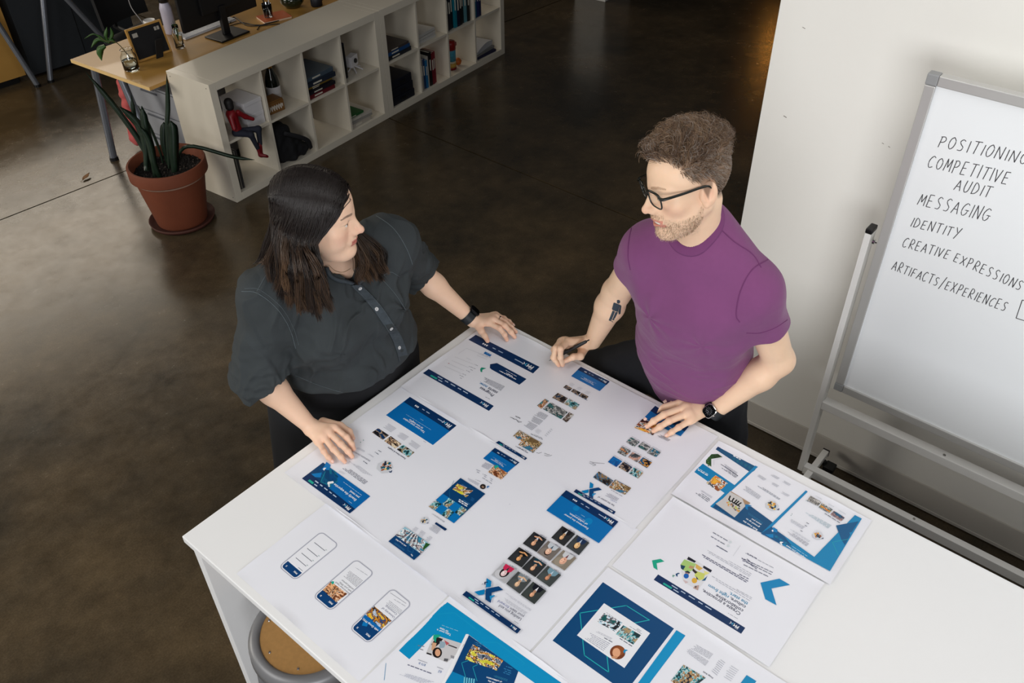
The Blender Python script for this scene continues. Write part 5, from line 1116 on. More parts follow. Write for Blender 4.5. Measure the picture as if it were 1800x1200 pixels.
# ---- phone mock-ups and blue page, near edge of the table
s = Sheet('printed_sheet', 'printed sheet with three phone screen outlines at the near table corner', -2.008, -1.690, -3.535, -3.052, 0)
z = Zm(400, 880, 4)
def rr_quad(f, r, n=6, asp=1.):
    P = []
    for cx, cy, a0 in ((1-r, 1-r*asp, 0), (r, 1-r*asp, 90), (r, r*asp, 180), (1-r, r*asp, 270)):
        for k in range(n+1): a = math.radians(a0+90*k/n); P.append(f(cx+r*math.cos(a), cy+r*asp*math.sin(a)))
    return P
def grow(q, m):
    q = np.array(q, float); e1 = q[3]-q[0]; e1 /= np.linalg.norm(e1); e2 = q[1]-q[0]; e2 /= np.linalg.norm(e2)
    return [tuple(q[0]-e1*m-e2*m), tuple(q[1]-e1*m+e2*m), tuple(q[2]+e1*m+e2*m), tuple(q[3]+e1*m-e2*m)]
for k, q in enumerate((((660, 213), (358, 462), (476, 562), (786, 310)), ((905, 408), (598, 672), (726, 778), (1035, 508)), ((1160, 612), (855, 897), (990, 1008), (1300, 726)))):
    q = z(*q); fo = s.quad(grow(q, .2)); fi = s.quad(grow(q, -1.7)); asp = .5
    s.poly(rr_quad(fo, .2, asp=asp), (176, 178, 192), px=False); s.poly(rr_quad(fi, .17, asp=asp), (240, 241, 247), px=False)
    f = s.quad(grow(q, -3.2)); top = [p for p in rr_quad(f, .14, asp=.5)]
    hgt = (.16, .17, .30)[k]; n_ = 28
    P = [f(0, hgt), f(0, .07)]+[f(.14-.14*math.cos(a), .07-.07*math.sin(a)) for a in np.linspace(0, math.pi/2, 6)]+[f(.86+.14*math.sin(a), .07-.07*math.cos(a)) for a in np.linspace(0, math.pi/2, 6)]+[f(1, .07), f(1, hgt)]
    s.poly(P, (0, 62, 116), px=False)
    s.text_at('PMX', f(.12, .105), f(.36, .105), WHITE, .03); s.sub(f, .8, .055, .87, .065, WHITE); s.sub(f, .8, .075, .87, .085, WHITE)
    if k == 0:
        s.sub(f, .06, .19, .36, .20, GREY)
        for v in (.30, .44, .58, .76): s.sub(f, .14, v, .86, v+.012, (110, 112, 126)); s.ell(f, .14, v+.035, .05, .012, (206, 214, 218)); s.ell(f, .14, v+.035, .03, .008, (180, 196, 198)) if v < .7 else None
    if k == 1:
        s.photo([tuple(p) for p in z((728, 568), (668, 628), (765, 714), (842, 655))], WARM+[(240, 180, 130)], 161, 14, 12); s.poly(z((735, 565), (750, 568), (748, 582), (738, 590), (728, 578)), TEAL)
        s.text('Extend your reach', *z((862, 652), (764, 568)), (60, 60, 70), .0); s.text('with your PMX-', *z((874, 636), (790, 566)), (60, 60, 70), .0); s.text('certified partner', *z((890, 622), (806, 552)), (60, 60, 70), .0)
        s.para(z((850, 482), (812, 528), (905, 608), (955, 560)), 8, (110, 112, 126), .3); s.line(*z((985, 525), (900, 470)), .0014, GREY)
    if k == 2:
        s.sub(f, 0, .26, 1, .34, (0, 104, 178)); s.photo([tuple(p) for p in z((1030, 740), (968, 800), (1082, 900), (1155, 845))], [(240, 190, 60), (40, 70, 120), (150, 90, 40), (220, 150, 50), (60, 40, 34), (190, 200, 216)], 162, 16, 12, 7); s.poly(z((968, 800), (945, 824), (1000, 870), (985, 830)), (0, 104, 178)); s.poly(z((955, 850), (990, 862), (980, 885), (945, 878)), (0, 120, 190))
        s.text('with Group PMX,', *z((1064, 910), (955, 824)), WHITE, .02)
        s.text('University of', *z((1180, 818), (1092, 748)), (70, 76, 120), .0); s.text('Connecticut', *z((1196, 796), (1116, 734)), (70, 76, 120), .0)
        s.para(z((1130, 690), (1098, 722), (1212, 800), (1232, 770)), 4, (150, 152, 164), .3); s.stroke(z((1145, 648), (1255, 722)), .001, GREY); s.line(*z((1250, 742), (1165, 690)), .0014, GREY)
s.build()
s = Sheet('printed_sheet', 'printed sheet with a broad cyan band cropped by the bottom of the picture', -2.008, -1.688, -4.02, -3.540, 1)
z = Zm(660, 1040, 5.294)
s.poly(z((660, 90), (218, 548), (315, 628), (545, 398), (862, 395)), CYAN); s.poly(z((660, 90), (545, 398), (805, 492), (862, 395), (1330, 740), (1560, 905), (1810, 905)), CYAN)
s.stroke(z((565, 210), (735, 195), (980, 385)), .001, (20, 160, 205)); s.stroke(z((960, 470), (1130, 470), (1390, 665), (1370, 680)), .001, (20, 160, 205)); s.stroke(z((380, 560), (380, 490), (450, 490)), .001, (20, 160, 205))
s.poly(z((545, 400), (828, 490), (775, 560), (665, 660), (470, 575)), (206, 204, 206))
for pts, c in ((((570, 420), (630, 440), (600, 480), (540, 530), (520, 490)), (30, 26, 30)), (((600, 460), (660, 470), (640, 520), (590, 530)), (150, 172, 186)), (((530, 470), (570, 480), (545, 560), (520, 540)), (214, 166, 130)), (((640, 450), (690, 480), (660, 500)), (190, 90, 96)), (((480, 565), (525, 580), (520, 592), (474, 578)), (26, 26, 30)), (((640, 620), (680, 625), (670, 650), (635, 645)), (90, 90, 96)), (((700, 590), (735, 600), (730, 625), (700, 615)), (150, 150, 156)), (((680, 490), (760, 520), (755, 530), (676, 500)), (70, 60, 64))): s.poly(z(*pts), c)
f = box(z, 530, 520, 620, 615); s.ell(f, .5, .5, .5, .52, (28, 20, 20)); s.ell(f, .55, .5, .28, .36, (222, 166, 130))
s.poly(z((540, 402), (590, 398), (612, 415), (568, 430), (560, 475), (538, 440)), (20, 168, 136))
s.text('Take your n', *z((708, 395), (576, 345)), WHITE, .014); s.text('to new', *z((682, 366), (602, 330)), WHITE, .014); s.line(*z((768, 366), (618, 312)), .0016, (170, 215, 235))
s.poly(z((862, 395), (842, 395), (590, 905), (625, 905)), WHITE)
s.poly(z((870, 405), (1330, 740), (1270, 905), (615, 905), (715, 742)), (0, 66, 118)); s.poly(z((715, 742), (830, 790), (870, 905), (615, 905)), (0, 128, 184)); 
s.photo(z((905, 490), (830, 630), (1130, 735), (1190, 640)), YEL+[(120, 126, 140)], 170, 24, 13, 7)
s.stroke(z((870, 640), (802, 662), (840, 800)), .0014, (30, 160, 180)); s.stroke(z((950, 680), (905, 700), (945, 830)), .0014, (30, 160, 180))
s.text('of collaboration', *z((1180, 835), (1035, 790)), WHITE, .02); s.text('with the', *z((1125, 850), (1050, 822)), WHITE, .02); s.para(z((1080, 765), (1075, 785), (1225, 835), (1232, 815)), 3, (60, 150, 180), .3)
for a, b in (((1275, 715), (1215, 695)), ((1262, 740), (1195, 715)), ((1262, 760), (1200, 738)), ((1250, 775), (1190, 752)), ((1000, 495), (920, 470)), ((985, 510), (925, 488))): s.line(*z(a, b), .003, (50, 130, 180))
for k in range(10): x = 830+k*11; s.stroke(z((x, 800+k*2), (x-6, 870)), .003, ((120, 205, 220), (0, 90, 140))[k % 2])
s.text('$75 B', *z((472, 678), (408, 655)), (90, 120, 170)); s.text('65', *z((622, 742), (592, 728)), (90, 120, 170)); s.stroke(z((482, 664), (400, 634)), .0012, (150, 152, 166)); s.stroke(z((630, 722), (575, 702)), .0012, (150, 152, 166))
s.line(*z((520, 762), (300, 680)), .0032, (84, 88, 120)); s.para(z((265, 752), (210, 765), (420, 850), (560, 840)), 6, (120, 130, 160), .25); s.line(*z((455, 512), (395, 502)), .003, GREY); s.line(*z((445, 545), (405, 530)), .003, GREY)
s.stroke(z((98, 668), (82, 822)), .0012, (90, 150, 190))
s.build()
s = Sheet('printed_sheet', 'printed sheet with a navy square and teal hexagon line at the bottom of the picture', -1.693, -1.362, -4.55, -3.806, 3)
z = Zm(900, 940, 3.4615)
f = s.quad(z((553, 290), (247, 645), (690, 960), (985, 572))); s.sub(f, 0, 0, 1, 1, (0, 70, 120))
s.stroke(z((835, 520), (695, 432), (413, 478), (440, 735), (588, 838), (560, 560)), .0022, (30, 176, 180)); s.stroke(z((835, 520), (700, 548)), .0022, (30, 176, 180))
s.poly(z((560, 418), (395, 613), (683, 812), (840, 600)), (240, 241, 246))
s.photo(z((560, 478), (518, 532), (628, 592), (672, 535)), [(30, 34, 40), (190, 220, 236), (235, 240, 244), (110, 100, 110), (20, 90, 90)], 180, 14, 10); s.photo(z((676, 552), (630, 606), (738, 670), (784, 612)), TEALS, 181, 14, 10)
s.line(*z((668, 540), (575, 475)), .0018, GREY); s.line(*z((730, 680), (655, 632)), .0034, (80, 84, 104)); s.line(*z((788, 605), (712, 556)), .0018, GREY); s.line(*z((610, 655), (560, 628)), .0034, (80, 84, 104)); s.para(z((470, 592), (440, 632), (555, 710), (600, 660)), 6, (160, 162, 180), .35); s.para(z((500, 575), (492, 585), (600, 640), (612, 630)), 2, (170, 172, 186), .35); s.para(z((760, 566), (752, 578), (780, 594), (790, 584)), 2, GREY, .35)
f = box(z, 595, 674, 690, 760); s.ell(f, .5, .5, .5, .5, (120, 60, 30), 24); s.ell(f, .55, .4, .38, .34, (150, 80, 36)); s.ell(f, .42, .52, .26, .33, (232, 170, 130)); s.ell(f, .3, .85, .2, .1, (210, 150, 110)); s.poly(z((706, 704), (684, 698), (676, 712), (684, 726), (690, 712)), CYAN)
s.poly(z((1000, 582), (1055, 615), (795, 960), (725, 960)), CYAN)
s.para(z((1100, 655), (1080, 690), (1200, 758), (1225, 725)), 6, (150, 152, 166), .3); s.para(z((1075, 690), (1055, 712), (1175, 800), (1198, 770)), 6, (150, 152, 166), .3)
s.para(z((1265, 750), (1210, 830), (1245, 860), (1300, 775)), 8, (176, 178, 190), .3); s.para(z((1325, 785), (1280, 865), (1330, 895), (1382, 820)), 7, (190, 192, 202), .3); s.text('Design Build', *z((1225, 872), (1165, 832)), INK, .01)
s.photo(z((1043, 792), (965, 890), (1060, 960), (1180, 872)), TEALS+[(205, 150, 90), (40, 46, 56)], 182, 20, 14)
s.poly(z((1427, 855), (1486, 892), (1425, 975), (1366, 935)), (0, 138, 190))
s.build()
# ================================================================== people
def A_(*v): return np.array(v, float)
def hframe(a, p, r):
    F = A_(math.cos(a)*math.cos(p), math.sin(a)*math.cos(p), -math.sin(p)); L = np.cross([0, 0, 1], F); L /= np.linalg.norm(L); U = np.cross(F, L)
    L, U = L*math.cos(r)+U*math.sin(r), -L*math.sin(r)+U*math.cos(r)
    return np.stack([F, L, U])          # rows: forward, left, up
def pdepth(px, py, d): return CAM+(_f+_r*(px-900)/FPX-_u*(py-600)/FPX)*d
def trace(fn, pts, lift=0., t0=1.6, t1=3.7):
    """where the sight lines through these picture points meet a modelled surface"""
    P = np.array([_f+_r*(a-900)/FPX-_u*(b-600)/FPX for a, b in pts]); P /= np.linalg.norm(P, axis=1, keepdims=True)
    t = np.full(len(P), t0)
    for _ in range(90):
        d = fn((CAM+P*t[:, None]).astype(F32)); t = np.minimum(t+np.maximum(d, -.01)*.7, t1)
    ok = np.nonzero(fn((CAM+P*t[:, None]).astype(F32)) < .006)[0]; X = CAM+P*(t-lift)[:, None]
    if len(ok) and len(ok) < len(X): X = X[ok[np.argmin(np.abs(np.arange(len(X))[:, None]-ok[None]), axis=1)]]
    return X
def grad(fn, P, e=.002):
    P = np.asarray(P, F32); d0 = fn(P); G = np.stack([fn(P+np.eye(3, dtype=F32)[a]*F32(e))-d0 for a in range(3)], 1); return G/(np.linalg.norm(G, axis=1, keepdims=True)+1e-9)
def halfspace(p, c, n): n = np.asarray(n, float); n = n/np.linalg.norm(n); return (p-np.asarray(c, F32))@n.astype(F32)

def head_sdf(q, K):
    """head in its own frame: x forward, y left, z up, origin between the ears"""
    a = q.copy(); a[:, 1] = np.abs(a[:, 1])
    ch = K.get('cheek', 0.)
    ck = K.get('ck', 0.); d = s_ell(a, (-.018+ck*.6, 0, .036), (.099-ck, .077, .089))
    d = smin(d, s_ell(a, (.026, 0, .036), (.066, .066, .062)), .03)
    d = smin(d, s_ell(a, (.036, 0, -.045), (.054, .056+ch, .074)), .035)
    d = smin(d, s_cone(a, (-.010, .050+ch, -.045), (.064, .012, -.104), .019+ch, .016), .03)
    d = smin(d, s_sph(a, (.076, 0, -.103), .0175), .022)
    d = smin(d, s_sph(a, (.055, .043, -.020), .021+ch), .022)
    if ch: d = smin(d, s_sph(a, (.052, .036, -.052), .026), .02); d = smin(d, s_ell(a, (.04, .0, -.105), (.045, .04, .022)), .03)
    d = smin(d, s_cone(a, (.084, .010, .019), (.066, .046, .022), .0095, .0085), .014)
    d = ssub(d, s_ell(a, (.100, .0330, .002), (.0145, .0175, .0120)), .012)
    d = smin(d, s_cone(a, (.086, 0, .014), (.113, 0, -.029), .0068, .0088), .014)
    d = smin(d, s_cone(a, (.078, .007, .006), (.090, .011, -.030), .0085, .0105), .010)
    d = smin(d, s_sph(a, (.1135, 0, -.0305), .0098), .006); d = smin(d, s_sph(a, (.1020, .0118, -.0345), .0078), .010)
    d = smin(d, s_ell(a, (.083, 0, -.060), (.018, .027, .022)), .014)
    # lids around the eye
    lid = s_sph(a, (.0755, .0315, .003), .0150)
    d = smin(d, lid, .006)
    op = s_ell(a, (.092, .0320, K.get('eye_u', .002)), (.016, .0125, K.get('eye_h', .0048)), rot('x', .12))
    d = ssub(d, op, .0012)
    # lips
    lo = K.get('mouth_open', .0015); mw = K.get('mouth_w', .024)
    up = smin(s_cone(a, (.0985, .003, -.0590), (.086, mw, -.0655), .0042, .0022), s_cone(a, (.0985, 0, -.0600), (.0985, .004, -.0590), .0040, .0042), .003)
    lw = s_cone(a, (.0965, 0, -.0712-lo), (.086, mw*.92, -.0665-lo*.3), .0052, .0024)
    d = smin(d, np.minimum(up, lw), .005)
    d = ssub(d, s_ell(a, (.098, 0, -.0655-lo*.5), (.012, mw*.86, .0011+lo)), .0015)
    d = smin(d, s_sph(a, (.078, 0, -.1), .012), .02)
    d = ssub(d, s_sph(a, (.112, .0062, -.0415), .0036), .003)
    # ear
    R = rot('z', -.35)@rot('y', -.18)
    e = s_ell(a, (-.013, .0815, -.003), (.0195, .0070, .0320), R); e = smin(e, s_cone(a, (-.004, .074, .010), (-.004, .075, -.012), .009, .009), .008)
    e = smin(e, s_sph(a, (-.006, .0770, -.030), .0075), .006)
    e = ssub(e, s_ell(a, (-.011, .0900, .002), (.0125, .0070, .0215), R), .004)
    e = smin(e, s_cone(a, (.002, .0770, -.012), (.001, .0775, -.002), .004, .0035), .003)
    d = smin(d, e, .005)
    return d
def fold_noise(p, sx, sy, sz, seed, amp): return amp*vnoise(p*np.array([sx, sy, sz], F32), 1., seed)
def arm_prims(S, E, W, ru, re, rb, rw):
    S, E, W = map(np.array, (S, E, W)); M_ = E+(W-E)*.28
    return [(S, E, ru, re), (E, M_, re, rb), (M_, W, rb, rw)]
def prims_sdf(p, pr, k):
    d = None
    for a, b, ra, rb in pr:
        e = s_cone(p, a, b, ra, rb); d = e if d is None else smin(d, e, k)
    return d
def hand_sdf(p, H):
    """palm, four fingers and a thumb from their joints"""
    W, fr = np.array(H['w']), H['r']
    M_ = [np.array(f[0]) for f in H['f']]; lat = M_[0]-M_[3]; lat /= np.linalg.norm(lat)
    d = None
    for i, m in enumerate(M_):
        a = W+lat*(.011, .004, -.004, -.011)[i]*H.get('ws', 1.)
        e = s_cone(p, a, m, fr*1.75, fr*1.22); d = e if d is None else smin(d, e, .016)
        if i: d = smin(d, s_cone(p, M_[i-1]*.9+W*.1, m*.9+W*.1, fr*1.15, fr*1.15), .010)
    th = H['t']; 
    fing = None
    for i, f in enumerate(H['f']):
        k = (1., 1.04, .98, .86)[i]; rr = [fr*1.12*k, fr*1.02*k, fr*.88*k, fr*.74*k][:len(f)] if len(f) == 4 else [fr*1.12*k, fr*1.02*k, fr*.76*k]
        e = chain(p, f, rr, .004)
        for jn in f[1:-1]: e = smin(e, s_sph(p, jn, fr*1.02*k), .004)
        fing = e if fing is None else smin(fing, e, .0012)
    d = smin(d, fing, .007)
    tr = [fr*1.7, fr*1.25, fr*1.05, fr*.85] if len(th) == 4 else [fr*1.6, fr*1.15, fr*.9]
    return smin(d, chain(p, th, tr, .006), .010)
def nails(H, parent, nm='fingernail', up=A_(0, 0, 1)):
    for f in list(H['f'])+[H['t']]:
        a, b = np.array(f[-2]), np.array(f[-1]); t_ = b-a; t_ /= np.linalg.norm(t_); n = up-t_*(up@t_); n /= np.linalg.norm(n); s_ = np.cross(t_, n); fr = H['r']*(.86 if f is not H['t'] else 1.)
        V = []; F = []
        for i in range(5):
            for j in range(5):
                u = i/4-.5; v = j/4; th_ = u*1.5; rr = fr*.86*(1-.12*v); V.append(b-t_*fr*.35+t_*fr*1.15*v*(1-.25*abs(u)*2)+rr*(math.sin(th_)*s_+math.cos(th_)*n*(1-.28*v*v)))
        for i in range(4):
            for j in range(4): F.append((i*5+j, i*5+j+5, i*5+j+6, i*5+j+1))
        mesh_obj(nm, V, F, NAIL, parent, smooth=True, world=True)
NAIL = mat('fingernail', (240, 200, 186), rough=.28, var=.03)
def skin_mat(nm): return mat(nm, (255, 255, 255), rough=.46, var=.035, nscale=55, bump=.12, bscale=420, attr=True, spec=.4, sss=.12)
def azi_interp(q, xs, ys):
    a = np.degrees(np.arctan2(np.abs(q[:, 1]), q[:, 0]+.018)); return np.interp(a, xs, ys)
def colour_skin(P, O, R, s, base, K):
    n = len(P); C = np.tile(np.array(lin(base), np.float32), (n, 1)); q = ((P-O)@R.T)/s
    rs_ = np.random.RandomState(8); near = np.linalg.norm(q, axis=1) < .17
    def mixc(m, c): 
        nonlocal C
        m = np.clip(m, 0, 1)[:, None]*near[:, None]; C = C*(1-m)+np.array(lin(c), np.float32)*m
    al = np.abs(q[:, 1]); front = q[:, 0] > .05
    g = lambda c, r: np.exp(-(((q-np.array(c))/np.array(r))**2).sum(1))
    ga = lambda c, r: np.exp(-(((np.stack([q[:, 0], al, q[:, 2]], 1)-np.array(c))/np.array(r))**2).sum(1))
    mixc(ga((.065, .045, -.03), (.04, .024, .022))*.35, K['blush']); mixc(g((.115, 0, -.032), (.016, .018, .014))*.4, K['blush']); mixc(ga((-.012, .08, 0), (.02, .02, .035))*.35, K['blush'])
    for H in K.get('hands', ()):
        for f_ in list(H['f'])+[H['t']]:
            for jn, r_, am in zip(f_, (.012, .010, .009, .011), (.30, .42, .3, .55)):
                m = np.exp(-(((P-np.array(jn))**2).sum(1))/(r_*r_))*am; C = C*(1-m[:, None])+np.array(lin(K['blush']), np.float32)*.92*m[:, None]
    # stubble / beard
    if 'stubble' in K:
        m = (azi_interp(q, [0, 18, 35, 60, 78, 90, 100], [-.044, -.050, -.058, -.050, -.02, -.0, -.5])-q[:, 2])/.012
        m = np.clip(m, 0, 1)*np.clip((q[:, 0]+.004)/.016, 0, 1)*np.clip((q[:, 2]+.135)/.02, 0, 1); mus = ga((.094, .012, -.050), (.014, .018, .007)); m = np.maximum(m, mus*1.1)
        m *= 1-g((.096, 0, -.066), (.02, .024, .008)); sp = rs_.uniform(size=n)
        mixc(m*(.12+.55*(sp > .62)*rs_.uniform(.4, 1, n)), K['stubble'])
    lipm = np.zeros(n)
    lu = np.abs(q[:, 2]+.0605+al*.10)/.0052; ll = np.abs(q[:, 2]+.0715+K.get('mouth_open', .0015)-al*.10)/.0062; mw = K.get('mouth_w', .024)
    lipm = np.maximum(1-lu**2, 1-ll**2)*(al < mw)*front*(q[:, 0] > .08)
    mixc(np.clip(lipm*2.2, 0, 1)*.85, K['lip'])
    # brows
    bu = .0225+.010*np.clip(al/.05, 0, 1)-.30*np.clip(al-.036, 0, 1); m = (1-(np.abs(q[:, 2]-bu)/(K.get('brow_h', .0042)*np.clip(1.25-np.abs(al-.026)/.030, .2, 1)))**2)*(al > .011)*(al < .052)*front*(q[:, 0] > .05)
    mixc(np.clip(m*2, 0, 1)*K.get('brow_a', .85)*(.7+.3*rs_.uniform(size=n)), K['brow'])
    # lash line
    m = np.exp(-(((np.stack([al-.032, q[:, 2]-.0075], 1))/np.array([.0135, .0016]))**2).sum(1))*(q[:, 0] > .07); mixc(m*K.get('lash', .7), (40, 26, 22))
    # scalp under the hair
    m = (q[:, 2]-azi_interp(q, K['hx'], K['hy']))/.012; mixc(np.clip(m, 0, 1)*K.get('scalp_a', .9), K['scalp'])
    return C
def eye_mesh(parent, O, R, s, sgn, gaze, iris):
    c = O+(A_(.0762, sgn*.0315, .003)*s)@R; r = .0127*s; g = gaze/np.linalg.norm(gaze); x = np.cross(g, [0, 0, 1]); x /= np.linalg.norm(x); y = np.cross(x, g)
    V = []; C = []; n = 24; th_ = [0, .1, .2, .22, .3, .4, .46, .5, .6, .8, 1.1, 1.6, 2.2, math.pi]
    for t_ in th_:
        for j in range(n):
            a = 2*math.pi*j/n; V.append(c+r*(g*math.cos(t_)+math.sin(t_)*(x*math.cos(a)+y*math.sin(a)))); C.append(lin((12, 10, 10)) if t_ <= .2 else lin(iris) if t_ <= .46 else lin((226, 220, 214)))
    F = [(i*n+j, i*n+(j+1) % n, (i+1)*n+(j+1) % n, (i+1)*n+j) for i in range(len(th_)-1) for j in range(n)]
    mesh_obj('eye', V, F, mat('eye', (255, 255, 255), rough=.12, attr=True, var=0), parent, smooth=True, world=True, cols=np.array(C, np.float32))
def body_mesh(parts, name, m, parent, colour):
    VV = []; FF = []; k = 0
    for fn, lo, hi, h in parts:
        V, Q = sdf_mesh(fn, lo, hi, h); VV.append(V); FF.append(Q+k); k += len(V)
    V = np.concatenate(VV); F = np.concatenate(FF)
    return mesh_obj(name, V, F, m, parent, smooth=True, world=True, cols=colour(V))
def surf(name, fn, lo, hi, h, m, parent):
    V, Q = sdf_mesh(fn, lo, hi, h); return mesh_obj(name, V, Q, m, parent, smooth=True, world=True)
def seam(name, fn, pts, r, m, parent, lift=.0006, n=30, flat=None):
    C = trace(fn, spline(np.array([(*p, 0) for p in pts], float), n)[:, :2], 0.); ok = fn(C.astype(F32)) < .003
    if ok.sum() < 4: return
    C = C[ok]; st = np.linalg.norm(np.diff(C, axis=0), axis=1); cut = np.nonzero(st > .03)[0]
    if len(cut): C = C[cut[-1]+1:] if cut[-1] < len(C)/2 else C[:cut[0]+1]
    if len(C) < 4: return
    C = C+grad(fn, C)*lift; V, F = strands(C[None], np.full((1, len(C)), r), 5); return mesh_obj(name, V, F, m, parent, smooth=True, world=True)

# ------------------------------------------------------------------ the man
MO = A_(-.8021, -3.6039, 1.7637); MR = hframe(2.56, .1931, .1576); MS = 1.08
man = thing('person', 'man in a purple T-shirt and black glasses leaning on the table with a pen', 'person', (-.56, -3.6, 0), 0, 'people at the table')
MK = dict(ck=.009, blush=(226, 150, 124), stubble=(128, 98, 74), lip=(204, 128, 112), brow=(140, 104, 78), brow_a=.6, scalp=(104, 80, 62), scalp_a=.75, lash=.5, mouth_open=.0046, mouth_w=.029, eye_h=.0038,
          hx=[0, 25, 45, 62, 74, 84, 95, 108, 125, 180], hy=[.084, .088, .070, .040, .024, -.02, .024, .0, -.045, -.062])
LS, LE, LW = A_(-.705, -3.795, 1.452), A_(-.604, -3.868, 1.178), A_(-.700, -3.742, .968)
RS, RE, RW = A_(-.750, -3.478, 1.480), A_(-.692, -3.346, 1.236), A_(-.684, -3.262, .985)
NB = A_(-.726, -3.622, 1.598)
neck_top = MO+(A_(-.030, 0, -.055)*MS)@MR
def man_torso(p, o=0.):
    d = s_ell(p, (-.700, -3.625, 1.335), (.128+o, .188+o, .190+o))
    d = smin(d, s_ell(p, (-.640, -3.605, 1.12), (.130+o, .182+o, .19+o)), .07)
    d = smin(d, s_ell(p, (-.575, -3.59, .95), (.125+o, .170+o, .12+o)), .06)
    d = smin(d, s_cone(p, LS+[0, .03, -.02], RS+[0, -.03, -.02], .068+o, .068+o), .05)
    for S in (LS, RS): d = smin(d, s_cone(p, NB+[.01, 0, .01], S+[.0, 0, .0], .050+o*.5, .060+o), .05)
    d = smin(d, s_ell(p, (-.720, -3.622, 1.515), (.085+o, .122+o, .098+o)), .06)
    for sy in (-.075, .075): d = smin(d, s_ell(p, (-.765, -3.62+sy, 1.38), (.055+o, .085+o, .065+o)), .05)
    return d
def man_neck(p): return smin(s_cone(p, neck_top, NB+[-.018, 0.002, -.03], .049, .057), s_cone(p, neck_top+[-.02, .01, -.0], NB+[-.04, .01, -.01], .035, .035), .04)
HL = dict(r=.0105, w=T(1240, 714, .958), f=[[T(1196, 708, .962), T(1160, 717, .955), T(1145, 726, .942), T(1135, 737, .931)], [T(1204, 716, .966), T(1167, 729, .958), T(1149, 740, .944), T(1137, 749, .931)],
                                          [T(1207, 727, .962), T(1176, 740, .952), T(1160, 750, .941), T(1149, 757, .931)], [T(1213, 739, .952), T(1193, 751, .944), T(1181, 759, .937), T(1172, 765, .930)]],
          t=[T(1225, 702, .955), T(1198, 701, .945), T(1182, 703, .936), T(1170, 707, .930)])
HR = dict(r=.0102, ws=1.2, w=T(1033, 601, .972), f=[[T(999, 600, 1.012), T(985, 613, 1.020), T(985, 628, .985), T(989, 641, .945)], [T(989, 599, .998), T(977, 612, 1.0), T(973, 628, .965), T(982, 641, .935)],
                                           [T(986, 600, .980), T(974, 614, .975), T(976, 632, .945), T(987, 638, .932)], [T(990, 606, .960), T(978, 618, .950), T(982, 632, .936), T(992, 636, .932)]],
          t=[T(1025, 614, .955), T(1020, 626, .965), T(1008, 627, .972), T(996, 633, .962)])
armL = arm_prims(LS, LE, LW, .060, .045, .047, .028); armR = arm_prims(RS, RE, RW, .058, .044, .046, .028)
def arm_fn(pr, H): return lambda p: smin(prims_sdf(p, pr, .02), hand_sdf(p, H), .014)
def man_head(p): return smin(head_sdf(((p-MO.astype(F32))@MR.T.astype(F32))/F32(MS), MK)*F32(MS), man_neck(p), .018)
def man_upper(p): return smin(man_head(p), np.maximum(man_torso(p, -.006), halfspace(p, (0, 0, 1.66), (0, 0, 1))), .02)
fL, fR = arm_fn(armL, HL), arm_fn(armR, HR)
def man_core(p):
    d = man_torso(p, -.016)
    for pr in ([(A_(-.56, -3.49, .94), A_(-.65, -3.13, .70), .085, .062), (A_(-.65, -3.13, .70), A_(-.52, -3.12, .10), .058, .042), (A_(-.52, -3.12, .10), A_(-.64, -3.10, .05), .038, .03)],
               [(A_(-.56, -3.68, .91), A_(-.60, -3.80, .50), .085, .062), (A_(-.60, -3.80, .50), A_(-.48, -3.80, .10), .058, .042), (A_(-.48, -3.80, .10), A_(-.60, -3.83, .05), .038, .03)], armL[:1], armR[:1]):
        d = smin(d, prims_sdf(p, [(a, b, ra*.9, rb*.9) for a, b, ra, rb in pr], .03), .03)
    return d
MK['hands'] = (HL, HR); mskin = skin_mat('man_skin')
body_mesh([(man_upper, (-1.02, -3.86, 1.48), (-.5, -3.36, 1.95), .0020), (fL, (-.92, -4.0, .90), (-.48, -3.60, 1.40), .0020), (fR, (-.86, -3.5, .90), (-.60, -3.02, 1.40), .0018), (man_core, (-.9, -4.05, .01), (-.38, -2.98, 1.58), .012)],
          'body', mskin, man, lambda V: colour_skin(V, MO, MR, MS, (240, 203, 172), MK))
nails(HL, man); nails(dict(HR, f=HR['f'][:1]), man, up=A_(-.6, -.3, .6))
gz = A_(-.62, .76, -.16)
for sg in (1, -1): eye_mesh(man, MO, MR, MS, sg, gz, (84, 106, 96))
def hp(O, R, s, *v): return O+(A_(*v)*s)@R
V = [hp(MO, MR, MS, .0965-.45*abs(u)**2*30, u, v) for u in np.linspace(-.020, .020, 9) for v in (-.0715, -.0635)]
F = [(2*i, 2*i+2, 2*i+3, 2*i+1) for i in range(8)]
mesh_obj('teeth', V, F, mat('teeth', (235, 230, 220), rough=.3), man, world=True)
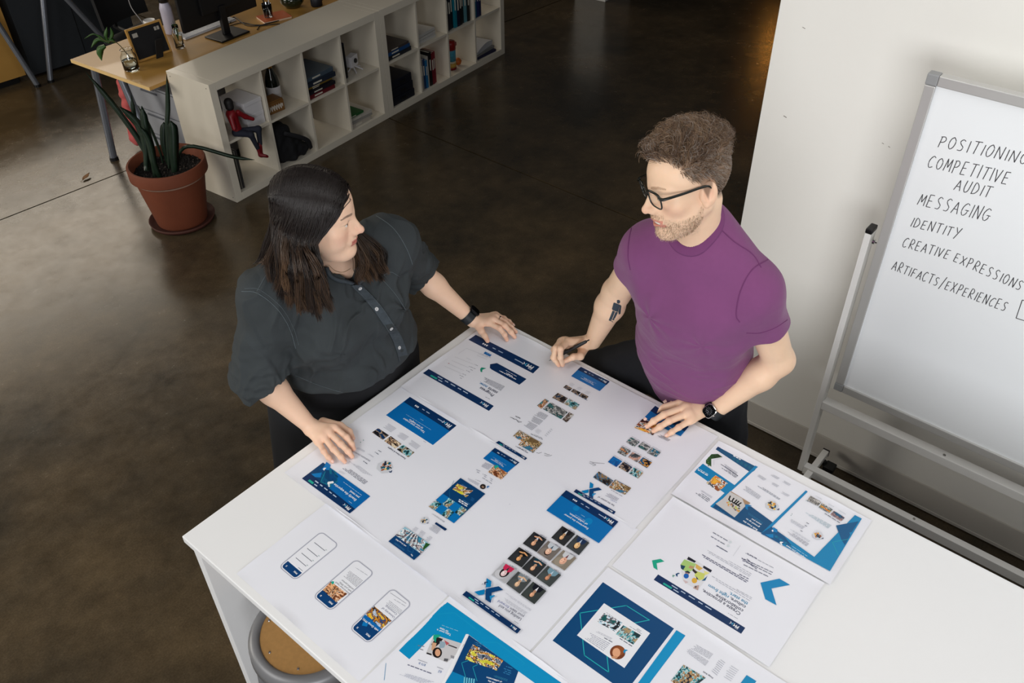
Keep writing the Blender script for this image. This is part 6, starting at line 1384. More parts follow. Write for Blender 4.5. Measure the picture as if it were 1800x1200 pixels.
# shirt
TP_ = mat('purple_jersey', (124, 66, 114), rough=.85, var=.05, nscale=60, bump=.25, bscale=900, sheen=.15)
sl = [(LS, LE, .50), (RS, RE, .40)]
def man_shirt(p): return ssub(man_shirt0(p), s_cone(p, NB+[-.03, .005, .0], NB+[-.06, .01, .14], .060, .078), .003)
def man_shirt0(p):
    d = man_torso(p, .010)
    ends = []
    for S, E, k in sl:
        en = S+(E-S)*k; dr = (E-S)/np.linalg.norm(E-S)
        e = smax(s_cone(p, S, en+dr*.04, .070, .064), halfspace(p, en, dr), .005); d = smin(d, e, .045); ends.append((S, E, en, dr))
    # cloth folds: soft drag lines from armpits and waist
    rg = 1-np.abs(vnoise(p*np.array([9, 12, 26], F32)+vnoise(p, 10, 3)[:, None]*F32(.6), 1., 61)); d = d-F32(.0055)*np.clip(rg-.55, 0, 1)*np.clip((1.30-p[:, 2])/.2, .15, 1)
    d = d+fold_noise(p, 14, 14, 9, 2, .0035)+fold_noise(p, 9, 9, 44, 7, .0022)*np.clip((1.22-p[:, 2])/.15, 0, 1)
    for ap in (LS+[-.02, .075, -.16], RS+[-.02, -.075, -.16]):
        v = p-ap.astype(F32); r = np.linalg.norm(v, axis=1); d = d+F32(.0035)*np.sin(np.arctan2(v[:, 2], v[:, 1])*6+r*16+2.5*vnoise(p, 14, 9))*np.exp(-(r/.12)**2)*(1-np.exp(-(r/.06)**2))
    d = smax(d, -halfspace(p, (0, 0, .865), (0, 0, 1)), .01)
    for S, E, en, dr in ends: d = ssub(d, s_cone(p, en-dr*.03, en+dr*.10, .054, .057), .003)
    return d
surf('t_shirt', man_shirt, (-.95, -4.02, .84), (-.38, -3.22, 1.70), .0034, TP_, man)
# neck rib: a tube ring around the opening
def neck_hole(p): return s_cone(p, NB+[-.03, .005, .0], NB+[-.06, .01, .14], .058, .076)
def man_rib(p): return smax(np.abs(neck_hole(p)-F32(.0075))-F32(.0085), np.abs(man_shirt0(p)-F32(.0012))-F32(.0030), .002)
surf('neck_rib', man_rib, (-.95, -3.76, 1.44), (-.58, -3.48, 1.70), .0020, mat('purple_rib', (114, 58, 106), rough=.85, bump=.3, bscale=700), man)
SM = mat('purple_seam', (112, 54, 104), rough=.9)
seam('shoulder_seam', man_shirt, [(1262, 398), (1290, 424), (1322, 446), (1338, 470)], .0012, SM, man)
seam('sleeve_seam', man_shirt, [(1350, 456), (1322, 474), (1302, 510), (1294, 552), (1300, 566)], .0014, SM, man)
seam('sleeve_hem', man_shirt, [(1312, 585), (1335, 585), (1362, 576), (1384, 562)], .0011, SM, man)
seam('sleeve_seam', man_shirt, [(1112, 392), (1106, 420), (1104, 450), (1108, 474)], .0014, SM, man)
# trousers and shoes
PB = mat('black_trousers', (11, 13, 20), rough=.85, var=.15, nscale=40, bump=.3, bscale=600)
def man_pants(p):
    d = s_ell(p, (-.575, -3.59, .93), (.135, .180, .12))
    for pr in ([(A_(-.57, -3.50, .95), A_(-.66, -3.12, .705), .100, .082), (A_(-.66, -3.12, .705), A_(-.52, -3.12, .12), .075, .058)], [(A_(-.57, -3.68, .90), A_(-.60, -3.80, .50), .098, .078), (A_(-.60, -3.80, .50), A_(-.48, -3.80, .12), .075, .058)]): d = smin(d, prims_sdf(p, pr, .03), .04)
    d = d+fold_noise(p, 16, 16, 22, 12, .004)
    d = smax(d, halfspace(p, (0, 0, 1.0), (0, 0, 1)), .01); return smax(d, -halfspace(p, (0, 0, .075), (0, 0, 1)), .01)
surf('trousers', man_pants, (-.85, -4.0, .05), (-.34, -2.92, 1.08), .008, PB, man)
SHM = mat('shoe_black', (24, 23, 24), rough=.5)
def shoe(nm, a, b, par):
    a, b = A_(*a), A_(*b)
    def fn(p):
        d = smin(s_cone(p, a+[0, 0, .05], b+[0, 0, .035], .045, .036), s_cone(p, a+[0, 0, .09], a+[0, 0, .05], .038, .045), .03); return smax(d, -halfspace(p, (0, 0, .004), (0, 0, 1)), .006)
    surf(nm, fn, np.minimum(a, b)-[.08, .08, 0], np.maximum(a, b)+[.08, .08, .18], .006, SHM, par)
shoe('shoe', (-.52, -3.12, 0), (-.68, -3.07, 0), man); shoe('shoe', (-.48, -3.80, 0), (-.64, -3.84, 0), man)
# tattoo of a plain standing figure on the forearm
TT = mat('tattoo_ink', (52, 66, 76), rough=.5); tt = []
zt = Zm(940, 440, 3.158)
for pl in ([(456, 276), (466, 274), (474, 280), (474, 290), (466, 296), (456, 292)], [(444, 290), (474, 302), (462, 342), (432, 332)], [(474, 302), (481, 308), (476, 352), (466, 356), (464, 340)], [(444, 290), (438, 290), (428, 326), (435, 331), (440, 316)],
           [(432, 334), (446, 339), (424, 394), (410, 388)], [(449, 340), (462, 344), (434, 399), (426, 395)]):
    P2 = np.array(zt(*pl)); bm = bmesh.new(); vs = [bm.verts.new((a, b, 0)) for a, b in P2]; bm.faces.new(vs); bmesh.ops.triangulate(bm, faces=bm.faces[:]); bmesh.ops.subdivide_edges(bm, edges=bm.edges[:], cuts=3, use_grid_fill=True); bmesh.ops.triangulate(bm, faces=bm.faces[:])
    bm.verts.ensure_lookup_table(); W3 = trace(fR, [(v.co.x, v.co.y) for v in bm.verts], .0007); mesh_obj('tattoo', W3, [[v.index for v in f.verts] for f in bm.faces], TT, man, smooth=True, world=True); bm.free()
# hair
def root_points(O, R, s, K, n, seed, lift=.002):
    rs_ = np.random.RandomState(seed); d = rs_.normal(size=(n*4, 3)); d /= np.linalg.norm(d, axis=1, keepdims=True)
    q = A_(-.010, 0, .02)+d*.06; e = np.ones(len(q))
    for _ in range(14): dd = head_sdf(q.astype(F32), K); q = q-d*dd[:, None]*.9
    keep = (q[:, 2] > azi_interp(q, K['hx'], K['hy'])+.003*rs_.normal(size=len(q))) & ~((np.abs(q[:, 1]) > .0765) & (q[:, 2] < .036)) & ~((q[:, 0] > -.034) & (q[:, 0] < .006) & (q[:, 2] < .028))
    q = q[keep][:n]; d = q/np.array([.099, .077, .089])**2; nn = q-A_(-.018, 0, .03); nn /= np.linalg.norm(nn, axis=1, keepdims=True)
    return q, nn, rs_
HM = mat('hair_strand', (255, 255, 255), rough=.42, var=.05, nscale=80, attr=True, spec=.45)
q, nn, rs_ = root_points(MO, MR, MS, MK, 6500, 5)
n = len(q); top = np.clip((q[:, 2]-.055)/.03, 0, 1); top = np.maximum(top, np.clip((q[:, 0]-.02)/.04, 0, 1)*(q[:, 2] > .07)); L_ = (.009+.005*rs_.uniform(size=n))*(1-top)+top*(.026+.016*rs_.uniform(size=n))
cl = vnoise(q.astype(F32), 75, 31).astype(float); cl2 = vnoise(q.astype(F32), 60, 32).astype(float)
flow = np.stack([-.55+1.3*np.clip((q[:, 0]-.03)/.05, 0, 1)+.5*cl, -.5+.9*cl2, .25+.2*cl], 1)*top[:, None]+np.stack([-.7+0*cl, .12*cl, -.75+0*cl], 1)*(1-top)[:, None]
flow = flow-nn*(flow*nn).sum(1, keepdims=True); flow /= np.linalg.norm(flow, axis=1, keepdims=True); bi = np.cross(nn, flow)
K_ = 11; tt_ = np.linspace(0, 1, K_); ph = cl*3.2+rs_.normal(size=n)*.35; frq = 4.6+1.4*cl2; rad = (.0085*top+.0012)*(.8+.5*rs_.uniform(size=n))
P = np.zeros((n, K_, 3)); 
for k, t_ in enumerate(tt_):
    an = ph+frq*t_*1.6; up_ = (.50*top+.28)*L_*np.sin(t_*1.7); al_ = L_*t_*.8
    P[:, k] = q+nn*up_[:, None]+flow*al_[:, None]+(bi*np.sin(an)[:, None]+nn*np.cos(an)[:, None]*.6+flow*np.cos(an*1.3)[:, None]*.5)*(rad*t_)[:, None]-(bi*np.sin(ph)[:, None])*0
P = MO+(P.reshape(-1, 3)*MS)@MR; P = P.reshape(n, K_, 3); rw = np.linspace(1, .25, K_)[None]*(.00062+.0002*rs_.uniform(size=(n, 1)))
V, F = strands(P, rw, 3)
grey = rs_.uniform(size=n); side = 1-top
c0 = np.array(lin((92, 70, 54))); c1 = np.array(lin((172, 142, 112))); c2 = np.array(lin((176, 168, 160)))
mixv = np.clip(.25+.35*cl+.25*rs_.normal(size=n), 0, 1)[:, None]; cc = c0*(1-mixv)+c1*mixv; gm = ((grey < .12+.28*side)*.65)[:, None]; cc = cc*(1-gm)+c2*gm
mesh_obj('hair', V, F, HM, man, smooth=True, world=True, cols=np.repeat(cc, K_*3, axis=0).astype(np.float32))
# short beard hairs
rs_ = np.random.RandomState(77); d = rs_.normal(size=(9000, 3)); d /= np.linalg.norm(d, axis=1, keepdims=True); q = A_(.03, 0, -.05)+d*.03
for _ in range(16): q = q-d*head_sdf(q.astype(F32), MK)[:, None]*.9
m = (q[:, 2] < azi_interp(q, [0, 18, 35, 60, 78, 90, 100], [-.072, -.072, -.062, -.052, -.02, -.0, -.5])) & (q[:, 0] > 0) & (q[:, 2] > -.128); mus = (np.abs(q[:, 1]) < .03) & (q[:, 2] < -.044) & (q[:, 2] > -.056) & (q[:, 0] > .07)
q = q[m | mus][:1700]; gd = grad(lambda p: head_sdf(p, MK), q); dirn = gd*.55+np.array([.1, 0, -.8]); dirn /= np.linalg.norm(dirn, axis=1, keepdims=True)
P = np.stack([q+dirn*t_ for t_ in (0, .0025, .005)], 1); P = (MO+(P.reshape(-1, 3)*MS)@MR).reshape(-1, 3, 3); V, F = strands(P, np.tile([[.0003, .00028, .0001]], (len(q), 1)), 3)
cc = np.where(rs_.uniform(size=(len(q), 1)) < .5, np.array(lin((206, 184, 158))), np.array(lin((136, 102, 74)))); mesh_obj('beard', V, F, HM, man, world=True, cols=np.repeat(cc, 9, axis=0).astype(np.float32))

# glasses
gl = thing('eyeglasses', 'thick black rimmed eyeglasses worn by the man in the purple T-shirt', 'glasses', tuple(hp(MO, MR, MS, .108, 0, 0)))
GB = mat('glasses_black', (14, 20, 16), rough=.18, spec=.6)
def G3(f_, l_, u_): return hp(MO, MR, MS, f_, l_, u_)
for sg in (1, -1):
    C = []
    for a in np.linspace(0, 2*math.pi, 41):
        ca, sa = math.cos(a), math.sin(a); x = .0265*np.sign(ca)*abs(ca)**.55; y = .0205*np.sign(sa)*abs(sa)**.62; x *= (1+.08*(y > 0)*y/.0205-.10*(y < 0)*(-y/.0205))
        l_ = sg*(.0355+x); C.append(G3(.1035-.16*max(0, abs(l_)-.012)+.10*y, l_, .004+y))
    C = np.array(C); V, F = strands(C[None], (.0022+.0010*(np.sin(np.linspace(0, 2*math.pi, 41)) > .3))[None], 6); k_ = len(V); up_ = (C[:, None, :]) 
    mesh_obj('rim', V, F, GB, gl, smooth=True, world=True)
    cen = C[:-1].mean(0); V = [cen]+[cen+(c-cen)*.97 for c in C[:-1]]; F = [(0, i+1, (i+1) % 40+1) for i in range(40)]
    mesh_obj('lens', V, F, mat('lens_glass', (250, 252, 252), rough=.0, trans=1., ior=1.05, var=0, spec=.6), gl, world=True)
    MBt = [G3(.0970, sg*.0630, .0165), G3(.0950, sg*.0700, .0168), G3(.086, sg*.0745, .0172), G3(.045, sg*.0795, .0180), G3(.002, sg*.0835, .0200), G3(-.016, sg*.0850, .016), G3(-.030, sg*.083, -.008)]
    V, F = strands(spline(np.array(MBt), 26)[None], np.linspace(.0044, .0026, 26)[None], 6); mesh_obj('temple', V, F, GB, gl, smooth=True, world=True)
V, F = strands(spline(np.array([G3(.1040, .0115, .011), G3(.1055, .005, .014), G3(.1055, -.005, .014), G3(.1040, -.0115, .011)]), 12)[None], np.full((1, 12), .0030), 6); mesh_obj('bridge', V, F, GB, gl, smooth=True, world=True)

def rrect(w_, h_, r, n=5):
    P = []
    for cx, cy, a0 in ((w_/2-r, h_/2-r, 0), (-w_/2+r, h_/2-r, 90), (-w_/2+r, -h_/2+r, 180), (w_/2-r, -h_/2+r, 270)):
        for k in range(n+1): a = math.radians(a0+90*k/n); P.append((cx+r*math.cos(a), cy+r*math.sin(a)))
    return P
def watch(label, name, ca, cb, hint, size, metal_case, fn):
    """band around the wrist between two points of the arm axis, case on the back of the wrist"""
    ca, cb = A_(*ca), A_(*cb); ax_ = cb-ca; ax_ /= np.linalg.norm(ax_); c = (ca+cb)/2
    n_ = A_(*hint); n_ -= ax_*(n_@ax_); n_ /= np.linalg.norm(n_); sd = np.cross(ax_, n_)
    t = thing(name, label, 'watch', tuple(c))
    def rad(dr):
        ts = np.linspace(.014, .06, 93); dd = fn((c+dr*ts[:, None]).astype(F32)); return (ts[int(np.argmax(dd > 0))] if (dd > 0).any() else .03)+.0012
    BM_ = mat('watch_band', (26, 32, 36), rough=.5)
    V = []; F = []; N_ = 64; wd = size*.36
    rr_ = np.array([rad(n_*math.cos(2*math.pi*i/N_)+sd*math.sin(2*math.pi*i/N_)) for i in range(N_)])
    rr_ = np.maximum(np.maximum(rr_, np.roll(rr_, 1)), np.roll(rr_, -1)); rr_ = (np.roll(rr_, 1)+rr_+np.roll(rr_, -1))/3
    for i in range(N_):
        a = 2*math.pi*i/N_; dr = n_*math.cos(a)+sd*math.sin(a)
        for o, h_ in ((-wd, 0), (wd, 0), (wd, .0024), (-wd, .0024)): V.append(c+dr*(rr_[i]+h_)+ax_*o)
    for i in range(N_):
        for k in range(4): F.append((4*i+k, 4*i+(k+1) % 4, 4*((i+1) % N_)+(k+1) % 4, 4*((i+1) % N_)+k))
    mesh_obj('band', V, F, BM_, t, world=True)
    Rm = np.stack([sd, ax_, n_], 1); bs = n_*(rr_[0]+.0005)
    case = mat('case_silver', (190, 188, 184), rough=.2, metal=1.) if metal_case else mat('case_black', (24, 24, 27), rough=.25, metal=.5)
    b = MB(); P0_ = rrect(size*.86, size, size*.26); P1_ = rrect(size*.78, size*.92, size*.24); n = len(P0_)
    V = [(x*.9, y*.9, 0) for x, y in P0_]+[(x, y, .003) for x, y in P0_]+[(x, y, .0085) for x, y in P0_]+[(x, y, .0100) for x, y in P1_]
    F = [tuple(range(n-1, -1, -1)), tuple(range(3*n, 4*n))]+[(k*n+i, k*n+(i+1) % n, (k+1)*n+(i+1) % n, (k+1)*n+i) for k in range(3) for i in range(n)]
    b.add(V, F, Rm, bs).build('case', case, t, autos=35)
    MB().prism(rrect(size*.74, size*.88, size*.23), .0101, .0108, Rm, bs).build('screen', mat('watch_glass', (6, 7, 9), rough=.08, spec=.8), t)
    MB().cyl(bs+n_*.0055+sd*size*.43, bs+n_*.0055+sd*(size*.43+.003), .0034, 14).build('crown', case, t)
    return t, c+bs+n_*.0112, Rm
wt, wc, wR = watch('silver cased smartwatch with a dark dial on the left wrist of the man', 'wristwatch', LW-(LE-LW)*.06, LW+(LE-LW)*.07, tuple((CAM-LW)/np.linalg.norm(CAM-LW)+A_(.0, .0, .45)), .044, True, fL)
WD = mat('dial_grey', (150, 152, 158), rough=.4)
def dial(pts, r): 
    P = np.array([wc+wR[:, 0]*a+wR[:, 1]*b for a, b in pts]); V, F = strands(P[None], np.full((1, len(P)), r), 4); mesh_obj('dial_mark', V, F, WD, wt, world=True)
dial([(.0095*math.cos(a), .0095*math.sin(a)) for a in np.linspace(0, 6.283, 33)], .00028); dial([(.0055*math.cos(a), .0055*math.sin(a)) for a in np.linspace(0, 6.283, 25)], .0002); dial([(0, 0), (-.007, -.004)], .0005); dial([(0, 0), (.002, -.0085)], .0005)
for a in range(0, 12): dial([(.0125*math.cos(a*.5236), .0125*math.sin(a*.5236)), (.0140*math.cos(a*.5236), .0140*math.sin(a*.5236))], .0003)
# pen held by the man
pa, pb_ = T(965, 634, .936), T(1036, 597, 1.030)
t = thing('ballpoint_pen', 'black click pen held in the right hand of the man', 'pen', tuple(pa)); dr = (pb_-pa); Ln = np.linalg.norm(dr); dr /= Ln
PKM = mat('pen_black', (20, 20, 22), rough=.3)
MB().tube([dr*.012, dr*.03, dr*(Ln-.035), dr*(Ln-.012)], [.0044, .0058, .0064, .0052], 16).build('barrel', PKM, t, autos=50)
MB().tube([dr*0, dr*.003, dr*.0118], [.0006, .0014, .0034], 12).build('tip', mat('pen_tip_steel', (170, 170, 170), rough=.2, metal=1.), t, autos=50)
MB().tube([dr*(Ln-.0118), dr*Ln], [.0024, .0022], 10).build('button', PKM, t)
cn = np.cross(dr, [0, 0, 1]); cn /= np.linalg.norm(cn); cn = -cn*.0
MB().tube([dr*(Ln-.05)+A_(.0, .0, -.0068)-_f*.0, dr*(Ln-.014)+A_(0, 0, -.0066)], [.0013, .0016], 6).build('clip', PKM, t)

# ------------------------------------------------------------------ the woman
WO = A_(-1.3600, -2.8070, 1.6310)-_r*.0125; WRt = hframe(5.31, .0999, .0362); WSc = 1.03
wom = thing('person', 'woman in a dark denim shirt with long brown hair resting both hands on the table', 'person', (-1.26, -2.62, 0), 0, 'people at the table')
WK = dict(blush=(224, 148, 126), lip=(186, 98, 90), brow=(58, 40, 32), brow_h=.0040, scalp=(26, 19, 17), mouth_open=.0010, mouth_w=.022, cheek=.005, eye_h=.0052, lash=.9,
          hx=[0, 25, 45, 62, 80, 95, 120, 180], hy=[.080, .078, .062, .045, .02, -.01, -.05, -.07])
wRS, wRE, wRW = A_(-1.518, -2.700, 1.392), A_(-1.606, -2.695, 1.150), A_(-1.548, -2.815, .968)
wLS, wLE, wLW = A_(-1.115, -2.785, 1.410), A_(-.925, -2.690, 1.150), A_(-.838, -2.846, .968)
WN = A_(-1.330, -2.745, 1.455); wneck = WO+(A_(-.028, 0, -.06)*WSc)@WRt
def wom_torso(p, o=0.):
    d = s_ell(p, (-1.320, -2.705, 1.27), (.205+o, .135+o, .175+o))
    d = smin(d, s_ell(p, (-1.265, -2.700, 1.06), (.215+o, .150+o, .17+o)), .08)
    d = smin(d, s_cone(p, wRS+[.03, 0, -.03], wLS+[-.03, 0, -.03], .072+o, .072+o), .06)
    for S in (wRS, wLS): d = smin(d, s_cone(p, WN+[0, .01, 0], S, .055+o*.5, .06+o), .05)
    for c in ((-1.405, -2.800, 1.245), (-1.225, -2.815, 1.25)): d = smin(d, s_ell(p, c, (.088+o, .075+o, .080+o)), .06)
    return d
def wom_hips(p, o=0.): return s_ell(p, (-1.245, -2.630, .90), (.250+o, .170+o, .15+o))
def wom_neck(p): return smin(s_cone(p, wneck, WN+[0, 0, -.02], .052, .060), s_cone(p, wneck+[.03, -.03, -.01], WN+[.01, -.04, -.03], .032, .032), .04)
def wom_head(p): return smin(head_sdf(((p-WO.astype(F32))@WRt.T.astype(F32))/F32(WSc), WK)*F32(WSc), wom_neck(p), .022)
def wom_upper(p): return smin(wom_head(p), np.maximum(wom_torso(p, -.004), halfspace(p, (0, 0, 1.52), (0, 0, 1))), .02)
WHR = dict(r=.0092, w=T(551, 753, .962), f=[[T(588, 751, .962), T(609, 768, .953), T(618, 780, .940), T(622, 789, .930)], [T(578, 759, .962), T(599, 780, .953), T(612, 793, .941), T(619, 802, .930)],
                                            [T(570, 768, .957), T(586, 789, .949), T(599, 803, .939), T(606, 811, .930)], [T(560, 777, .948), T(569, 793, .943), T(577, 804, .936), T(584, 811, .929)]],
           t=[T(568, 742, .950), T(598, 748, .946), T(614, 758, .938), T(620, 770, .931)])
WHL = dict(r=.0090, w=T(834, 563, .962), f=[[T(858, 567, .968), T(878, 577, .958), T(887, 588, .942), T(891, 597, .930)], [T(868, 562, .970), T(887, 572, .960), T(898, 583, .945), T(905, 592, .930)],
                                            [T(872, 557, .966), T(887, 565, .957), T(899, 575, .943), T(907, 583, .930)], [T(872, 553, .958), T(886, 559, .950), T(895, 565, .941), T(902, 571, .930)]],
           t=[T(842, 574, .955), T(846, 582, .948), T(852, 590, .940), T(857, 599, .931)])
warmR = arm_prims(wRS, wRE, wRW, .058, .047, .044, .0245); warmL = arm_prims(wLS, wLE, wLW, .058, .044, .041, .0245)
gR, gL = arm_fn(warmR, WHR), arm_fn(warmL, WHL)
def wom_core(p):
    d = smin(wom_torso(p, -.032), wom_hips(p, -.03), .05)
    for pr in ([(A_(-1.37, -2.62, .86), A_(-1.38, -2.60, .48), .10, .065), (A_(-1.38, -2.60, .48), A_(-1.38, -2.55, .10), .058, .04), (A_(-1.38, -2.55, .09), A_(-1.39, -2.66, .05), .035, .03)],
               [(A_(-1.12, -2.62, .86), A_(-1.11, -2.60, .48), .10, .065), (A_(-1.11, -2.60, .48), A_(-1.11, -2.55, .10), .058, .04), (A_(-1.11, -2.55, .09), A_(-1.10, -2.66, .05), .035, .03)], warmR[:1], warmL[:1]):
        d = smin(d, prims_sdf(p, [(a, b, ra*.9, rb*.9) for a, b, ra, rb in pr], .03), .03)
    return d
WK['hands'] = (WHR, WHL); wskin = skin_mat('woman_skin')
body_mesh([(wom_upper, (-1.52, -3.02, 1.30), (-1.14, -2.60, 1.82), .0020), (gR, (-1.70, -3.05, .90), (-1.36, -2.60, 1.20), .0019), (gL, (-1.0, -3.08, .90), (-.70, -2.60, 1.20), .0018), (wom_core, (-1.72, -2.98, .01), (-.82, -2.40, 1.5), .012)],
          'body', wskin, wom, lambda V: colour_skin(V, WO, WRt, WSc, (236, 197, 169), WK))
nails(WHR, wom); nails(WHL, wom)
for sg in (1, -1): eye_mesh(wom, WO, WRt, WSc, sg, A_(.62, -.76, .02), (70, 52, 38))
# denim shirt
DN = mat('black_denim', (50, 55, 57), rough=.88, var=.32, nscale=13, bump=.4, bscale=700)
wsl = [(wRS, wRE, 1., wRE+(wRW-wRE)*.16, .074), (wLS, wLE, 1., wLE+(wLW-wLE)*.10, .062)]
VB = None
def wom_shirt(p):
    d = wom_torso(p, .012); d = smin(d, s_ell(p, (-1.262, -2.690, 1.03), (.245, .172, .075)), .05)
    for S, E, k, en, r in wsl:
        dr = (en-E)/np.linalg.norm(en-E)
        e = smin(s_cone(p, S, E, .078, r+.004), s_cone(p, E, en+dr*.05, r+.002, r-.002), .03); e = smax(e, np.where(np.linalg.norm(p-en.astype(F32), axis=1) < .16, halfspace(p, en, dr), -1.), .003)
        cf = np.maximum(s_cone(p, en-dr*.036, en+dr*.03, r+.003, r+.002), np.abs(halfspace(p, en-dr*.018, dr))-.0175); e = smin(e, cf, .003)
        e = e+fold_noise(p, 20, 20, 60, 5, .0055)*np.exp(-(np.linalg.norm(p-E.astype(F32), axis=1)/.13)**2)
        d = smin(d, e, .035)
    rg = 1-np.abs(vnoise(p*np.array([15, 15, 20], F32)+vnoise(p, 9, 3)[:, None]*F32(.8), 1., 62)); d = d-F32(.0140)*np.clip(rg-.5, 0, 1)
    d = d+fold_noise(p, 13, 13, 8, 21, .0055)+fold_noise(p, 11, 11, 34, 23, .0030)*np.clip((1.2-p[:, 2])/.12, 0, 1)
    for ap in (wRS+[.085, -.04, -.17], wLS+[-.075, -.04, -.16]):
        v = p-ap.astype(F32); r = np.linalg.norm(v, axis=1); d = d+F32(.0065)*np.sin(np.arctan2(v[:, 2], v[:, 0])*6+r*22+2.5*vnoise(p, 15, 19))*np.exp(-(r/.14)**2)*(1-np.exp(-(r/.05)**2))
    d = smax(d, -halfspace(p, (-1.25, 0, .990), (.17, 0, 1)), .018)
    d = ssub(d, s_cone(p, WN+[0, -.02, -.0], WN+[0, -.03, .12], .062, .075), .004); d = d if VB is None else ssub(d, s_cone(p, WN+[.01, -.065, .03], VB, .056, .007), .004)
    for S, E, k, en, r in wsl:
        dr = (en-E)/np.linalg.norm(en-E); d = ssub(d, s_cone(p, en-dr*.035, en+dr*.1, r-.012, r-.010), .003)
    return d
VB = trace(wom_shirt, [(628, 500)], -.004)[0]
surf('denim_shirt', wom_shirt, (-1.76, -2.98, .95), (-.84, -2.46, 1.54), .0036, DN, wom)
DS = mat('denim_seam', (84, 92, 96), rough=.9); DD = mat('denim_dark', (38, 44, 50), rough=.9, var=.3, nscale=120)
# placket
Lp = spline(np.array([(625, 501, 0), (644, 520, 0), (664, 543, 0), (681, 568, 0), (696, 592, 0), (705, 615, 0), (710, 634, 0)], float), 40)[:, :2]; Rp = Lp+np.array([17, -3.]); Rp[:6, 0] -= np.linspace(9, 0, 6)
Lw, Rw = trace(wom_shirt, Lp-[8, -1], .0042), trace(wom_shirt, Lp+[9, -2], .0042); Lb, Rb = Lw+(Lw-CAM)/3*.004, Rw+(Rw-CAM)/3*.004
V = np.concatenate([Lw, Rw, Lb, Rb]); n_ = 40; F = []
for i in range(n_-1): F += [(i, i+1, n_+i+1, n_+i), (2*n_+i, 2*n_+i+1, i+1, i), (n_+i, n_+i+1, 3*n_+i+1, 3*n_+i)]
mesh_obj('placket', V, F, mat('denim_placket', (62, 70, 76), rough=.9, var=.35, nscale=90), wom, smooth=False, world=True)
for off in (-7, 8): 
    C = trace(wom_shirt, Lp+[off, 0], 0.); C = C[wom_shirt(C.astype(F32)) < .003]; C = C[:1+int(np.argmax(np.append(np.linalg.norm(np.diff(C, axis=0), axis=1), 9) > .03))]; C = C+grad(wom_shirt, C)*.0048
    if len(C) < 4: continue
    V, F = strands(C[None], np.full((1, len(C)), .0007), 4); mesh_obj('stitching', V, F, DS, wom, world=True)
for px, py in ((633, 507), (662, 543), (688, 578), (702, 611)):
    c = trace(wom_shirt, [(px, py)], .0056)[0]; nrm = grad(wom_shirt, [c])[0].astype(float); q_ = Vector(nrm).to_track_quat('Z', 'Y').to_matrix(); Rm = np.array(q_)
    b = MB().lathe([(.0, -.001), (.0056, -.001), (.0060, .0004), (.0056, .0016), (.0040, .0012), (0, .0012)], c=c, n=20, R=Rm)
    o = b.build('button', mat('pearl_button', (206, 206, 206), rough=.3), wom, smooth=False, world=True)
    MB().lathe([(0, .0014), (.0014, .0013)], c=c, n=8, R=Rm).build('button_thread', DD, o, world=True)
seam('shoulder_seam', wom_shirt, [(425, 512), (452, 515), (485, 540), (508, 575), (520, 612)], .0013, DS, wom); seam('shoulder_seam', wom_shirt, [(430, 507), (456, 509), (492, 537), (514, 572), (525, 606)], .0008, DS, wom)
seam('sleeve_seam', wom_shirt, [(650, 372), (690, 400), (716, 440), (728, 480), (730, 520)], .0013, DS, wom)
seam('pocket_seam', wom_shirt, [(668, 488), (684, 504), (700, 524), (714, 546)], .0010, DS, wom); seam('pocket_seam', wom_shirt, [(668, 488), (686, 478), (702, 486)], .0009, DS, wom); seam('yoke_seam', wom_shirt, [(452, 512), (462, 494), (470, 480)], .0009, DS, wom)
seam('hem_stitching', wom_shirt, [(520, 660), (570, 680), (620, 690), (670, 668), (706, 640)], .0009, DS, wom)
# collar band: two strips on either side of the opening
for pts in ([(574, 470), (580, 484), (594, 492), (610, 495), (626, 500)], [(628, 501), (634, 494), (640, 488), (650, 482)]):
    C = trace(lambda p: np.minimum(wom_shirt(p), wom_upper(p)), spline(np.array([(*p, 0) for p in pts], float), 24)[:, :2], .002); V, F = strands(C[None], np.full((1, 24), .0062), 6)
    mesh_obj('collar_band', V, F, MATS['denim_placket'], wom, smooth=True, world=True)
# fine necklace
C = trace(wom_upper, spline(np.array([(578, 466, 0), (590, 476, 0), (604, 478, 0), (616, 472, 0)], float), 24)[:, :2], .001); V, F = strands(C[None], np.full((1, 24), .0005), 5)
mesh_obj('necklace', V, F, mat('gold_chain', (150, 120, 60), rough=.3, metal=1.), wom, world=True)
# trousers
BT_ = mat('black_wide_trousers', (10, 12, 17), rough=.9, var=.2, nscale=30, bump=.2, bscale=500)
def wom_pants(p):
    d = wom_hips(p, .012); d = smin(d, s_ell(p, (-1.268, -2.688, 1.02), (.222, .158, .14)), .06)
    for a, b, c in (((-1.42, -2.63, .86), (-1.455, -2.61, .45), (-1.45, -2.58, .05)), ((-1.09, -2.63, .86), (-1.06, -2.61, .45), (-1.07, -2.58, .05))): d = smin(d, chain(p, [A_(*a), A_(*b), A_(*c)], [.135, .135, .14], .03), .05)
    d = d+F32(.006)*np.sin(np.arctan2(p[:, 1]+F32(2.6), p[:, 0]+F32(1.25))*14+vnoise(p, 4, 3))*np.clip((.85-p[:, 2])/.3, 0, 1)+fold_noise(p, 12, 12, 8, 40, .003)
    d = smax(d, halfspace(p, (0, 0, 1.10), (0, 0, 1)), .01); return smax(d, -halfspace(p, (0, 0, .03), (0, 0, 1)), .01)
surf('trousers', wom_pants, (-1.70, -2.90, .01), (-.84, -2.34, 1.14), .008, BT_, wom)
shoe('shoe', (-1.39, -2.56, 0), (-1.40, -2.74, 0), wom); shoe('shoe', (-1.11, -2.56, 0), (-1.10, -2.74, 0), wom)

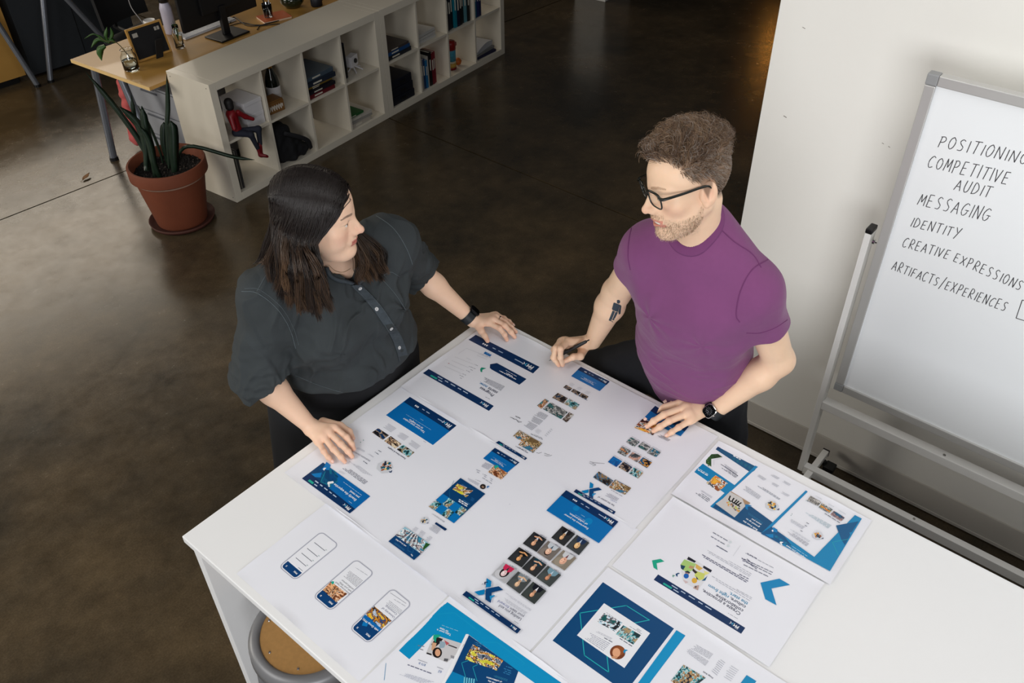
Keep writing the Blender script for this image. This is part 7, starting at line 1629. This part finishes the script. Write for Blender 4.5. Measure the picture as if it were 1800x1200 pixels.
# hair: an even mass under single strands that fall from the parting
def cap_pt(f_, ang, g=0.):   # local point on the hair cap: f position and angle from the top to the side
    k = np.sqrt(np.maximum(0, 1-((f_+.018)/(.110+g))**2)); return np.stack([f_, (.085+g)*k*np.sin(ang), .034+(.094+g)*k*np.cos(ang)], -1)
RF = dict(e=np.array([pdepth(*v) for v in ((588, 538, 2.40), (566, 549, 2.41), (538, 540, 2.40), (510, 524, 2.40), (484, 496, 2.44), (468, 470, 2.50))]),
          m=np.array([pdepth(*v) for v in ((562, 462, 2.325), (546, 470, 2.295), (524, 462, 2.295), (506, 448, 2.32), (494, 428, 2.37), (488, 410, 2.44))]),
          h=np.array([(.014, -.086, -.030), (-.006, -.094, -.030), (-.035, -.094, -.02), (-.07, -.082, -.01), (-.10, -.055, 0.), (-.118, -.01, 0.)]))
LF_ = dict(e=np.array([pdepth(*v) for v in ((634, 488, 2.47), (650, 490, 2.49), (666, 484, 2.53), (676, 472, 2.58))]),
           m=np.array([pdepth(*v) for v in ((630, 450, 2.47), (640, 448, 2.50), (650, 440, 2.54), (658, 426, 2.58))]), h=np.array([(.030, .088, -.030), (.0, .096, -.030), (-.04, .094, -.02), (-.10, .055, 0.)]))
def W3(q): return WO+(np.asarray(q)*WSc)@WRt
def wom_hair(p):
    q = ((p-WO.astype(F32))@WRt.T.astype(F32))/F32(WSc)
    d = s_ell(q, (-.018, 0, .034), (.103, .081, .091)); d = smin(d, s_ell(q, (-.050, 0, -.03), (.066, .084, .09)), .04)
    cut = s_ell(q, (.085, 0, -.045), (.085, .105, .118)); d = ssub(d, cut, .01); d = smax(d, halfspace(q, (.086, 0, .05), (1, 0, -.1)), .01); d = d*F32(WSc)
    for D in (RF, LF_):
        H_ = W3(D['h']); 
        for i in range(len(H_)): d = smin(d, chain(p, [H_[i], D['m'][i]+(D['m'][i]-CAM)*.008, D['e'][i]*.75+D['m'][i]*.25+(D['e'][i]-CAM)*.004], [.007, .007, .003], .012), .012)
    return d+F32(.0025)*vnoise(p, 55, 8)
HB = mat('hair_mass', (24, 18, 16), rough=.5, var=.3, nscale=60)
surf('hair_mass', wom_hair, (-1.64, -3.06, 1.22), (-1.02, -2.50, 1.80), .004, HB, wom)
def side_strands(D, sgn, n, seed, fr, aF, nc=80):
    rs_ = np.random.RandomState(seed); k = len(D['e']); wc_ = (np.arange(nc)+rs_.uniform(0, 1, nc))/nc*(k-1.001); ci = rs_.randint(0, nc, n)
    w_ = np.clip(wc_[ci]+rs_.normal(size=n)*.07, 0, k-1.001); i = w_.astype(int); f = (w_-i)[:, None]; lp = lambda A: A[i]*(1-f)+A[i+1]*f
    us = rs_.uniform(0, 1, n); f0 = fr[0]+(fr[1]-fr[0])*(w_/(k-1)*.86+us*.14)+rs_.normal(size=n)*.004; f0 = np.clip(f0, -.122, .088); u = w_/(k-1); g_ = rs_.uniform(.0, .007, n)
    fj = rs_.normal(size=(3, nc))*.005; fj = fj[:, ci]+rs_.normal(size=(3, n))*.0022; C0 = cap_pt(f0, .10+0*f0, g_); C1 = cap_pt(f0+fj[0]*.7, sgn*.55+0*f0, g_+.003); C2 = cap_pt(f0*.93-.002+fj[1], sgn*1.08+0*f0, g_+.005)
    C3 = cap_pt(np.clip(f0*.80-.006, -.12, .07), sgn*(1.50)+0*f0, g_+.010)
    H_ = lp(D['h'])*A_(1, 1.10, 1)+rs_.normal(size=(n, 3))*.003; fm = np.clip((f0-.035)/.045, 0, 1)[:, None]
    Cb = np.array(aF)[None]+rs_.normal(size=(n, 3))*[.004, .002, .004]; C3 = (C2*.42+H_*.58)*A_(1, 1.07, 1); C3 = C3*(1-fm*.85)+Cb*(fm*.85)
    cj = rs_.normal(size=(nc, 3))*.011; jit = cj[ci]+rs_.normal(size=(n, 3))*.0038; ln = rs_.uniform(-.10, .30, nc)[ci][:, None]+rs_.uniform(-.04, .06, (n, 1))
    E_ = lp(D['e'])+jit+(lp(D['m'])-lp(D['e']))*ln; M_ = lp(D['m'])+jit*.9; m = 28
    P = spline(np.stack([W3(C0), W3(C1), W3(C2), W3(C3), W3(H_), M_, (M_+E_)/2, E_], 1), m)
    t_ = np.linspace(0, 1, m)[None, :, None]; amp = np.clip((t_-.42)/.5, 0, 1)*.0095*rs_.uniform(.5, 1.2, nc)[ci][:, None, None]; a = t_*rs_.uniform(13, 18, nc)[ci][:, None, None]+(rs_.uniform(0, 6.28, nc)[ci]+rs_.normal(size=n)*.22)[:, None, None]
    vd = np.cross(np.gradient(P, axis=1), (P-CAM)); vd /= np.linalg.norm(vd, axis=2, keepdims=True)+1e-9; P = P+vd*np.sin(a)*amp+(P-CAM)/3*np.cos(a*1.1)*amp*.7
    fn = lambda p: np.minimum(np.minimum(wom_upper(p), wom_shirt(p)), wom_hair(p)+F32(.002)); X = P[:, 2:].reshape(-1, 3).astype(F32)
    for _ in range(2):
        d = fn(X); bad = np.nonzero(d < .003)[0]
        if len(bad): G = grad(fn, X[bad]); X[bad] += G*np.minimum(.0045-d[bad], .03)[:, None]
    X = X.reshape(n, -1, 3); 
    for _ in range(4): X[:, 1:-1] = (X[:, :-2]+2*X[:, 1:-1]+X[:, 2:])/4
    P[:, 2:] = X
    rw = (.00095+.0004*rs_.uniform(size=(n, 1)))*np.interp(np.linspace(0, 1, m), [0, .75, 1], [1, 1, .3])[None]
    V, F = strands(P, rw, 3); tone = np.clip((.4+.45*rs_.normal(size=nc))[ci]+.22*rs_.normal(size=n), 0, 1)[:, None, None]; tt = np.clip((t_-.46)/.5, 0, 1)
    ca, cb, cc_ = [np.array(lin(c))[None, None] for c in ((27, 21, 19), (36, 27, 23), (112, 84, 60))]; ca = ca*(.75+.6*rs_.uniform(size=nc)[ci][:, None, None]+.3*rs_.uniform(size=(n, 1, 1))); Cc = ca*(1-tt)+(cb*(1-tone*.7)+cc_*tone*.7)*tt
    Cc = np.repeat(Cc[:, :, None, :], 3, 2).reshape(-1, 3); return V, F, Cc
A1 = side_strands(RF, -1, 5600, 3, (.084, -.115), (.050, -.074, .010)); A2 = side_strands(LF_, 1, 2300, 9, (.084, -.115), (.060, .070, .010))
mesh_obj('hair', np.concatenate([A1[0], A2[0]]), np.concatenate([A1[1], A2[1]+len(A1[0])]), HM, wom, smooth=True, world=True, cols=np.concatenate([A1[2], A2[2]]).astype(np.float32))
# watch and ring
watch('black smartwatch with a black band on the left wrist of the woman', 'wristwatch', wLW+(wLE-wLW)*.0, wLW+(wLE-wLW)*.13, (.35, -.25, 1.), .040, False, gL)
a, b = np.array(WHL['f'][2][0]), np.array(WHL['f'][2][1]); c = a+(b-a)*.42; dr = (b-a)/np.linalg.norm(b-a); x = np.cross(dr, [0, 0, 1]); x /= np.linalg.norm(x); y = np.cross(x, dr)
t = thing('finger_ring', 'thin dark ring on the ring finger of the woman beside her watch', 'ring', tuple(c))
V, F = strands(np.array([[(x*math.cos(q)+y*math.sin(q))*.0104 for q in np.linspace(0, 2*math.pi, 31)]]), np.full((1, 31), .0011), 6); mesh_obj('band', V, F, mat('ring_steel', (60, 60, 66), rough=.2, metal=1.), t, smooth=True)
MB().lathe([(0, -.001), (.0024, 0), (.0018, .0014), (0, .0018)], c=y*.0112, n=10).build('stone', mat('ring_stone', (20, 22, 28), rough=.05), t)
